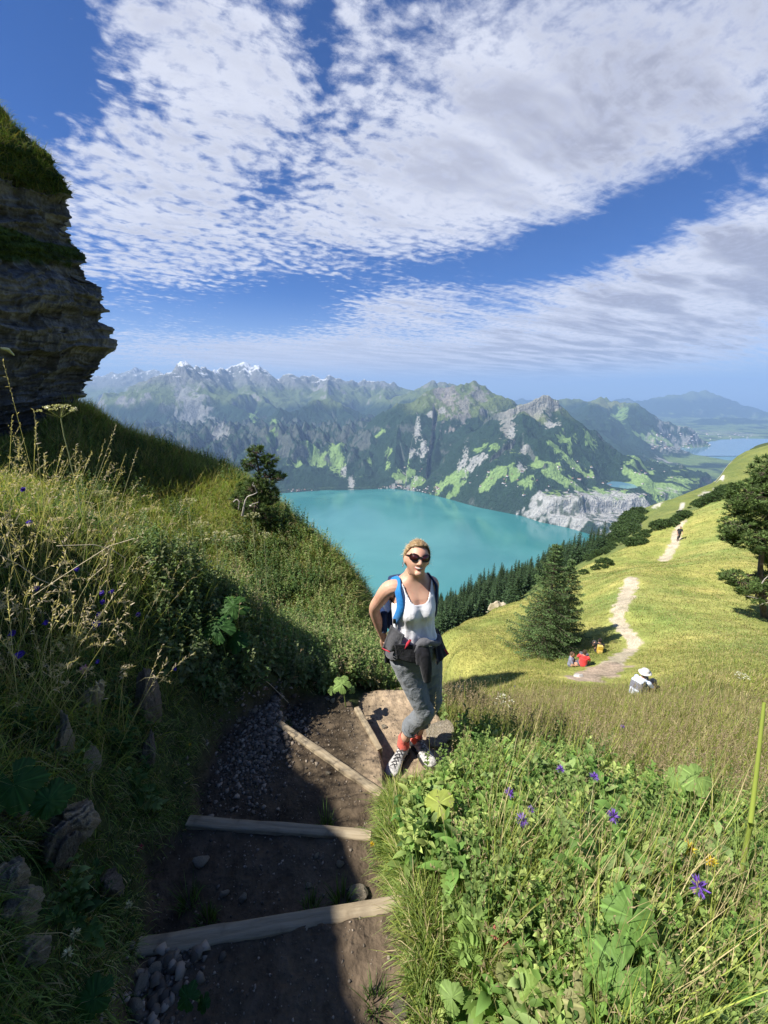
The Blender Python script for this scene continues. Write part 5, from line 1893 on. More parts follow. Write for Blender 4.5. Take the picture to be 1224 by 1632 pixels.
class Sol:
    """solid shapes to be fused into one surface"""
    def __init__(self):
        self.V, self.F, self.n = [], [], 0

    def _a(self, V, F):
        self.V.append(V)
        self.F += [tuple(int(i) + self.n for i in f) for f in F]
        self.n += len(V)

    def limb(self, pts, rad, seg=14, sub=8):
        """tapered round limb through joints with rounded ends; rad may be (a, b)"""
        pts = np.array(pts, float)
        rad = np.array([(r, r) if np.isscalar(r) else r for r in rad], float)
        n = len(pts)
        u0 = np.arange(n)
        uu = np.linspace(0, n - 1, (n - 1) * sub + 1)
        # Catmull-Rom
        pe = np.vstack([2 * pts[0] - pts[1], pts, 2 * pts[-1] - pts[-2]])
        c = []
        for u in uu:
            i = min(int(u), n - 2)
            f = u - i
            p0, p1, p2, p3 = pe[i], pe[i + 1], pe[i + 2], pe[i + 3]
            c.append(.5 * ((2 * p1) + (p2 - p0) * f + (2 * p0 - 5 * p1 + 4 * p2 - p3) * f * f + (3 * p1 - p0 - 3 * p2 + p3) * f ** 3))
        c = np.array(c)
        r = np.stack([np.interp(uu, u0, rad[:, k]) for k in (0, 1)], -1)
        tg = unit(np.gradient(c, axis=0))
        # rounded caps
        capn = 4
        P0, R0 = [], []
        for k in range(capn, 0, -1):
            a = k / capn * math.pi / 2
            P0.append(c[0] - tg[0] * r[0].mean() * math.sin(a))
            R0.append(r[0] * max(math.cos(a), .02))
        P1, R1 = [], []
        for k in range(1, capn + 1):
            a = k / capn * math.pi / 2
            P1.append(c[-1] + tg[-1] * r[-1].mean() * math.sin(a))
            R1.append(r[-1] * max(math.cos(a), .02))
        c = np.vstack([P0, c, P1])
        r = np.vstack([R0, r, R1])
        tg = np.vstack([[tg[0]] * capn, tg, [tg[-1]] * capn])
        ref = np.array([1.0, 0, 0.02]) if abs(tg[0][0]) < .8 else np.array([0, 1.0, 0])
        sd = unit(ref - tg * (tg @ ref)[:, None])
        up = np.cross(tg, sd)
        a = np.arange(seg) / seg * 2 * math.pi
        V = c[:, None] + np.cos(a)[None, :, None] * sd[:, None] * r[:, 0][:, None, None] + np.sin(a)[None, :, None] * up[:, None] * r[:, 1][:, None, None]
        m = len(c)
        V = V.reshape(-1, 3)
        F = []
        for i in range(m - 1):
            for j in range(seg):
                k = (j + 1) % seg
                F.append((i * seg + j, i * seg + k, (i + 1) * seg + k, (i + 1) * seg + j))
        F.append(tuple(range(seg))[::-1])
        F.append(tuple((m - 1) * seg + j for j in range(seg)))
        self._a(V, F)

    def ell(self, c, r, M=None, nu=20, nv=12):
        V, F = sphere_vf(nu, nv)
        V = V * np.array(r)
        if M is not None:
            V = V @ np.array(M).T
        self._a(V + np.array(c), [tuple(f) for f in F])

    def raw(self, V, F):
        self._a(np.array(V), F)

    def build(self, name, mat, parent, voxel=.005, smooth=4, disp=None):
        me = bpy.data.meshes.new(name)
        me.from_pydata(np.concatenate(self.V).tolist(), [], self.F)
        me.materials.append(mat)
        o = new_obj(name, me, parent)
        rm = o.modifiers.new("remesh", 'REMESH')
        rm.mode = 'VOXEL'
        rm.voxel_size = voxel
        rm.use_smooth_shade = True
        if smooth:
            s = o.modifiers.new("smooth", 'SMOOTH')
            s.iterations = smooth
            s.factor = .5
        return o


def simple_mesh(name, V, F, mat, parent, smooth=True, solid=0, sub=0, bev=0):
    me = bpy.data.meshes.new(name)
    me.from_pydata([tuple(map(float, v)) for v in V], [], [tuple(int(i) for i in f) for f in F])
    me.materials.append(mat)
    if smooth:
        me.polygons.foreach_set('use_smooth', np.ones(len(me.polygons), bool))
    o = new_obj(name, me, parent)
    if solid:
        m = o.modifiers.new("solid", 'SOLIDIFY')
        m.thickness = solid
        m.offset = 1
    if bev:
        m = o.modifiers.new("bevel", 'BEVEL')
        m.width = bev
        m.segments = 2
    if sub:
        m = o.modifiers.new("sub", 'SUBSURF')
        m.levels = m.render_levels = sub
    return o


def cloth(name, c, rough=.85, wr=0.5, scale=30, c2=None, bd=.01, weave=True):
    m, t, b = material(name, c, rough, spec=.15)
    co = t.n('ShaderNodeTexCoord').outputs['Object']
    n = t.noise(co, scale, 4, .55, 1.2)
    c2 = c2 or tuple(x * .78 for x in c)
    t.put(b.inputs['Base Color'], t.mix(t.sstep(n, .4, .7), (*c, 1), (*c2, 1)))
    h = t.m('ADD', n, t.m('MULTIPLY', t.noise(co, scale * 20, 2, .5), .08))
    bump(t, b, h, wr, bd)
    b.inputs['Sheen Weight'].default_value = .15
    return m


skin, t, b = material("skin", (.58, .34, .235), .48, spec=.35)
b.inputs['Subsurface Weight'].default_value = .12
b.inputs['Subsurface Radius'].default_value = (.02, .008, .004)
b.inputs['Subsurface Scale'].default_value = .5
co = t.n('ShaderNodeTexCoord').outputs['Object']
t.put(b.inputs['Base Color'], t.mix(t.sstep(t.noise(co, 18, 4, .6), .35, .7), (.60, .36, .25, 1), (.53, .28, .195, 1)))
M_white = cloth("white_jersey", (.80, .80, .82), .8, .35, 22, (.74, .74, .77))
M_trou = cloth("grey_trekking_fabric", (.185, .20, .215), .75, .8, 16, (.15, .163, .178), bd=.02)
M_jack = cloth("grey_jacket_fabric", (.10, .10, .11), .8, .7, 22)
M_black = cloth("black_jacket_fabric", (.018, .018, .024), .75, .7, 22)
M_red = cloth("red_lining", (.45, .03, .05), .8, .3, 30)
M_sock = cloth("coral_sock_knit", (.70, .13, .09), .9, .3, 60)
M_blue = cloth("sunlit_blue_webbing", (.02, .20, .52), .6, .3, 60)
M_navy = cloth("navy_pack_fabric", (.012, .03, .09), .6, .4, 40)
M_gweb = cloth("grey_webbing", (.24, .26, .29), .7, .3, 60)
M_shoe = cloth("light_shoe_mesh", (.55, .53, .50), .7, .6, 45, (.22, .21, .20), bd=.006)
M_sole, t, b = material("dark_rubber", (.03, .03, .032), .6)
M_lace, t, b = material("shoe_lace", (.10, .10, .10), .8)
M_plast, t, b = material("black_plastic", (.012, .011, .012), .15, spec=.6)
M_lens, t, b = material("brown_lens", (.035, .008, .008), .06, spec=.7)
M_teeth, t, b = material("teeth", (.62, .58, .52), .35)
M_lip, t, b = material("lips", (.50, .16, .15), .4)
M_metal, t, b = material("silver_metal", (.7, .7, .7), .25)
b.inputs['Metallic'].default_value = 1
hair_mat = foliage_mat("blond_hair", .12, .38, .5)

GZ = -2.385
wom = new_obj("person", None)
wom.location = (.18, 2.05, GZ)
tagp(wom, "smiling woman in sunglasses and white tank top with grey capri trousers, standing on the path", "person")
WO = np.array([.18, 2.05, GZ])


def L_(p):
    return np.array(p, float) - WO


psi = R(17)
LX = np.array([math.cos(psi), math.sin(psi), 0])
FW = np.array([math.sin(psi), -math.cos(psi), 0])
#      h     cx    cy    w     d     e
TOR = [(.78, .197, 2.02, .136, .095), (.86, .195, 2.015, .150, .104), (.93, .190, 2.01, .149, .104), (1.00, .182, 2.0, .132, .096), (1.07, .174, 1.99, .122, .088), (1.14, .168, 1.985, .122, .088),
       (1.21, .164, 1.98, .130, .094), (1.27, .162, 1.98, .138, .096), (1.32, .162, 1.98, .142, .090), (1.36, .163, 1.985, .142, .076), (1.39, .165, 1.985, .118, .064), (1.41, .167, 1.985, .085, .058), (1.43, .169, 1.98, .058, .054), (1.455, .171, 1.972, .050, .052)]
TA = np.array(TOR)
TA[:, 3] *= np.interp(TA[:, 0], [.78, .93, 1.0, 1.07, 1.21, 1.36, 1.41, 1.455], [.93, .92, .86, .86, .86, .90, 1, 1])
TA[:, 4] *= .95


def torso(h, th, off=0.0):
    """point on the trunk at height h and angle th (0 = her left side, -90 deg = front)"""
    h = np.asarray(h, float)
    th = np.asarray(th, float)
    cx, cy, w, d = (np.interp(h, TA[:, 0], TA[:, k]) for k in (1, 2, 3, 4))
    ce, se = np.cos(th), np.sin(th)
    e = .82
    X_ = np.sign(ce) * np.abs(ce) ** e * (w + off)
    Y_ = np.sign(se) * np.abs(se) ** e * (d + off)
    front_ = np.clip(-se, 0, 1)
    bust = np.exp(-((h - 1.235) / .050) ** 2 * np.where(h > 1.235, .45, 1.0)) * .040
    lob = np.exp(-((np.abs(X_) - .052) / .062) ** 2)
    Y_ = Y_ - front_ ** .5 * bust * lob
    p = np.stack([cx + LX[0] * X_ - FW[0] * Y_, cy + LX[1] * X_ - FW[1] * Y_, GZ + h], -1)
    return p - WO


hs = np.linspace(.78, 1.455, 70)
ths = np.linspace(-math.pi, math.pi, 72, endpoint=False)
TH, HH = np.meshgrid(ths, hs, indexing='ij')
tv_ = torso(HH, TH).reshape(-1, 3)
tf_ = [tuple(f) for f in grid_faces(72, 70, True)]
body = Sol()
body.raw(tv_, tf_ + [tuple(i * 70 for i in range(72)), tuple(i * 70 + 69 for i in range(72))[::-1]])
# neck
hc = L_((.176, 1.935, GZ + 1.540))
body.limb([L_((.170, 1.985, GZ + 1.37)), L_((.172, 1.975, GZ + 1.44)), hc + [0, .012, -.05]], [.056, .050, .050])
# arms
shR, elR, wrR = L_(P(621, 938, 1.945)), L_(P(597, 971, 2.04)), L_(P(612, 1017, 2.14))
shL, elL, wrL = L_((.268, 2.02, GZ + 1.345)), L_((.285, 2.17, GZ + 1.13)), L_((.225, 2.24, GZ + .92))
body.limb([shR + [.075, .01, .0], shR, shR * .5 + elR * .5 + [-.008, .0, 0], elR, elR * .55 + wrR * .45 + [-.004, .0, .0], wrR], [.046, .046, .039, .033, .031, .0235])
body.limb([shL - [.03, 0, 0], shL, shL * .5 + elL * .5, elL, elL * .55 + wrL * .45, wrL], [.045, .046, .040, .035, .033, .024])


def hand(S, wr, d, palmn, side, curl=.6):
    """palm with five fingers; d = direction of the hand, side = towards the thumb"""
    d, palmn, side = unit(np.array(d, float)), unit(np.array(palmn, float)), unit(np.array(side, float))
    S.limb([wr, wr + d * .03, wr + d * .075], [(.024, .018), (.033, .015), (.036, .013)])
    for k, (o_, ln) in enumerate([(.028, .068), (.010, .076), (-.009, .071), (-.026, .055)]):
        r0 = wr + d * .078 + side * o_
        d1 = unit(d + palmn * curl * .5)
        d2 = unit(d + palmn * curl * 1.4)
        d3 = unit(d * .5 + palmn * curl * 2.2)
        p1 = r0 + d1 * ln * .45
        p2 = p1 + d2 * ln * .32
        S.limb([r0 - d * .02, r0, p1, p2, p2 + d3 * ln * .23], [.009, .0088, .0083, .0078, .0068], 10, 4)
    t0 = wr + d * .025 + side * .024
    t1 = t0 + unit(side * .8 + d * .8 + palmn * .2) * .036
    S.limb([t0 - side * .012, t0, t1, t1 + unit(d + side * .25 + palmn * .4) * .030], [.013, .012, .0098, .008], 10, 4)


hand(body, wrR, (.18, .25, -.9), (.75, .3, -.1), (.2, -.95, -.2))
hand(body, wrL, (-.5, .15, -.8), (-.4, -.7, .1), (.5, -.2, -.6))
# legs
hpR, knR, anR = L_((.118, 1.995, GZ + .86)), L_(P(675, 1130, 1.965)), L_(P(643, 1179, 2.095))
hpL, knL, anL = L_((.272, 2.04, GZ + .86)), L_(P(690, 1112, 2.085)), L_(P(664, 1170, 2.165))
body.limb([hpR, (hpR + knR) / 2, knR, knR * .62 + anR * .38 + [0, .018, 0], anR * .8 + knR * .2, anR, anR - [0, -.01, .05]], [.062, .055, .042, .042, .034, .032, .036])
body.limb([hpL, (hpL + knL) / 2, knL, knL * .62 + anL * .38 + [0, .018, 0], anL * .8 + knL * .2, anL, anL - [0, -.01, .05]], [.062, .055, .042, .042, .034, .032, .036])
# head in its own frame
hf = unit(np.array([.13, -.93, .30]))
hu_ = np.array([.10, .28, .95])
hu_ = unit(hu_ - hf * (hu_ @ hf))
hr = np.cross(hf, hu_)            # towards image left is negative
if hr[0] < 0:
    hr = -hr
HM = np.stack([hr, -hf, hu_], 1)  # columns: x right, y back, z up


def HP(x, y, z):
    return hc + HM @ (np.array([x, y, z]) * .85)


V, F = sphere_vf(48, 32)
hv = V * np.array([.074, .094, .110])
zn = V[:, 2]
lowr = np.clip(-zn, 0, 1)
hv[:, 0] *= 1 - .34 * lowr ** 1.4
hv[:, 1] = np.where(V[:, 1] > 0, hv[:, 1] * (1 - .45 * lowr ** 1.2), hv[:, 1] * (1 - .10 * lowr))
hv[:, 1] -= .010 * np.exp(-((zn + .82) / .18) ** 2) * np.exp(-(V[:, 0] / .35) ** 2)
hv[:, 1] = np.where(V[:, 1] < 0, hv[:, 1] * (1 - .10 * np.clip(zn - .2, 0, 1)), hv[:, 1])
# eye sockets
for sx_ in (-1, 1):
    g_ = np.exp(-((V[:, 0] - sx_ * .42) / .22) ** 2 - ((zn - .08) / .14) ** 2) * (V[:, 1] < 0)
    hv[:, 1] += .010 * g_
    g_ = np.exp(-((V[:, 0] - sx_ * .50) / .24) ** 2 - ((zn + .25) / .20) ** 2) * (V[:, 1] < 0)
    hv[:, 1] -= .005 * g_
body.raw(hv * .85 @ HM.T + hc, [tuple(f) for f in F])
body.limb([HP(0, -.082, .020), HP(0, -.093, -.002), HP(0, -.103, -.022)], [.007, .009, .012], 12, 5)
for sx_ in (-1, 1):
    body.ell(HP(sx_ * .011, -.095, -.027), (.008, .009, .006), HM)
    body.ell(HP(sx_ * .074, .008, -.004), (.008, .018, .030), HM)
body.ell(HP(0, -.072, -.086), (.020, .014, .014), HM)
body.build("body", skin, wom, .0042, 3)

# mouth: open smile with teeth
mz = -.053


def arcband(z0, h, half, y, rise, mat, name, n=17, th=.002):
    xs = np.linspace(-1, 1, n)
    top, bot = [], []
    for x in xs:
        zc_ = z0 + rise * x * x
        hh_ = h * (1 - x * x) ** .5 + .0006
        yy = y + .0095 * x * x * (half / .028) ** 2
        top.append(HP(x * half, yy, zc_ + hh_ * .45))
        bot.append(HP(x * half, yy, zc_ - hh_ * .75))
    V = top + bot
    F = [(i, i + 1, n + i + 1, n + i) for i in range(n - 1)]
    return simple_mesh(name, V, F, mat, wom, solid=th)


arcband(mz, .0155, .031, -.0835, .010, M_lip, "lips")
arcband(mz + .0008, .0075, .0245, -.0856, .008, M_teeth, "teeth")
# sunglasses
LO = []
for k in range(28):
    a = k / 28 * 2 * math.pi
    ca, sa = math.cos(a), math.sin(a)
    x = .0290 * np.sign(ca) * abs(ca) ** .8
    z = .0215 * np.sign(sa) * abs(sa) ** .85
    z += .006 * (x / .029) * (1 if sa > 0 else .2)
    LO.append((x, z))
sg = None
glasses = new_obj("sunglasses", None, wom)
for sx_ in (-1, 1):
    c0 = .034 * sx_
    pts = [(c0 + x * sx_, z + .012) for x, z in LO]
    V = [HP(x, -.101 + 6.5 * x * x, z) for x, z in pts] + [HP(c0, -.105 + 6.5 * c0 * c0, .012)]
    F = [(k, (k + 1) % 28, 28) for k in range(28)]
    simple_mesh("lens", V, F, M_lens, glasses, solid=.002)
    tb = Tubes()
    ring = np.array([HP(x, -.102 + 6.5 * x * x, z) for x, z in pts + pts[:2]])
    tb.add(ring, .0026, 6)
    tb.build("rim", M_plast, glasses)
    tb = Tubes()
    tb.add([HP(sx_ * .061, -.078, .022), HP(sx_ * .071, -.060, .021), HP(sx_ * .076, -.02, .018), HP(sx_ * .078, .012, .012), HP(sx_ * .077, .028, -.004)], [.004, .0035, .0025, .0025, .002], 6)
    tb.build("temple", M_plast, glasses)
tb = Tubes()
tb.add([HP(-.008, -.101, .014), HP(0, -.1045, .018), HP(.008, -.101, .014)], .003, 6)
tb.build("bridge", M_plast, glasses)
tb = Tubes()
an_ = np.linspace(0, 2 * math.pi, 20)
tb.add([HP(-.083, .012 + .014 * math.sin(a), -.046 + .016 * math.cos(a)) for a in an_], .0016, 5)
tb.build("earring", M_metal, wom)

# hair: close cap swept back, loose curls
V, F = sphere_vf(56, 36)
hv = V * np.array([.079, .101, .115])
cn = pn(V[:, 0] * 5 + 3, V[:, 2] * 5 + V[:, 1] * 4, 5) * .004 + pn(V[:, 0] * 14, V[:, 2] * 10 + V[:, 1] * 9, 6) * .003
lowr = np.clip(-V[:, 2], 0, 1)
hv[:, 0] *= 1 - .30 * lowr ** 1.4
hv = hv * (1 + cn * 10)[:, None]


def hairline(V):
    # keep scalp behind a line from the forehead to behind the ears
    return (V[:, 2] - .64 + .98 * np.clip(V[:, 1] + .72, 0, 3) * -1 < 0)


keepv = (V[:, 2] > .68 - 1.05 * np.clip(V[:, 1] + .62, 0, 9)) & (V[:, 2] > -.62)
Fh = [tuple(f) for f in F if keepv[f].all()]
hv = hv * .85
hc_col = np.array([.26, .17, .08])
cap_o = Sol()
used = sorted({i for f in Fh for i in f})
rm_ = {i: k for k, i in enumerate(used)}
hair = mesh_np("hair", (hv[used] @ HM.T + hc), np.array([[rm_[i] for i in f] for f in Fh]), hair_mat, wom, col=np.tile(hc_col, (len(used), 1)) * (.7 + .6 * rng.random((len(used), 1))))
sm = hair.modifiers.new("solid", 'SOLIDIFY')
sm.thickness = .006
sm.offset = -1
rbh = Ribs()
n_ = 2600
vi = rng.choice([i for i in used], n_)
pb_ = hv[vi]
back = np.stack([pb_[:, 0] * .35 * -1, np.full(n_, .10), -.02 - pb_[:, 2] * .55 + 0 * pb_[:, 0]], -1)
nrm_h = unit(V[vi])
dl = back - nrm_h * (back * nrm_h).sum(1)[:, None]
dl = unit(unit(dl) + rng.normal(0, .24, (n_, 3)) + nrm_h * rng.uniform(.0, .12, (n_, 1)))
colh = np.array([.62, .46, .25]) * rng.uniform(.30, 1.45, (n_, 1))
rbh.add((pb_ * 1.005) @ HM.T + hc, dl @ HM.T, rng.uniform(.018, .042, n_), .0026, colh, (1, .9, .6, 0), .25, side=(np.cross(dl, nrm_h)) @ HM.T)
# stray curls on her left and the loose knot behind
n_ = 260
ang_ = rng.uniform(-.4, 1.9, n_)
rt = np.stack([.066 * np.cos(ang_) + 0, rng.uniform(-.02, .06, n_), .09 * np.sin(ang_)], -1)
dd_ = unit(np.stack([np.cos(ang_), rng.normal(.3, .4, n_), np.sin(ang_) + .2], -1) + rng.normal(0, .5, (n_, 3)))
rbh.add(rt @ HM.T + hc, dd_ @ HM.T, rng.uniform(.012, .034, n_), .0012, np.array([.70, .55, .33]) * rng.uniform(.7, 1.3, (n_, 1)), (1, .8, .5, 0), .5)
n_ = 420
bd_ = unit(rng.normal(size=(n_, 3)))
rbh.add((bd_ * [.030, .026, .032] + np.array([.02, .094, .0])) @ HM.T + hc, unit(np.cross(bd_, [0, 1, 0]) + rng.normal(0, .3, (n_, 3))) @ HM.T, .03, .003, np.array([.45, .32, .17]) * rng.uniform(.6, 1.3, (n_, 1)), (1, .9, .5, 0), .3)
rbh.build("hair_strands", hair_mat, hair)

# tank top cut out of an offset of the trunk
nT, nH = 150, 120
hs = np.linspace(1.0, 1.40, nH)
ths = np.linspace(-math.pi, math.pi, nT, endpoint=False)
TH, HH = np.meshgrid(ths, hs, indexing='ij')
loose = .007 + .012 * np.clip((1.19 - HH) / .15, 0, 1) * np.clip(-np.sin(TH) + .3, 0, 1)
fold_ = pn(TH * 3 + HH * 6, HH * 9 - TH * 1.5, 61) * .006 * np.clip((1.22 - HH) / .1, 0, 1) + pn(TH * 9, HH * 5 + TH, 62) * .002
tv_ = torso(HH, TH, loose + fold_)
base_ = torso(HH, TH, 0)
lat = ((base_ + WO) - np.stack([np.interp(HH, TA[:, 0], TA[:, 1]), np.interp(HH, TA[:, 0], TA[:, 2]), HH * 0], -1)) @ LX
frontm = np.sin(TH) < 0.1
neckl = np.where(np.sin(TH) < 0, 1.298 + (np.abs(lat) / .066) ** 3.0 * .075, 1.345 + (np.abs(lat) / .066) ** 3 * .05)
armh = 1.285 + np.clip((.122 - np.abs(lat)) / .036, 0, 3) ** 1.6 * .105
armh = np.where(np.abs(lat) > .122, 1.285 - 0 * lat, armh)
keep = (HH < neckl) & (HH < np.maximum(armh, 1.285))
idx = np.arange(nT * nH).reshape(nT, nH)
Fk = []
kk = keep
for i in range(nT):
    i2 = (i + 1) % nT
    q4 = kk[i, :-1] & kk[i2, :-1] & kk[i, 1:] & kk[i2, 1:]
    for j in np.nonzero(q4)[0]:
        Fk.append((idx[i, j], idx[i2, j], idx[i2, j + 1], idx[i, j + 1]))
used = sorted({int(i) for f in Fk for i in f})
rm_ = {i: k for k, i in enumerate(used)}
o = simple_mesh("tank_top", tv_.reshape(-1, 3)[used], [[rm_[int(i)] for i in f] for f in Fk], M_white, wom)
m = o.modifiers.new("smooth", 'SMOOTH')
m.iterations = 3
m = o.modifiers.new("solid", 'SOLIDIFY')
m.thickness = .004
m.offset = 1

# trousers
tr = Sol()
hs = np.linspace(.76, 1.0, 24)
ths = np.linspace(-math.pi, math.pi, 48, endpoint=False)
TH, HH = np.meshgrid(ths, hs, indexing='ij')
tr.raw(torso(HH, TH, .004).reshape(-1, 3), [tuple(f) for f in grid_faces(48, 24, True)] + [tuple(i * 24 for i in range(48)), tuple(i * 24 + 23 for i in range(48))[::-1]])
cuR = knR * .36 + anR * .64
cuL = knL * .36 + anL * .64
tr.limb([hpR, hpR * .5 + knR * .5, knR * .9 + hpR * .1, knR + [.004, .01, -.04], cuR + [0, .012, .01], cuR], [.084, .074, .060, .060, .056, .050], 20)
tr.limb([hpL, hpL * .5 + knL * .5, knL * .9 + hpL * .1, knL + [.0, .01, -.04], cuL + [0, .012, .01], cuL], [.084, .074, .060, .060, .056, .050], 20)
o = tr.build("trousers", M_trou, wom, .006, 3)
tex = bpy.data.textures.new("folds", 'CLOUDS')
tex.noise_scale = .055
tex.noise_depth = 2
dm = o.modifiers.new("folds", 'DISPLACE')
dm.texture = tex
dm.strength = .010
dm.mid_level = .55
dm.texture_coords = 'LOCAL'
for nm, c_a, c_b in (("cuff", cuR, knR), ("cuff", cuL, knL)):
    ax = unit(c_b - c_a)
    tb = Tubes()
    tb.add([c_a - ax * .008, c_a, c_a + ax * .012, c_a + ax * .022], [.050, .055, .056, .053], 22)
    tb.build(nm, M_trou, wom)
# socks
for an in (anR, anL):
    tb = Tubes()
    tb.add([an - [0, 0, .05], an - [0, 0, .02], an + [0, 0, .012], an + unit((knR if an is anR else knL) - an) * .045], [.043, .040, .037, .0375], 16)
    tb.build("sock", M_sock, wom)


def shoe(an, toe, parent):
    """hiking shoe from heel to toe"""
    an, toe = np.array(an), np.array(toe)
    g0 = an.copy()
    g0[2] = 0.002
    d = toe - g0
    d[2] = 0
    d = unit(d)
    sd = np.array([-d[1], d[0], 0])
    heel = g0 - d * .055
    Ls = .262
    st = np.linspace(0, 1, 22)
    half = np.interp(st, [0, .05, .2, .4, .6, .78, .9, .97, 1], [.018, .030, .036, .034, .043, .046, .038, .022, .006])
    topz = np.interp(st, [0, .05, .15, .3, .45, .6, .75, .88, .96, 1], [.060, .092, .104, .100, .084, .066, .052, .045, .034, .022])
    zg = gz(float((heel + WO)[0]), float((heel + WO)[1]))
    S_ = Sol()
    V = []
    ns = 16
    for k, s in enumerate(st):
        for j in range(ns):
            a = j / ns * 2 * math.pi
            x = math.cos(a)
            z = math.sin(a)
            hz_ = topz[k]
            w = half[k] * (np.sign(x) * abs(x) ** .7) * (1 if z < 0 else (1 - .42 * z * np.interp(s, [0, .4, .7, 1], [1, 1, .5, .3])))
            V.append(heel + d * Ls * s + sd * w + np.array([0, 0, .018 + (hz_ - .018) * (.5 + .5 * np.sign(z) * abs(z) ** .8)]))
    F = [(i * ns + j, i * ns + (j + 1) % ns, (i + 1) * ns + (j + 1) % ns, (i + 1) * ns + j) for i in range(21) for j in range(ns)]
    F += [tuple(range(ns))[::-1], tuple(21 * ns + j for j in range(ns))]
    up_ = simple_mesh("shoe", V, F, M_shoe, parent, sub=1)
    # sole with a lug profile
    V = []
    for k, s in enumerate(st):
        lift = .012 * max(0, (s - .8) / .2) ** 1.5
        for sg_ in (-1, 1):
            for z in (0.0 + lift, .024 + lift):
                V.append(heel + d * (Ls * 1.02 * s - .003) + sd * (half[k] + .004) * sg_ + np.array([0, 0, z + (.003 if (k % 2 and z < .01) else 0)]))
    F = []
    for i in range(21):
        a, b_ = i * 4, (i + 1) * 4
        F += [(a, b_, b_ + 1, a + 1), (a + 2, a + 3, b_ + 3, b_ + 2), (a, a + 2, b_ + 2, b_), (a + 1, b_ + 1, b_ + 3, a + 3)]
    F += [(0, 1, 3, 2), (84, 86, 87, 85)]
    simple_mesh("sole", V, F, M_sole, up_, smooth=False)
    tb = Tubes()
    for k, s in enumerate(np.linspace(.36, .68, 5)):
        z = np.interp(s, st, topz) + .004
        c = heel + d * Ls * s
        for sg_ in (-1, 1):
            tb.add([c + sd * .020 * sg_ + [0, 0, z - .008], c + d * .012 + [0, 0, z + .002], c + d * .026 - sd * .020 * sg_ + [0, 0, z - .014]], .0024, 5)
    c = heel + d * Ls * .34 + np.array([0, 0, np.interp(.34, st, topz) + .006])
    for sg_ in (-1, 1):
        tb.add([c, c + sd * .018 * sg_ + [0, 0, .008], c + sd * .030 * sg_ + [0, 0, -.004], c + sd * .014 * sg_ + d * .012, c], .002, 5)
    tb.build("lace", M_lace, up_)
    # dark overlays on the side
    tb = Tubes()
    for sg_ in (-1, 1):
        for s0_, s1_ in ((.22, .40), (.40, .55), (.60, .74)):
            a = heel + d * Ls * s0_ + sd * (np.interp(s0_, st, half) - .001) * sg_ + [0, 0, .034]
            b__ = heel + d * Ls * s1_ + sd * (np.interp(s1_, st, half) * .72) * sg_ + [0, 0, np.interp(s1_, st, topz) * .86]
            tb.add([a, (a + b__) / 2 + sd * .003 * sg_, b__], [.004, .003, .002], 5)
    tb.build("overlay", M_gweb, up_)
    return up_


toeR = L_(P(628, 1228, 1.985))
toeL = L_(P(682, 1214, 2.045))
shoe(anR, toeR, wom)
shoe(anL, toeL, wom)

# jacket knotted round the waist
hs = np.linspace(0, 1, 14)
ths = np.linspace(-math.pi, math.pi, 90, endpoint=False)
TH, TT = np.meshgrid(ths, hs, indexing='ij')
s_ = -np.sin(TH)                         # 1 at the front
topH = 1.035 + .018 * np.sin(TH * 2 + 1) - .01 * s_
lowH = .998 - .060 * (1 - s_) - .05 * np.clip(-np.cos(TH), 0, 1)
HHj = topH + (lowH - topH) * TT
offj = .010 + .008 * np.sin(TT * math.pi) + .022 * TT * (1 - s_) + pn(TH * 7 + TT * 2, TT * 5, 71) * .008
jk = mesh_np("jacket", torso(HHj, TH, offj).reshape(-1, 3), grid_faces(90, 14, True), M_jack, wom)
m = jk.modifiers.new("solid", 'SOLIDIFY')
m.thickness = .006
knot = L_(P(676, 1024, 1.845))
S_ = Sol()
S_.ell(knot, (.036, .026, .026))
S_.limb([torso(1.02, R(-140), .028), torso(1.01, R(-110), .034), knot - [.02, 0, -.002], knot], [(.024, .016), (.024, .016), (.022, .015), (.02, .015)])
S_.limb([torso(1.03, R(-30), .026), torso(1.02, R(-55), .03), knot + [.02, 0, 0], knot], [(.024, .016), (.024, .016), (.022, .015), (.02, .015)])
S_.build("knot", M_jack, jk, .005, 4)
S_ = Sol()
S_.limb([knot + [.0, -.006, -.01], knot + [.006, -.012, -.08], knot + [.016, -.008, -.17], knot + [.026, .004, -.255]], [(.024, .014), (.036, .018), (.034, .016), (.024, .012)])
S_.limb([knot + [-.012, -.004, -.01], knot + [-.020, -.010, -.06], knot + [-.022, -.004, -.13]], [(.020, .012), (.028, .014), (.022, .012)])
S_.build("hanging_sleeve", M_black, jk, .005, 4)


def sheet(name, quad, mat, n=14, wave=.012, seed=0, th=.004, parent=None):
    a, b_, c, d = [np.array(q_, float) for q_ in quad]   # a-b top edge, d-c lower edge
    u = np.linspace(0, 1, n)
    U, Vv = np.meshgrid(u, u, indexing='ij')
    p = (a * (1 - U[..., None]) + b_ * U[..., None]) * (1 - Vv[..., None]) + (d * (1 - U[..., None]) + c * U[..., None]) * Vv[..., None]
    nr = unit(np.cross(b_ - a, d - a))
    p = p + nr * ((pn(U * 3.2, Vv * 1.2 + seed, seed) + .35 * np.sin(U * 9)) * wave * (.3 + Vv))[..., None]
    o = mesh_np(name, p.reshape(-1, 3), grid_faces(n, n), mat, parent or wom)
    m = o.modifiers.new("solid", 'SOLIDIFY')
    m.thickness = th
    return o


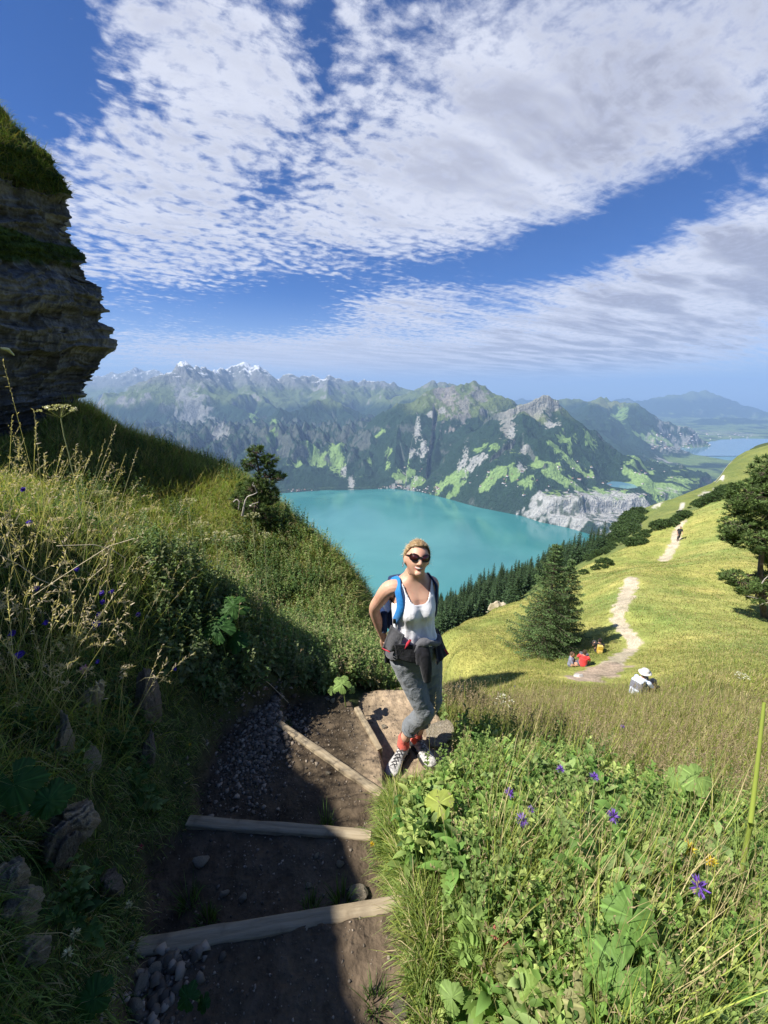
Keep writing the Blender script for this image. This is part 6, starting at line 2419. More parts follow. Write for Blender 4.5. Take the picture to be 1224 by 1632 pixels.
# black front apron of the jacket, grey left flap, dark flared right side with red lining
sheet("front_flap", (L_(P(628, 1026, 1.842)), L_(P(670, 1028, 1.842)), L_(P(672, 1060, 1.85)), L_(P(632, 1050, 1.855))), M_black, wave=.006, seed=4, parent=jk)
sheet("side_flap", (L_(P(623, 996, 1.875)), L_(P(645, 1012, 1.850)), L_(P(634, 1041, 1.85)), L_(P(609, 1033, 1.90))), M_jack, wave=.010, seed=2, parent=jk)
tb = Tubes()
tb.add([L_(P(609, 1033, 1.895)), L_(P(614, 1036, 1.885)), L_(P(622, 1039, 1.87))], .0035, 6)
tb.add([L_(P(654, 1020, 1.84)), L_(P(650, 1026, 1.84)), L_(P(645, 1034, 1.845))], [.007, .009, .004], 8)
tb.build("red_trim", M_red, jk)
sheet("flared_side", (L_(P(688, 1000, 1.99)), L_(P(698, 1002, 2.04)), L_(P(714, 1041, 1.99)), L_(P(696, 1060, 1.90))), M_black, wave=.012, seed=3, parent=jk)
sheet("flared_lining", (L_(P(706, 1035, 1.98)), L_(P(710, 1034, 1.98)), L_(P(716, 1042, 1.98)), L_(P(704, 1047, 1.97))), M_red, wave=.002, seed=3, parent=jk)
sheet("back_flap", (L_(P(627, 1030, 2.06)), L_(P(612, 1034, 2.02)), L_(P(613, 1056, 2.0)), L_(P(622, 1058, 2.03))), M_black, wave=.008, seed=6, parent=jk)

# ---- backpack she wears
bpk = new_obj("backpack", None)
bc = torso(1.15, R(90), .085) + WO
bpk.location = bc
tagp(bpk, "navy and sunlit blue hiking backpack on the woman's back", "backpack")


def box_round(name, c, half, mat, parent, M=None, bev=.03, sub=1):
    V = np.array([(x, y, z) for x in (-1, 1) for y in (-1, 1) for z in (-1, 1)], float) * np.array(half)
    if M is not None:
        V = V @ np.array(M).T
    V = V + np.array(c)
    F = [(0, 1, 3, 2), (4, 6, 7, 5), (0, 4, 5, 1), (2, 3, 7, 6), (0, 2, 6, 4), (1, 5, 7, 3)]
    return simple_mesh(name, V, F, mat, parent, bev=bev, sub=sub)


RM = np.stack([LX, -FW, [0, 0, 1]], 1)
box_round("pack_body", (0, 0, 0), (.120, .070, .17), M_navy, bpk, RM, .05)
box_round("top_lid", RM @ np.array([0, 0, .155]), (.09, .062, .028), M_navy, bpk, RM, .025)
box_round("side_pocket", RM @ np.array([-.130, .0, -.09]), (.022, .05, .08), M_navy, bpk, RM, .02)


def strap_band(name, pts, w, mat, parent, org, th=.010, normal=None):
    pts = np.array(pts)
    uu = np.linspace(0, len(pts) - 1, 36)
    p = np.stack([np.interp(uu, np.arange(len(pts)), pts[:, i]) for i in range(3)], -1)
    for _ in range(6):
        p[1:-1] = (p[:-2] + 2 * p[1:-1] + p[2:]) / 4
    tg = unit(np.gradient(p, axis=0))
    cen_ = np.array([.168, 1.99, 0])
    nr = (p + WO * 0) - 0
    outw = unit(np.stack([p[:, 0] + WO[0] - .168, p[:, 1] + WO[1] - 1.99, 0 * p[:, 0] + .03], -1))
    sd_ = unit(np.cross(tg, outw))
    n = len(p)
    rows = []
    for (a, b_) in ((-1, 0), (-.8, 1), (.8, 1), (1, 0), (.8, -.3), (-.8, -.3)):
        rows.append(p + sd_ * w * .5 * a + outw * th * b_)
    V = np.stack(rows, 0).reshape(-1, 3) + WO - org
    return mesh_np(name, V, grid_faces(6, n, True), mat, parent)


def tp(h, deg, off=.012):
    return torso(h, R(deg), off)


strap_band("shoulder_strap", [torso(1.30, R(128), .02), torso(1.375, R(150), .016), L_((.085, 1.955, GZ + 1.412)), tp(1.375, -140, .020), tp(1.33, -133, .014), tp(1.28, -136, .012), tp(1.23, -148, .014), tp(1.17, -166, .014)], .046, M_blue, bpk, bc, .009)  # sun-side strap coloured brighter than its pair, sunlight put into the blue
strap_band("shoulder_strap", [torso(1.30, R(52), .02), torso(1.375, R(32), .016), L_((.245, 2.0, GZ + 1.408)), tp(1.375, -38, .020), tp(1.33, -42, .014), tp(1.28, -36, .012), tp(1.22, -22, .014), tp(1.16, -6, .014)], .044, M_navy, bpk, bc, .009)
strap_band("webbing", [tp(1.19, -158, .020), tp(1.14, -156, .024), tp(1.09, -154, .034), tp(1.03, -150, .046), tp(.975, -148, .052)], .016, M_gweb, bpk, bc, .003)
box_round("buckle", tp(1.185, -157, .026) + WO - bc, (.012, .006, .014), M_plast, bpk, RM, .003)

# ---------------------------------------------------------------- the resting hikers and the far one
SKD, t, b = material("tanned_skin", (.42, .24, .16), .55)
HAIRB, t, b = material("dark_hair", (.02, .014, .010), .6)


def small_person(loc, yaw, pose, cols, label, seed=0, hat=None, s=1.0, hair_long=False):
    """pose 'sit': knees drawn up; 'walk'. cols: shirt, trousers, hair"""
    T = new_obj("person", None)
    T.location = loc
    T.rotation_euler = (0, 0, yaw)
    T.scale = (s, s, s)
    tagp(T, label, "person")
    if pose == 'sit':
        hip, chest, neck, head = (0, 0, .10), (0, -.02, .42), (0, .0, .56), (0, -.03, .70)
        sh = [(-.17, 0, .50), (.17, 0, .50)]
        el_ = [(-.25, -.14, .30), (.25, -.14, .30)]
        wr = [(-.14, -.36, .30), (.12, -.36, .32)]
        kn = [(-.12, -.38, .40), (.13, -.40, .38)]
        an = [(-.12, -.60, .06), (.13, -.66, .06)]
    else:
        hip, chest, neck, head = (0, 0, .92), (0, -.03, 1.25), (0, -.04, 1.45), (0, -.07, 1.60)
        sh = [(-.18, -.03, 1.38), (.18, -.03, 1.38)]
        el_ = [(-.24, .05, 1.12), (.24, -.08, 1.12)]
        wr = [(-.22, -.10, .92), (.22, -.28, 1.02)]
        kn = [(-.10, -.12, .50), (.10, .04, .50)]
        an = [(-.10, -.10, .07), (.10, .28, .10)]
    A_ = lambda x: np.array(x, float)
    S1 = Sol()
    S1.limb([A_(hip), A_(chest) * .5 + A_(hip) * .5, A_(chest), A_(neck) - [0, 0, .04]], [(.15, .11), (.14, .10), (.16, .11), (.10, .08)])
    S1.limb([A_(neck) - [0, 0, .05], A_(neck) + [0, 0, .03], A_(head) - [0, 0, .05]], [.055, .05, .05])
    S1.ell(head, (.078, .095, .115))
    S1.ell(A_(head) + [0, -.095, -.01], (.012, .016, .02))
    S1.ell(A_(head) + [0, -.085, -.05], (.03, .012, .012))
    for i in (0, 1):
        S1.ell(A_(head) + [(-.078, .078)[i], 0, 0], (.012, .02, .03))
        S1.limb([A_(sh[i]), A_(el_[i]), A_(wr[i])], [.05, .04, .028])
        d = unit(A_(wr[i]) - A_(el_[i]))
        hand(S1, A_(wr[i]), d, (0, 0, -1), (1 if i == 0 else -1, 0, .1), .5)
        S1.limb([A_(hip) + [(-.09, .09)[i], 0, 0], A_(kn[i]), A_(an[i])], [.085, .06, .04])
        S1.limb([A_(an[i]) + [0, .04, -.02], A_(an[i]) + [0, -.15, -.035]], [.038, .034])
    S1.build("body", SKD, T, .011, 2)
    ms = cloth("shirt_fabric", cols[0], .85, .5, 14)
    mtt = cloth("trouser_fabric", cols[1], .85, .5, 14)
    S2 = Sol()
    S2.limb([A_(hip) + [0, 0, .02], A_(chest) * .5 + A_(hip) * .5, A_(chest), A_(neck) - [0, 0, .06]], [(.165, .13), (.158, .12), (.178, .128), (.12, .09)])
    for i in (0, 1):
        S2.limb([A_(sh[i]), A_(sh[i]) * .35 + A_(el_[i]) * .65], [.066, .058])
    S2.build("shirt", ms, T, .013, 2)
    S3 = Sol()
    for i in (0, 1):
        S3.limb([A_(hip) + [(-.08, .08)[i], 0, 0], A_(hip) * .5 + A_(kn[i]) * .5, A_(kn[i]), A_(kn[i]) * .3 + A_(an[i]) * .7], [.105, .088, .072, .056])
    S3.build("trousers", mtt, T, .013, 2)
    for i in (0, 1):
        S4 = Sol()
        S4.limb([A_(an[i]) + [0, .05, -.015], A_(an[i]) + [0, -.06, -.02], A_(an[i]) + [0, -.17, -.035]], [(.045, .045), (.048, .04), (.045, .03)])
        S4.build("shoe", M_sole, T, .012, 2)
    hm_ = cloth("hair_colour", cols[2], .6, .5, 50)
    S5 = Sol()
    S5.ell(A_(head) + [0, .022, .022], (.088, .095, .112))
    if hair_long:
        S5.limb([A_(head) + [0, .08, 0], A_(head) + [0, .11, -.12], A_(head) + [0, .10, -.22]], [.05, .045, .02])
    S5.build("hair", hm_, T, .012, 2)
    if hat:
        mh = cloth("hat_fabric", hat, .9, .3, 30)
        V, F = [], []
        n = 28
        for r_h, z in ((.165, .045), (.125, .060), (.100, .062), (.098, .11), (.085, .14), (.04, .152), (.001, .154)):
            for k in range(n):
                a = k / n * 2 * math.pi
                V.append((head[0] + r_h * math.cos(a), head[1] + r_h * 1.1 * math.sin(a), head[2] + z + .008 * math.sin(3 * a) * (r_h > .15)))
        for i in range(6):
            for k in range(n):
                F.append((i * n + k, i * n + (k + 1) % n, (i + 1) * n + (k + 1) % n, (i + 1) * n + k))
        simple_mesh("sun_hat", V, F, mh, T, solid=.006)
    return T


def small_pack(loc, yaw, c, c2, label, s=1.0, tilt=0.0):
    B = new_obj("backpack", None)
    B.location = loc
    B.rotation_euler = (tilt, 0, yaw)
    B.scale = (s, s, s)
    tagp(B, label, "backpack")
    m1_ = cloth("pack_fabric", c, .7, .4, 30)
    m2_ = cloth("pack_trim", c2, .7, .4, 30)
    box_round("pack_body", (0, 0, .2), (.14, .09, .20), m1_, B, None, .05)
    box_round("front_pocket", (0, .10, .12), (.10, .03, .09), m2_, B, None, .02)
    box_round("top_lid", (0, 0, .40), (.12, .09, .03), m2_, B, None, .02)
    for x in (-.08, .08):
        tb = Tubes()
        tb.add([(x, -.09, .36), (x * 1.1, -.16, .36), (x * 1.1, -.20, .22), (x, -.10, .06)], .016, 6)
        tb.build("shoulder_strap", m2_, B)
    return B


def seat(px, py, Yf=None):
    h = near_hit(px, py, 5)
    return h


# by the trail junction: child with yellow pack, two seated, one with a white hat nearer
p = seat(953, 1040)
small_person(p, R(165), 'sit', ((.02, .02, .025), (.05, .045, .045), (.015, .01, .01)), "dark haired hiker in black sitting with back turned, wearing the yellow backpack", 1, s=.95)
yy_ = R(165)
small_pack(p + np.array([.17 * math.sin(yy_) * 1 - .0, -.17 * math.cos(yy_) * 1 * -1 * -1, .12]) * 1.0 if False else p + np.array([-math.sin(yy_) * .19, math.cos(yy_) * .19, .10]), yy_, (.55, .36, .05), (.60, .42, .12), "small yellow backpack on the back of the hiker in black", 1.0)
p = seat(928, 1062)
small_person(p, R(150), 'sit', ((.75, .06, .06), (.10, .10, .12), (.05, .03, .02)), "hiker in a bright red shirt sitting beside the spruce", 2, s=.98)
p = seat(908, 1062)
small_person(p, R(60), 'sit', ((.22, .23, .30), (.10, .10, .12), (.10, .06, .035)), "hiker in grey blue top sitting left of the one in red", 3, s=.9)
p = seat(917, 1078)
small_pack(p, R(20), (.55, .52, .47), (.4, .38, .36), "pale bag lying in the grass in front of the hiker in red", .8, .9)
p = near_hit(1019, 1108, 5)
small_person(p + np.array([0, 0, .03]), R(120), 'sit', ((.50, .58, .72), (.40, .34, .26), (.10, .07, .05)), "hiker with white sun hat and pale blue shirt sitting in the tall grass", 4, hat=(.62, .59, .54), s=.72)
yy_ = R(120)
small_pack(p + np.array([-math.sin(yy_) * .19, math.cos(yy_) * .19, .10]), yy_, (.20, .20, .24), (.55, .60, .70), "grey and pale blue backpack of the hiker with the white hat", .9)
p = near_hit(1080, 862)
small_person(p, R(-20), 'walk', ((.03, .03, .04), (.05, .05, .06), (.02, .015, .01)), "distant hiker in dark clothes walking up the far stretch of path", 5, s=1.12)
yy_ = R(-20)
small_pack(p + np.array([-math.sin(yy_) * .20, math.cos(yy_) * .20, 1.05]), yy_, (.05, .05, .07), (.3, .05, .06), "dark backpack of the distant hiker on the path", 1.0)
# ================================================================== flowers, large leaves, small things
flower_mat = foliage_mat("petals", .25, .5, .3)


def stem_curve(base, top, bow, seed):
    return curve(base, top, 0, 8, .006, seed)


stem_mat = material("green_stem", (.16, .22, .06), .5)[0]
pale_stem_mat = material("pale_stem", (.36, .38, .18), .5)[0]


def plant_root(name, head, drop, label, cat, group, lean=(0, 0)):
    base = np.array([head[0] + lean[0], head[1] + lean[1], 0.0])
    base[2] = gz(base[0], base[1]) - .01
    T = new_obj(name, None)
    T.location = base
    tagp(T, label, cat, group)
    return T, base


def umbel(px, py, rad_px, h, label, col=(.62, .60, .44), seed=0, nray=14, florets=16, name="umbel_flower", lean=(-.03, .03), bulbs=False, group="white umbel flowers"):
    h += .04
    hd = above_hit(px, py, h)
    if px < 460 and not bulbs:
        hd = P(px, py, 2.15 + .9 * px / 460)
        h = hd[2] - float(gz(hd[0], hd[1]))
    rad = rad_px / FPX * hd[1] / ray(px, py)[1]
    T, base = plant_root(name, hd, h, label, "flower", group, lean)
    g = np.random.default_rng(seed)
    top = hd - base
    fork = top - np.array([0, 0, rad * .75])
    tb = Tubes()
    tb.add(stem_curve((0, 0, 0), fork, .02, seed), np.linspace(.0032, .0022, 8), 6)
    # two leaves bracts on the stem
    tb.build("stem", pale_stem_mat, T)
    rb = Ribs()
    n = nray
    a = np.arange(n) * 2.4
    rr_ = np.sqrt((np.arange(n) + .5) / n)
    tips = top + np.stack([np.cos(a) * rr_ * rad, np.sin(a) * rr_ * rad, -.30 * rr_ ** 2 * rad + g.normal(0, .05, n) * rad], -1)
    d = tips - fork
    L = np.linalg.norm(d, axis=1)
    rb.add(np.repeat(fork[None], n, 0), unit(d), L, .0018, np.array([.36, .38, .18]), (1, .9, .8), .02)
    N = n * florets
    fd = unit(g.normal(size=(N, 3)) + [0, 0, 1.1])
    if bulbs:
        rb.add(np.repeat(tips, florets, 0), fd, rad * .26, rad * .085, np.array(col) * g.uniform(.8, 1.2, (N, 1)), (.5, 1, 1, .6, 0), .0)
    else:
        tp_ = np.repeat(tips, florets, 0) + fd * rad * .17 * g.random((N, 1)) * [1, 1, .5]
        rb.add(tp_ - [0, 0, rad * .05], unit(fd * .6 + [0, 0, .5]), rad * .11, rad * .09, np.array(col) * g.uniform(.75, 1.15, (N, 1)), (.4, 1, .9, 0), .1)
    rb.build("flower_head", flower_mat, T)
    # a few divided leaves at the foot
    rb = Ribs()
    m = 1
    rt = np.array([0, 0, 1.0]) * (g.random((m, 1)) * h * .5)
    dl = unit(np.stack([g.normal(size=m), g.normal(size=m), g.random(m) * .8], -1))
    rb.add(rt, dl, g.uniform(.05, .10, m), .014, np.array([.12, .19, .05]) * g.uniform(.7, 1.3, (m, 1)), (.3, 1, .8, .4, 0), .4, fold=.2)
    rb.build("leaf", leaf_mat, T)
    return T


for i, a in enumerate([
    (92, 646, 26, .50, "tall cream umbel standing before the dark cliff at the left edge"),
    (343, 850, 24, .42, "broadest cream umbel in the middle of the sunlit left bank"),
    (318, 832, 15, .46, "cream umbel just left of the broadest one on the left bank"),
    (300, 795, 12, .52, "topmost budding umbel of the left bank group"),
    (374, 855, 14, .38, "pale umbel just right of the broadest one on the left bank"),
    (402, 818, 12, .44, "umbel of the left bank nearest to the small mountain pine"),
    (420, 850, 12, .38, "rightmost pale umbel of the left bank group"),
    (162, 782, 12, .32, "little cream umbel over the dark gully at the left"),
    (258, 870, 12, .34, "small umbel at the left end of the left bank group"),
    (735, 1097, 15, .30, "flat white umbel at the hiker's right leg side of the bank"),
    (801, 1112, 16, .30, "flat white umbel farther right on the sunlit bank"),
    (1183, 1075, 10, .35, "small white umbel near the right edge above the golden grass"),
]):
    umbel(*a, seed=700 + i, col=(.80, .78, .66) if i >= 9 else (.66, .63, .42), lean=(-.05, .04) if i < 9 else (.02, .03))
umbel(106, 1018, 26, .16, "yellow green umbel with long buds leaning out of the shaded bank", (.50, .50, .22), 730, 12, 9, bulbs=True, lean=(-.08, .02))


def bell(px, py, s, h, label, col, seed, kind="bell", group=None, name="bellflower"):
    h += .10 if px > 560 else .07
    s *= 1.35
    hd = above_hit(px, py, h)
    T, base = plant_root(name, hd, h, label, "flower", group, (-.02, .02))
    g = np.random.default_rng(seed)
    top = hd - base
    tb = Tubes()
    tb.add(stem_curve((0, 0, 0), top, .01, seed), np.linspace(.0016, .001, 8), 5)
    tb.build("stem", stem_mat, T)
    rb = Ribs()
    if kind == "bell":
        ax = unit(np.array([g.normal(0, .5), -.8, -.4 + g.normal(0, .3)]))
        e1 = unit(np.cross(ax, [0.1, 0, 1]))
        e2 = np.cross(ax, e1)
        a = np.arange(5) / 5 * 6.283
        rd = np.cos(a)[:, None] * e1 + np.sin(a)[:, None] * e2
        rb.add(np.repeat(top[None], 5, 0), unit(ax + rd * .42), s, s * .62, np.array(col) * g.uniform(.85, 1.15, (5, 1)), (.5, .95, 1, .8, 0), .0, side=np.cross(ax, rd), fold=-.15)
        rb.add(np.repeat(top[None], 5, 0), unit(ax * .6 + rd), s * .3, s * .08, np.array([.12, .18, .06]), (1, .6, 0), 0)
    else:
        n = 46
        d = unit(g.normal(size=(n, 3)) + [0, 0, .35])
        rb.add(np.repeat(top[None], n, 0) + d * s * .15, unit(d + rng.normal(0, .25, (n, 3))), s * .62, s * .14, np.array(col) * g.uniform(.6, 1.5, (n, 1)), (.8, 1, .6, 0), -.1)
        rb.add(np.repeat(top[None], 10, 0), unit(g.normal(size=(10, 3)) * [1, 1, .2] - [0, 0, .3]), s * .7, s * .22, np.array([.10, .17, .06]), (.6, 1, 0), .2)
    rb.build("flower_head", flower_mat, T)
    if h > .1:
        rb = Ribs()
        m = 1
        tt_ = g.uniform(.1, .8, m)[:, None]
        rb.add(top * tt_, unit(np.stack([g.normal(size=m), g.normal(size=m), .6 + 0 * g.random(m)], -1)), .05, .008, np.array([.10, .18, .05]), (.4, 1, .8, .4, 0), .4)
        rb.build("leaf", leaf_mat, T)


VIO, VIO2, MAG = (.085, .045, .42), (.17, .07, .42), (.30, .08, .30)
for i, (px, py, s, h, lab) in enumerate([
    (37, 777, .022, .22, "violet bellflower highest on the sunlit left bank"),
    (51, 829, .024, .20, "violet bellflower below the highest one at the left edge"),
    (125, 903, .022, .14, "violet bellflower lit at the border of the shade"),
    (61, 933, .024, .12, "dark violet bellflower at the left where the shade begins"),
    (162, 941, .022, .13, "left one of two violet bellflowers side by side"),
    (180, 939, .022, .14, "right one of two violet bellflowers side by side"),
    (162, 956, .020, .12, "small violet bellflower under the pair"),
    (157, 975, .020, .12, "dark violet bellflower just above the large drooping one"),
    (160, 990, .032, .13, "largest drooping violet bellflower of the left bank"),
    (220, 976, .022, .12, "violet bellflower right of the large drooping one"),
    (75, 988, .020, .12, "pale faded bellflower left of the large drooping one"),
    (22, 1004, .022, .12, "violet bellflower at the left edge in the shade"),
    (39, 1038, .026, .12, "lowest violet bellflower at the left edge in the shade"),
    (157, 1051, .016, .1, "tiny dark violet bellflower above the fluted rock"),
    (280, 1063, .016, .1, "little blue violet bellflower in the dark under the bushes"),
    (545, 948, .016, .2, "blue violet flower high in the bushes left of the hiker"),
]):
    bell(px, py, s, h, lab, (.10, .05, .50), 800 + i, "bell", "violet bellflowers in the left bank")
for i, (px, py, s, h, lab) in enumerate([
    (832, 1307, .026, .20, "largest round purple flower in the middle of the right bank"),
    (812, 1264, .022, .24, "round purple flower up left of the largest one"),
    (846, 1290, .015, .22, "small purple bud right above the largest round flower"),
    (977, 1301, .026, .22, "round purple flower right of centre in the right bank"),
    (947, 1238, .022, .24, "purple flower among tall grass above the right bank leaves"),
    (893, 1226, .020, .24, "dull purple flower in the upper middle of the right bank"),
    (1113, 1412, .030, .20, "purple flower with long head low at the right by the thick stem"),
    (733, 1080, .026, .26, "deep purple flower close to the hiker's side"),
    (820, 1094, .020, .26, "purple flower beside the flat white umbels"),
    (796, 1092, .014, .24, "dark purple flower head between the flat white umbels"),
    (992, 1158, .016, .24, "tiny purple flower in the golden grass at the right"),
]):
    bell(px, py, s, h, lab, (.20, .09, .50), 850 + i, "ball", "round headed purple flowers in the right bank", "purple_flower")
bell(134, 1067, .024, .08, "pink clover head over the fluted rock in the shade", (.50, .20, .40), 880, "ball", None, "clover_flower")
bell(224, 1352, .016, .06, "dark red little flower low in the shaded bank", (.40, .05, .12), 881, "ball", None, "red_flower")
for i, (px, py, s, lab) in enumerate([(1097, 1353, .028, "yellow flower left of the thick green stem"), (1133, 1374, .022, "small yellow flower just left of the thick green stem"), (593, 1345, .010, "tiny yellow flower in the grass beside the path"), (303, 1187, .010, "tiny yellow flower over the grass next to the gravel")]):
    bell(px, py, s, .16 if i < 2 else .08, lab, (.75, .52, .03), 890 + i, "ball", "yellow flowers", "yellow_flower")
CRM = (.60, .56, .36)
for i, (px, py, lab) in enumerate([(216, 912, "pale yellow bud upper right of the bellflowers"), (190, 930, "pale yellow bud beside the bellflower pair"), (215, 938, "pale yellow bud between the bellflower pair and the bushes"), (198, 960, "cream bud left of the middle of the shaded bank"), (235, 983, "cream bud right of the drooping bellflower"), (150, 968, "cream bud touching the dark bellflower"), (188, 1022, "white snail like blossom lying over the brown rock"), (120, 1487, "white bud low in the dark left corner"), (108, 1520, "cream bud lowest in the dark left corner"), (205, 1442, "pink white bud over the lowest board's left end")]):
    bell(px, py, .014, .08, lab, CRM, 900 + i, "ball", "cream buds in the left bank", "flower_bud")


# ---- large lobed leaves
def big_leaf(center, radius, nrm_, rot, col, seed, parent, lobes=5, teeth=.07):
    g = np.random.default_rng(seed)
    na, nr = 90, 9
    th = np.linspace(-math.pi * .93, math.pi * .93, na)
    lob = np.abs(np.cos(th * lobes / 2 / 1.0)) ** .55
    R_ = radius * (.60 + .36 * lob) * (1 - .12 * np.abs(th) / math.pi) * (1 + teeth * np.abs(np.sin(th * 19)) + .04 * g.normal(size=na))
    rr_ = np.linspace(0, 1, nr)
    TH, RR_ = np.meshgrid(th, rr_, indexing='ij')
    x = RR_ * R_[:, None] * np.sin(TH)
    y = RR_ * R_[:, None] * np.cos(TH)
    vein = np.abs(np.cos(TH * lobes / 2))
    z = radius * (.10 * (1 - vein) * RR_ - .28 * RR_ ** 2 + .05 * pn(x / radius * 4 + seed, y / radius * 4, seed) + .02 * np.sin(RR_ * 26) * (1 - vein))
    n = unit(np.array(nrm_, float))
    e1 = unit(np.cross([0.13, 1, 0.2], n))
    e2 = np.cross(n, e1)
    c, s = math.cos(rot), math.sin(rot)
    P_ = (x * c - y * s)[..., None] * e1 + (x * s + y * c)[..., None] * e2 + z[..., None] * n + np.array(center)
    vc = np.array(col) * (.82 + .25 * (1 - vein[..., None] ** 8 * 1.0) + .12 * pn(x * 60, y * 60, 4)[..., None])
    vc = np.where((vein > .992)[..., None], np.array(col) * 1.6, vc)
    o = mesh_np("leaf", P_.reshape(-1, 3), grid_faces(na, nr), leaf_mat, parent, col=np.clip(vc.reshape(-1, 3), 0, 1))
    return o


LG, LG2, LG3 = (.15, .27, .06), (.22, .33, .09), (.035, .10, .02)
for i, (px, py, rpx, h, nv, rot, col, lobes, lab) in enumerate([
    (1008, 1462, 62, .24, (-.15, -.55, .8), 2.6, LG, 5, "broad lobed bright green leaf plant in the lower right bank"),
    (990, 1548, 66, .20, (-.3, -.45, .8), 2.0, LG, 5, "broad lobed leaf plant below the brightest one, with a pale rim"),
    (940, 1500, 34, .17, (.1, -.6, .7), 3.6, LG2, 3, "small blunt leaf plant left of the broad lobed ones"),
    (1078, 1545, 40, .20, (.3, -.5, .8), 3.0, LG2, 3, "folded pale leaf plant right of the broad lobed ones"),
    (865, 1590, 60, .14, (-.1, -.4, .9), 1.4, (.28, .30, .12), 5, "withered yellowish lobed leaf plant at the bottom edge"),
    (945, 1610, 62, .13, (.1, -.5, .8), 2.8, (.30, .30, .13), 5, "withered pale green leaf plant cut by the bottom edge"),
    (700, 1280, 36, .20, (-.4, -.3, .8), 1.0, (.32, .38, .08), 3, "yellow green spreading leaf plant right below the hiker's shoes"),
    (845, 1575, 34, .16, (-.1, -.5, .8), .8, (.26, .38, .09), 3, "light green three lobed leaf plant near the bottom middle"),
    (1110, 1240, 36, .28, (-.2, -.4, .8), 2.0, LG2, 5, "lobed yellow green leaf plant in the upper right of the bank"),
    (22, 1250, 62, .16, (.5, -.4, .75), 4.2, LG3, 5, "dark green lobed leaf plant at the left edge in the shade"),
    (300, 1590, 26, .05, (.1, -.5, .8), 1.2, LG3, 5, "small dark lobed leaf plant beside the gravel at the lower left"),
    (150, 1590, 40, .12, (.3, -.5, .8), 2.0, LG3, 5, "dark lobed leaf plant in the lower left corner"),
    (720, 1590, 30, .10, (-.2, -.4, .8), 1.0, LG2, 3, "pale green leaf plant left of the withered ones at the bottom"),
    (545, 1090, 22, .16, (0, -.5, .8), 1.0, LG2, 5, "bright small lobed leaf plant over the sunny end of the path"),
    (348, 1000, 40, .26, (0, -.5, .8), 1.0, (.05, .13, .03), 5, "dark lobed leaf plant in the shade under the umbels"),
    (372, 965, 34, .28, (.2, -.5, .8), 2.2, (.06, .14, .03), 5, "lobed leaf plant right under the pale umbels"),
]):
    h += .07
    hd = above_hit(px, py, h)
    rad = .72 * rpx / FPX * hd[1] / ray(px, py)[1]
    col = tuple(np.array(col) * .85)
    T, base = plant_root("broad_leaf_plant", hd, h, lab, "plant", "broad leaved plants", (.02, .03))
    big_leaf(hd - base, rad, nv, rot, col, 950 + i, T, lobes)
    g = np.random.default_rng(i)
    for k in range(2):
        off = np.array([g.uniform(-1, 1) * rad * 1.2, g.uniform(0, 1) * rad, -h * g.uniform(.15, .5)])
        big_leaf(hd - base + off, rad * g.uniform(.45, .75), (g.normal(0, .4), -.4, .8), g.uniform(0, 6), np.array(col) * g.uniform(.7, 1.1), 990 + i * 3 + k, T, lobes)
    tb = Tubes()
    tb.add(curve((0, 0, 0), hd - base, .02, 7), np.linspace(.005, .003, 7), 6)
    tb.build("stalk", stem_mat, T)

# the thick stem at the right edge
T = new_obj("hogweed_stem", None)
pb0 = P(1180, 1400, .98)
pb0 = np.array([pb0[0], pb0[1], gz(pb0[0], pb0[1])])
T.location = pb0
tagp(T, "thick ribbed yellow green stem of a tall plant rising at the right edge", "plant")
tb = Tubes()
q0 = P(1182, 1385, .98) - pb0
q1 = P(1196, 1315, 1.0) - pb0
q2 = P(1206, 1230, 1.03) - pb0
q3 = P(1218, 1120, 1.08) - pb0
tb.add([np.zeros(3), q0, q1 * .97 + q0 * .03, q1, q1 * .96 + q2 * .04, q2, q3], [.0085, .0085, .0075, .0105, .0072, .0065, .005], 12)
tb.build("stem", material("hogweed_green", (.26, .32, .06), .45)[0], T)
rbx = Ribs()
rbx.add(np.array([q1]), unit(np.array([[-.5, -.2, .7]])), [.08], [.022], np.array([.26, .34, .09]), (.8, 1, .8, .4, 0), .3, fold=.3)
rbx.build("leaf_sheath", leaf_mat, T)

# rust coloured seed spikes
for i, (px, py, s, lab) in enumerate([(812, 1492, .075, "left rust red seed spike in the lower middle of the bank"), (790, 1480, .05, "smaller faded rust spike left of the two bright ones"), (830, 1522, .06, "right rust pink seed spike low in the bank")]):
    hd = above_hit(px, py, .16)
    T, base = plant_root("rust_seed_spike", hd, .16, lab, "plant", "rust coloured seed spikes", (.01, .02))
    g = np.random.default_rng(i + 60)
    top = hd - base
    tb = Tubes()
    tb.add(stem_curve((0, 0, 0), top, .01, i), .0022, 5)
    tb.build("stem", stem_mat, T)
    n = 170
    u_ = g.random(n)
    rt = top + np.array([0, 0, 1.0]) * (u_[:, None] - .7) * s
    a = g.uniform(0, 6.28, n)
    d = unit(np.stack([np.cos(a), np.sin(a), .5 + 0 * a], -1))
    rb = Ribs()
    rb.add(rt, d, s * .30 * (1.1 - u_ * .7), s * .10, np.array([.50, .20, .15]) * g.uniform(.6, 1.3, (n, 1)), (.4, 1, .8, 0), .2)
    rb.build("seed_head", flower_mat, T)

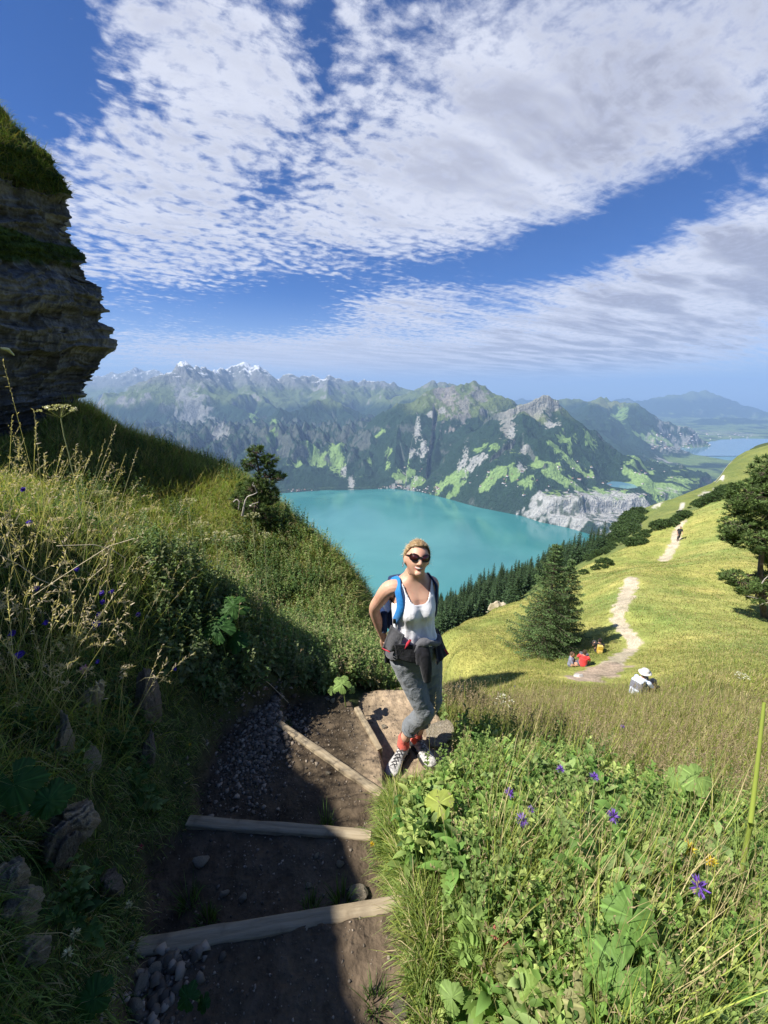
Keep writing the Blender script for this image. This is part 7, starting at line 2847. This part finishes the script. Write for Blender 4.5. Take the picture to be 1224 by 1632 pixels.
# grasses rooted on the treads themselves
TG = [(455, 1160, .12, "dark grass tuft at the left end of the slanting board"), (520, 1320, .16, "grass tuft hanging over the middle board at its right end"), (495, 1450, .16, "grass tuft growing behind the lowest board"), (545, 1440, .18, "grass tuft beside the boulder at the right end of the lowest board"), (330, 1470, .15, "grass tuft leaning over the left half of the lowest board"), (600, 1600, .14, "pale green tuft at the bottom edge right of the path"), (408, 1255, .06, "thin straw standing alone on the gravel tread"), (300, 1440, .18, "larger shaded grass tuft left of the lowest tread")]
for i, (px, py, h, lab) in enumerate(TG):
    p = near_hit(px, py)
    T = new_obj("grass_tuft", None)
    rb = Ribs()
    g = np.random.default_rng(i + 300)
    n = 5 if i == 6 else 90
    a = g.uniform(0, 6.28, n)
    sp = .03 if i != 6 else .004
    rt = np.stack([np.cos(a), np.sin(a), 0 * a], -1) * (sp * np.sqrt(g.random(n)))[:, None] - [0, 0, .01]
    d = unit(np.stack([np.cos(a) * .5 * g.random(n), np.sin(a) * .5 * g.random(n), np.ones(n)], -1))
    col = np.array([.09, .16, .04] if i != 6 else [.5, .45, .3]) * g.uniform(.6, 1.7, (n, 1))
    rb.add(rt, d, h * g.uniform(.5, 1.1, n), .0035, col, (1, .85, .5, 0), g.uniform(.1, 1.0, n))
    o = rb.build("grass_tuft", grass_mat)
    o.location = p
    bpy.data.objects.remove(T)
    tagp(o, lab, "grass tuft", "grass tufts on the treads")

# long arching dry stems over the left bank
for i, (pts, lab) in enumerate([
    ([(55, 948), (120, 905), (175, 870), (215, 858)], "straight dry stem slanting up across the left bank"),
    ([(90, 870), (150, 868), (178, 876), (200, 890), (198, 905)], "arched dry stem bending over beside the straight one"),
    ([(175, 876), (170, 900), (140, 925)], "kinked dry stem hanging from the arched one"),
    ([(0, 885), (30, 900), (60, 922), (90, 935)], "dry stem sloping in from the left edge"),
    ([(385, 1058), (430, 1090), (460, 1120)], "dry stem fallen over the dark corner of the path"),
    ([(0, 555), (12, 557), (22, 566)], "pale grass head poking in from the left edge before the cliff"),
]):
    Yb = 1.55 if i < 4 else (2.5 if i == 4 else 1.4)
    if i == 4:
        wp = [above_hit(a, b_, .12) for a, b_ in pts]
    else:
        wp = [P(a, b_, Yb + .04 * k) for k, (a, b_) in enumerate(pts)]
    tb = Tubes()
    wp = np.array(wp)
    tb.add(wp - wp[0], [.0022] * len(wp) if i != 5 else [.003, .007, .003], 5)
    o = tb.build("dry_stem", pale_stem_mat if i in (5,) else material("dry_stem", (.50, .43, .28), .7)[0])
    o.location = wp[0]
    tagp(o, lab, "stem", "dry stems")

# end of a trekking pole by the slanting board
T = new_obj("trekking_pole", None)
a = P(566, 1249, 1.72)
a[2] = gz(a[0], a[1]) + .03
b_ = P(604, 1272, 1.66)
b_[2] = gz(b_[0], b_[1]) + .035
T.location = a
tagp(T, "black and white trekking pole end lying at the right end of the slanting board", "pole")
d = b_ - a
tb = Tubes()
tb.add([np.zeros(3), d * .45], .010, 10)
tb.build("grip", M_plast, T)
tb = Tubes()
tb.add([d * .45, d * 1.6], .008, 10)
tb.build("shaft", material("white_lacquer", (.7, .7, .72), .3)[0], T)
tb = Tubes()
tb.add([d * .52, d * .60], .0092, 10)
tb.add([d * .95, d * 1.0], .0092, 10)
tb.build("ring", M_plast, T)

# ---- out-of-view crag left of the viewer, added and shaped to shade the steps
ys = np.linspace(-3.2, 2.05, 120)
ztop = np.interp(ys, [-3.2, -1.4, -.56, .09, .5, .79, 1.1, 1.4, 1.66, 1.8, 2.05], [1.6, 2.2, 2.2, 1.85, 1.6, 1.36, .95, .85, .75, .5, .1])
ztop = ztop + pn(ys * 2.3, ys * 0, 77) * .10 + pn(ys * 7, ys * 0, 78) * .05
nS = 60
V = []
for y, zt_ in zip(ys, ztop):
    a = np.linspace(0, math.pi, nS)
    zb_ = gz(-2.4, y) - .35
    hgt = max(.15, zt_ - zb_)
    x = -2.95 + .42 * np.sign(np.cos(a)) * np.abs(np.cos(a)) ** .8
    z = zb_ + hgt * np.sin(a) ** .8
    x = x + np.minimum(0, -(z - zb_) * .10)
    k = np.floor((z + .15 * y) / .12)
    x = x + (hash2(k, np.floor(y / .35 + k * .3), 5) - .5) * .12 * np.sign(np.cos(a) + .01)
    V.append(np.stack([x, np.full(nS, y), z], -1))
V = np.array(V)
crag = mesh_np("shade_crag", V.reshape(-1, 3), [grid_faces(120, nS), np.array([list(range(nS))]), np.array([[119 * nS + k for k in range(nS)][::-1]])], stone_mat, smooth=False)
tagp(crag, "out-of-view limestone crag left of the steps, shaped to shade them", "rock")

# ---- far houses on the shore and the terrace
def house_mesh(w, l, h, wallc, roofc):
    V = [(-w, -l, 0), (w, -l, 0), (w, l, 0), (-w, l, 0), (-w, -l, h), (w, -l, h), (w, l, h), (-w, l, h), (0, -l, h * 1.55), (0, l, h * 1.55)]
    ov = 1.12
    Rf = [(-w * ov, -l * ov, h * .96), (0, -l * ov, h * 1.58), (0, l * ov, h * 1.58), (-w * ov, l * ov, h * .96), (w * ov, -l * ov, h * .96), (w * ov, l * ov, h * .96)]
    F = [(0, 1, 5, 4), (1, 2, 6, 5), (2, 3, 7, 6), (3, 0, 4, 7), (4, 5, 8), (6, 7, 9), (10, 11, 12, 13), (11, 14, 15, 12)]
    me = bpy.data.meshes.new("house")
    me.from_pydata(V + Rf, [], F)
    me.materials.append(wallc)
    me.materials.append(roofc)
    me.polygons.foreach_set('material_index', [0] * 6 + [1, 1])
    return me


HW = material("house_wall", (.75, .72, .66), .8)[0]
HW2 = material("timber_wall", (.30, .20, .12), .8)[0]
HR = material("house_roof", (.22, .12, .09), .8)[0]
HS_ = [house_mesh(7, 9, 8, HW, HR), house_mesh(6, 8, 6, HW2, HR), house_mesh(9, 14, 9, HW, HR)]
HG = [
    ("small pale house of the village on the far lake shore", "village houses on the far shore", (596, 700), (775, 790), 46),
    ("small house among the green pastures above the pale cliffs", "farmhouses on the terrace", (830, 1080), (735, 792), 34),
    ("tiny house on the pastures of the mountainside above the village", "farmhouses above the village", (630, 830), (745, 780), 26),
    ("tiny house of the town by the far second lake", "houses of the far town", (1040, 1200), (690, 716), 60),
    ("tiny house on the left far shore beside the foot of the mountain", "houses on the left far shore", (455, 500), (779, 786), 14),
]
g7 = np.random.default_rng(99)
for lab, grp, xr, yr, n in HG:
    k = 0
    for _ in range(n * 8):
        if k >= n:
            break
        px, py = g7.uniform(*xr), g7.uniform(*yr)
        h = far_hit(px, py)
        if h is None:
            continue
        z = float(far_sample(np.array(h[0]), np.array(h[1])))
        if z < LAKE_Z + 1:
            continue
        o = new_obj("house", HS_[int(g7.integers(0, 3))])
        o.location = (h[0], h[1], z - 1)
        s = g7.uniform(.8, 1.5) * (1.6 if 'far town' in grp else 1)
        o.scale = (s, s, s)
        o.rotation_euler = (0, 0, g7.uniform(0, 6.3))
        tagp(o, lab, "house", grp)
        k += 1
# ================================================================== haze over the whole country
hm = bpy.data.materials.new("haze_air")
hm.use_nodes = True
t = NT(hm.node_tree)
pv = t.n('ShaderNodeVolumePrincipled')
pv.inputs['Color'].default_value = (0.39, 0.605, 0.94, 1)
pv.inputs['Density'].default_value = 4.4e-5
pv.inputs['Anisotropy'].default_value = 0.0
o = t.n('ShaderNodeOutputMaterial')
t.t.links.new(pv.outputs[0], o.inputs['Volume'])
zb, zt = -1700.0, 1380.0
bx = [(-41500, -41500), (41500, -41500), (41500, 41500), (-41500, 41500)]
V = np.array([(x, y, zb) for x, y in bx] + [(x, y, zt) for x, y in bx], float)
F = np.array([[0, 3, 2, 1], [4, 5, 6, 7], [0, 1, 5, 4], [1, 2, 6, 5], [2, 3, 7, 6], [3, 0, 4, 7]])
o = mesh_np("haze", V, F, hm, smooth=False)
tagp(o, "blue summer haze filling the valleys", kind='stuff')
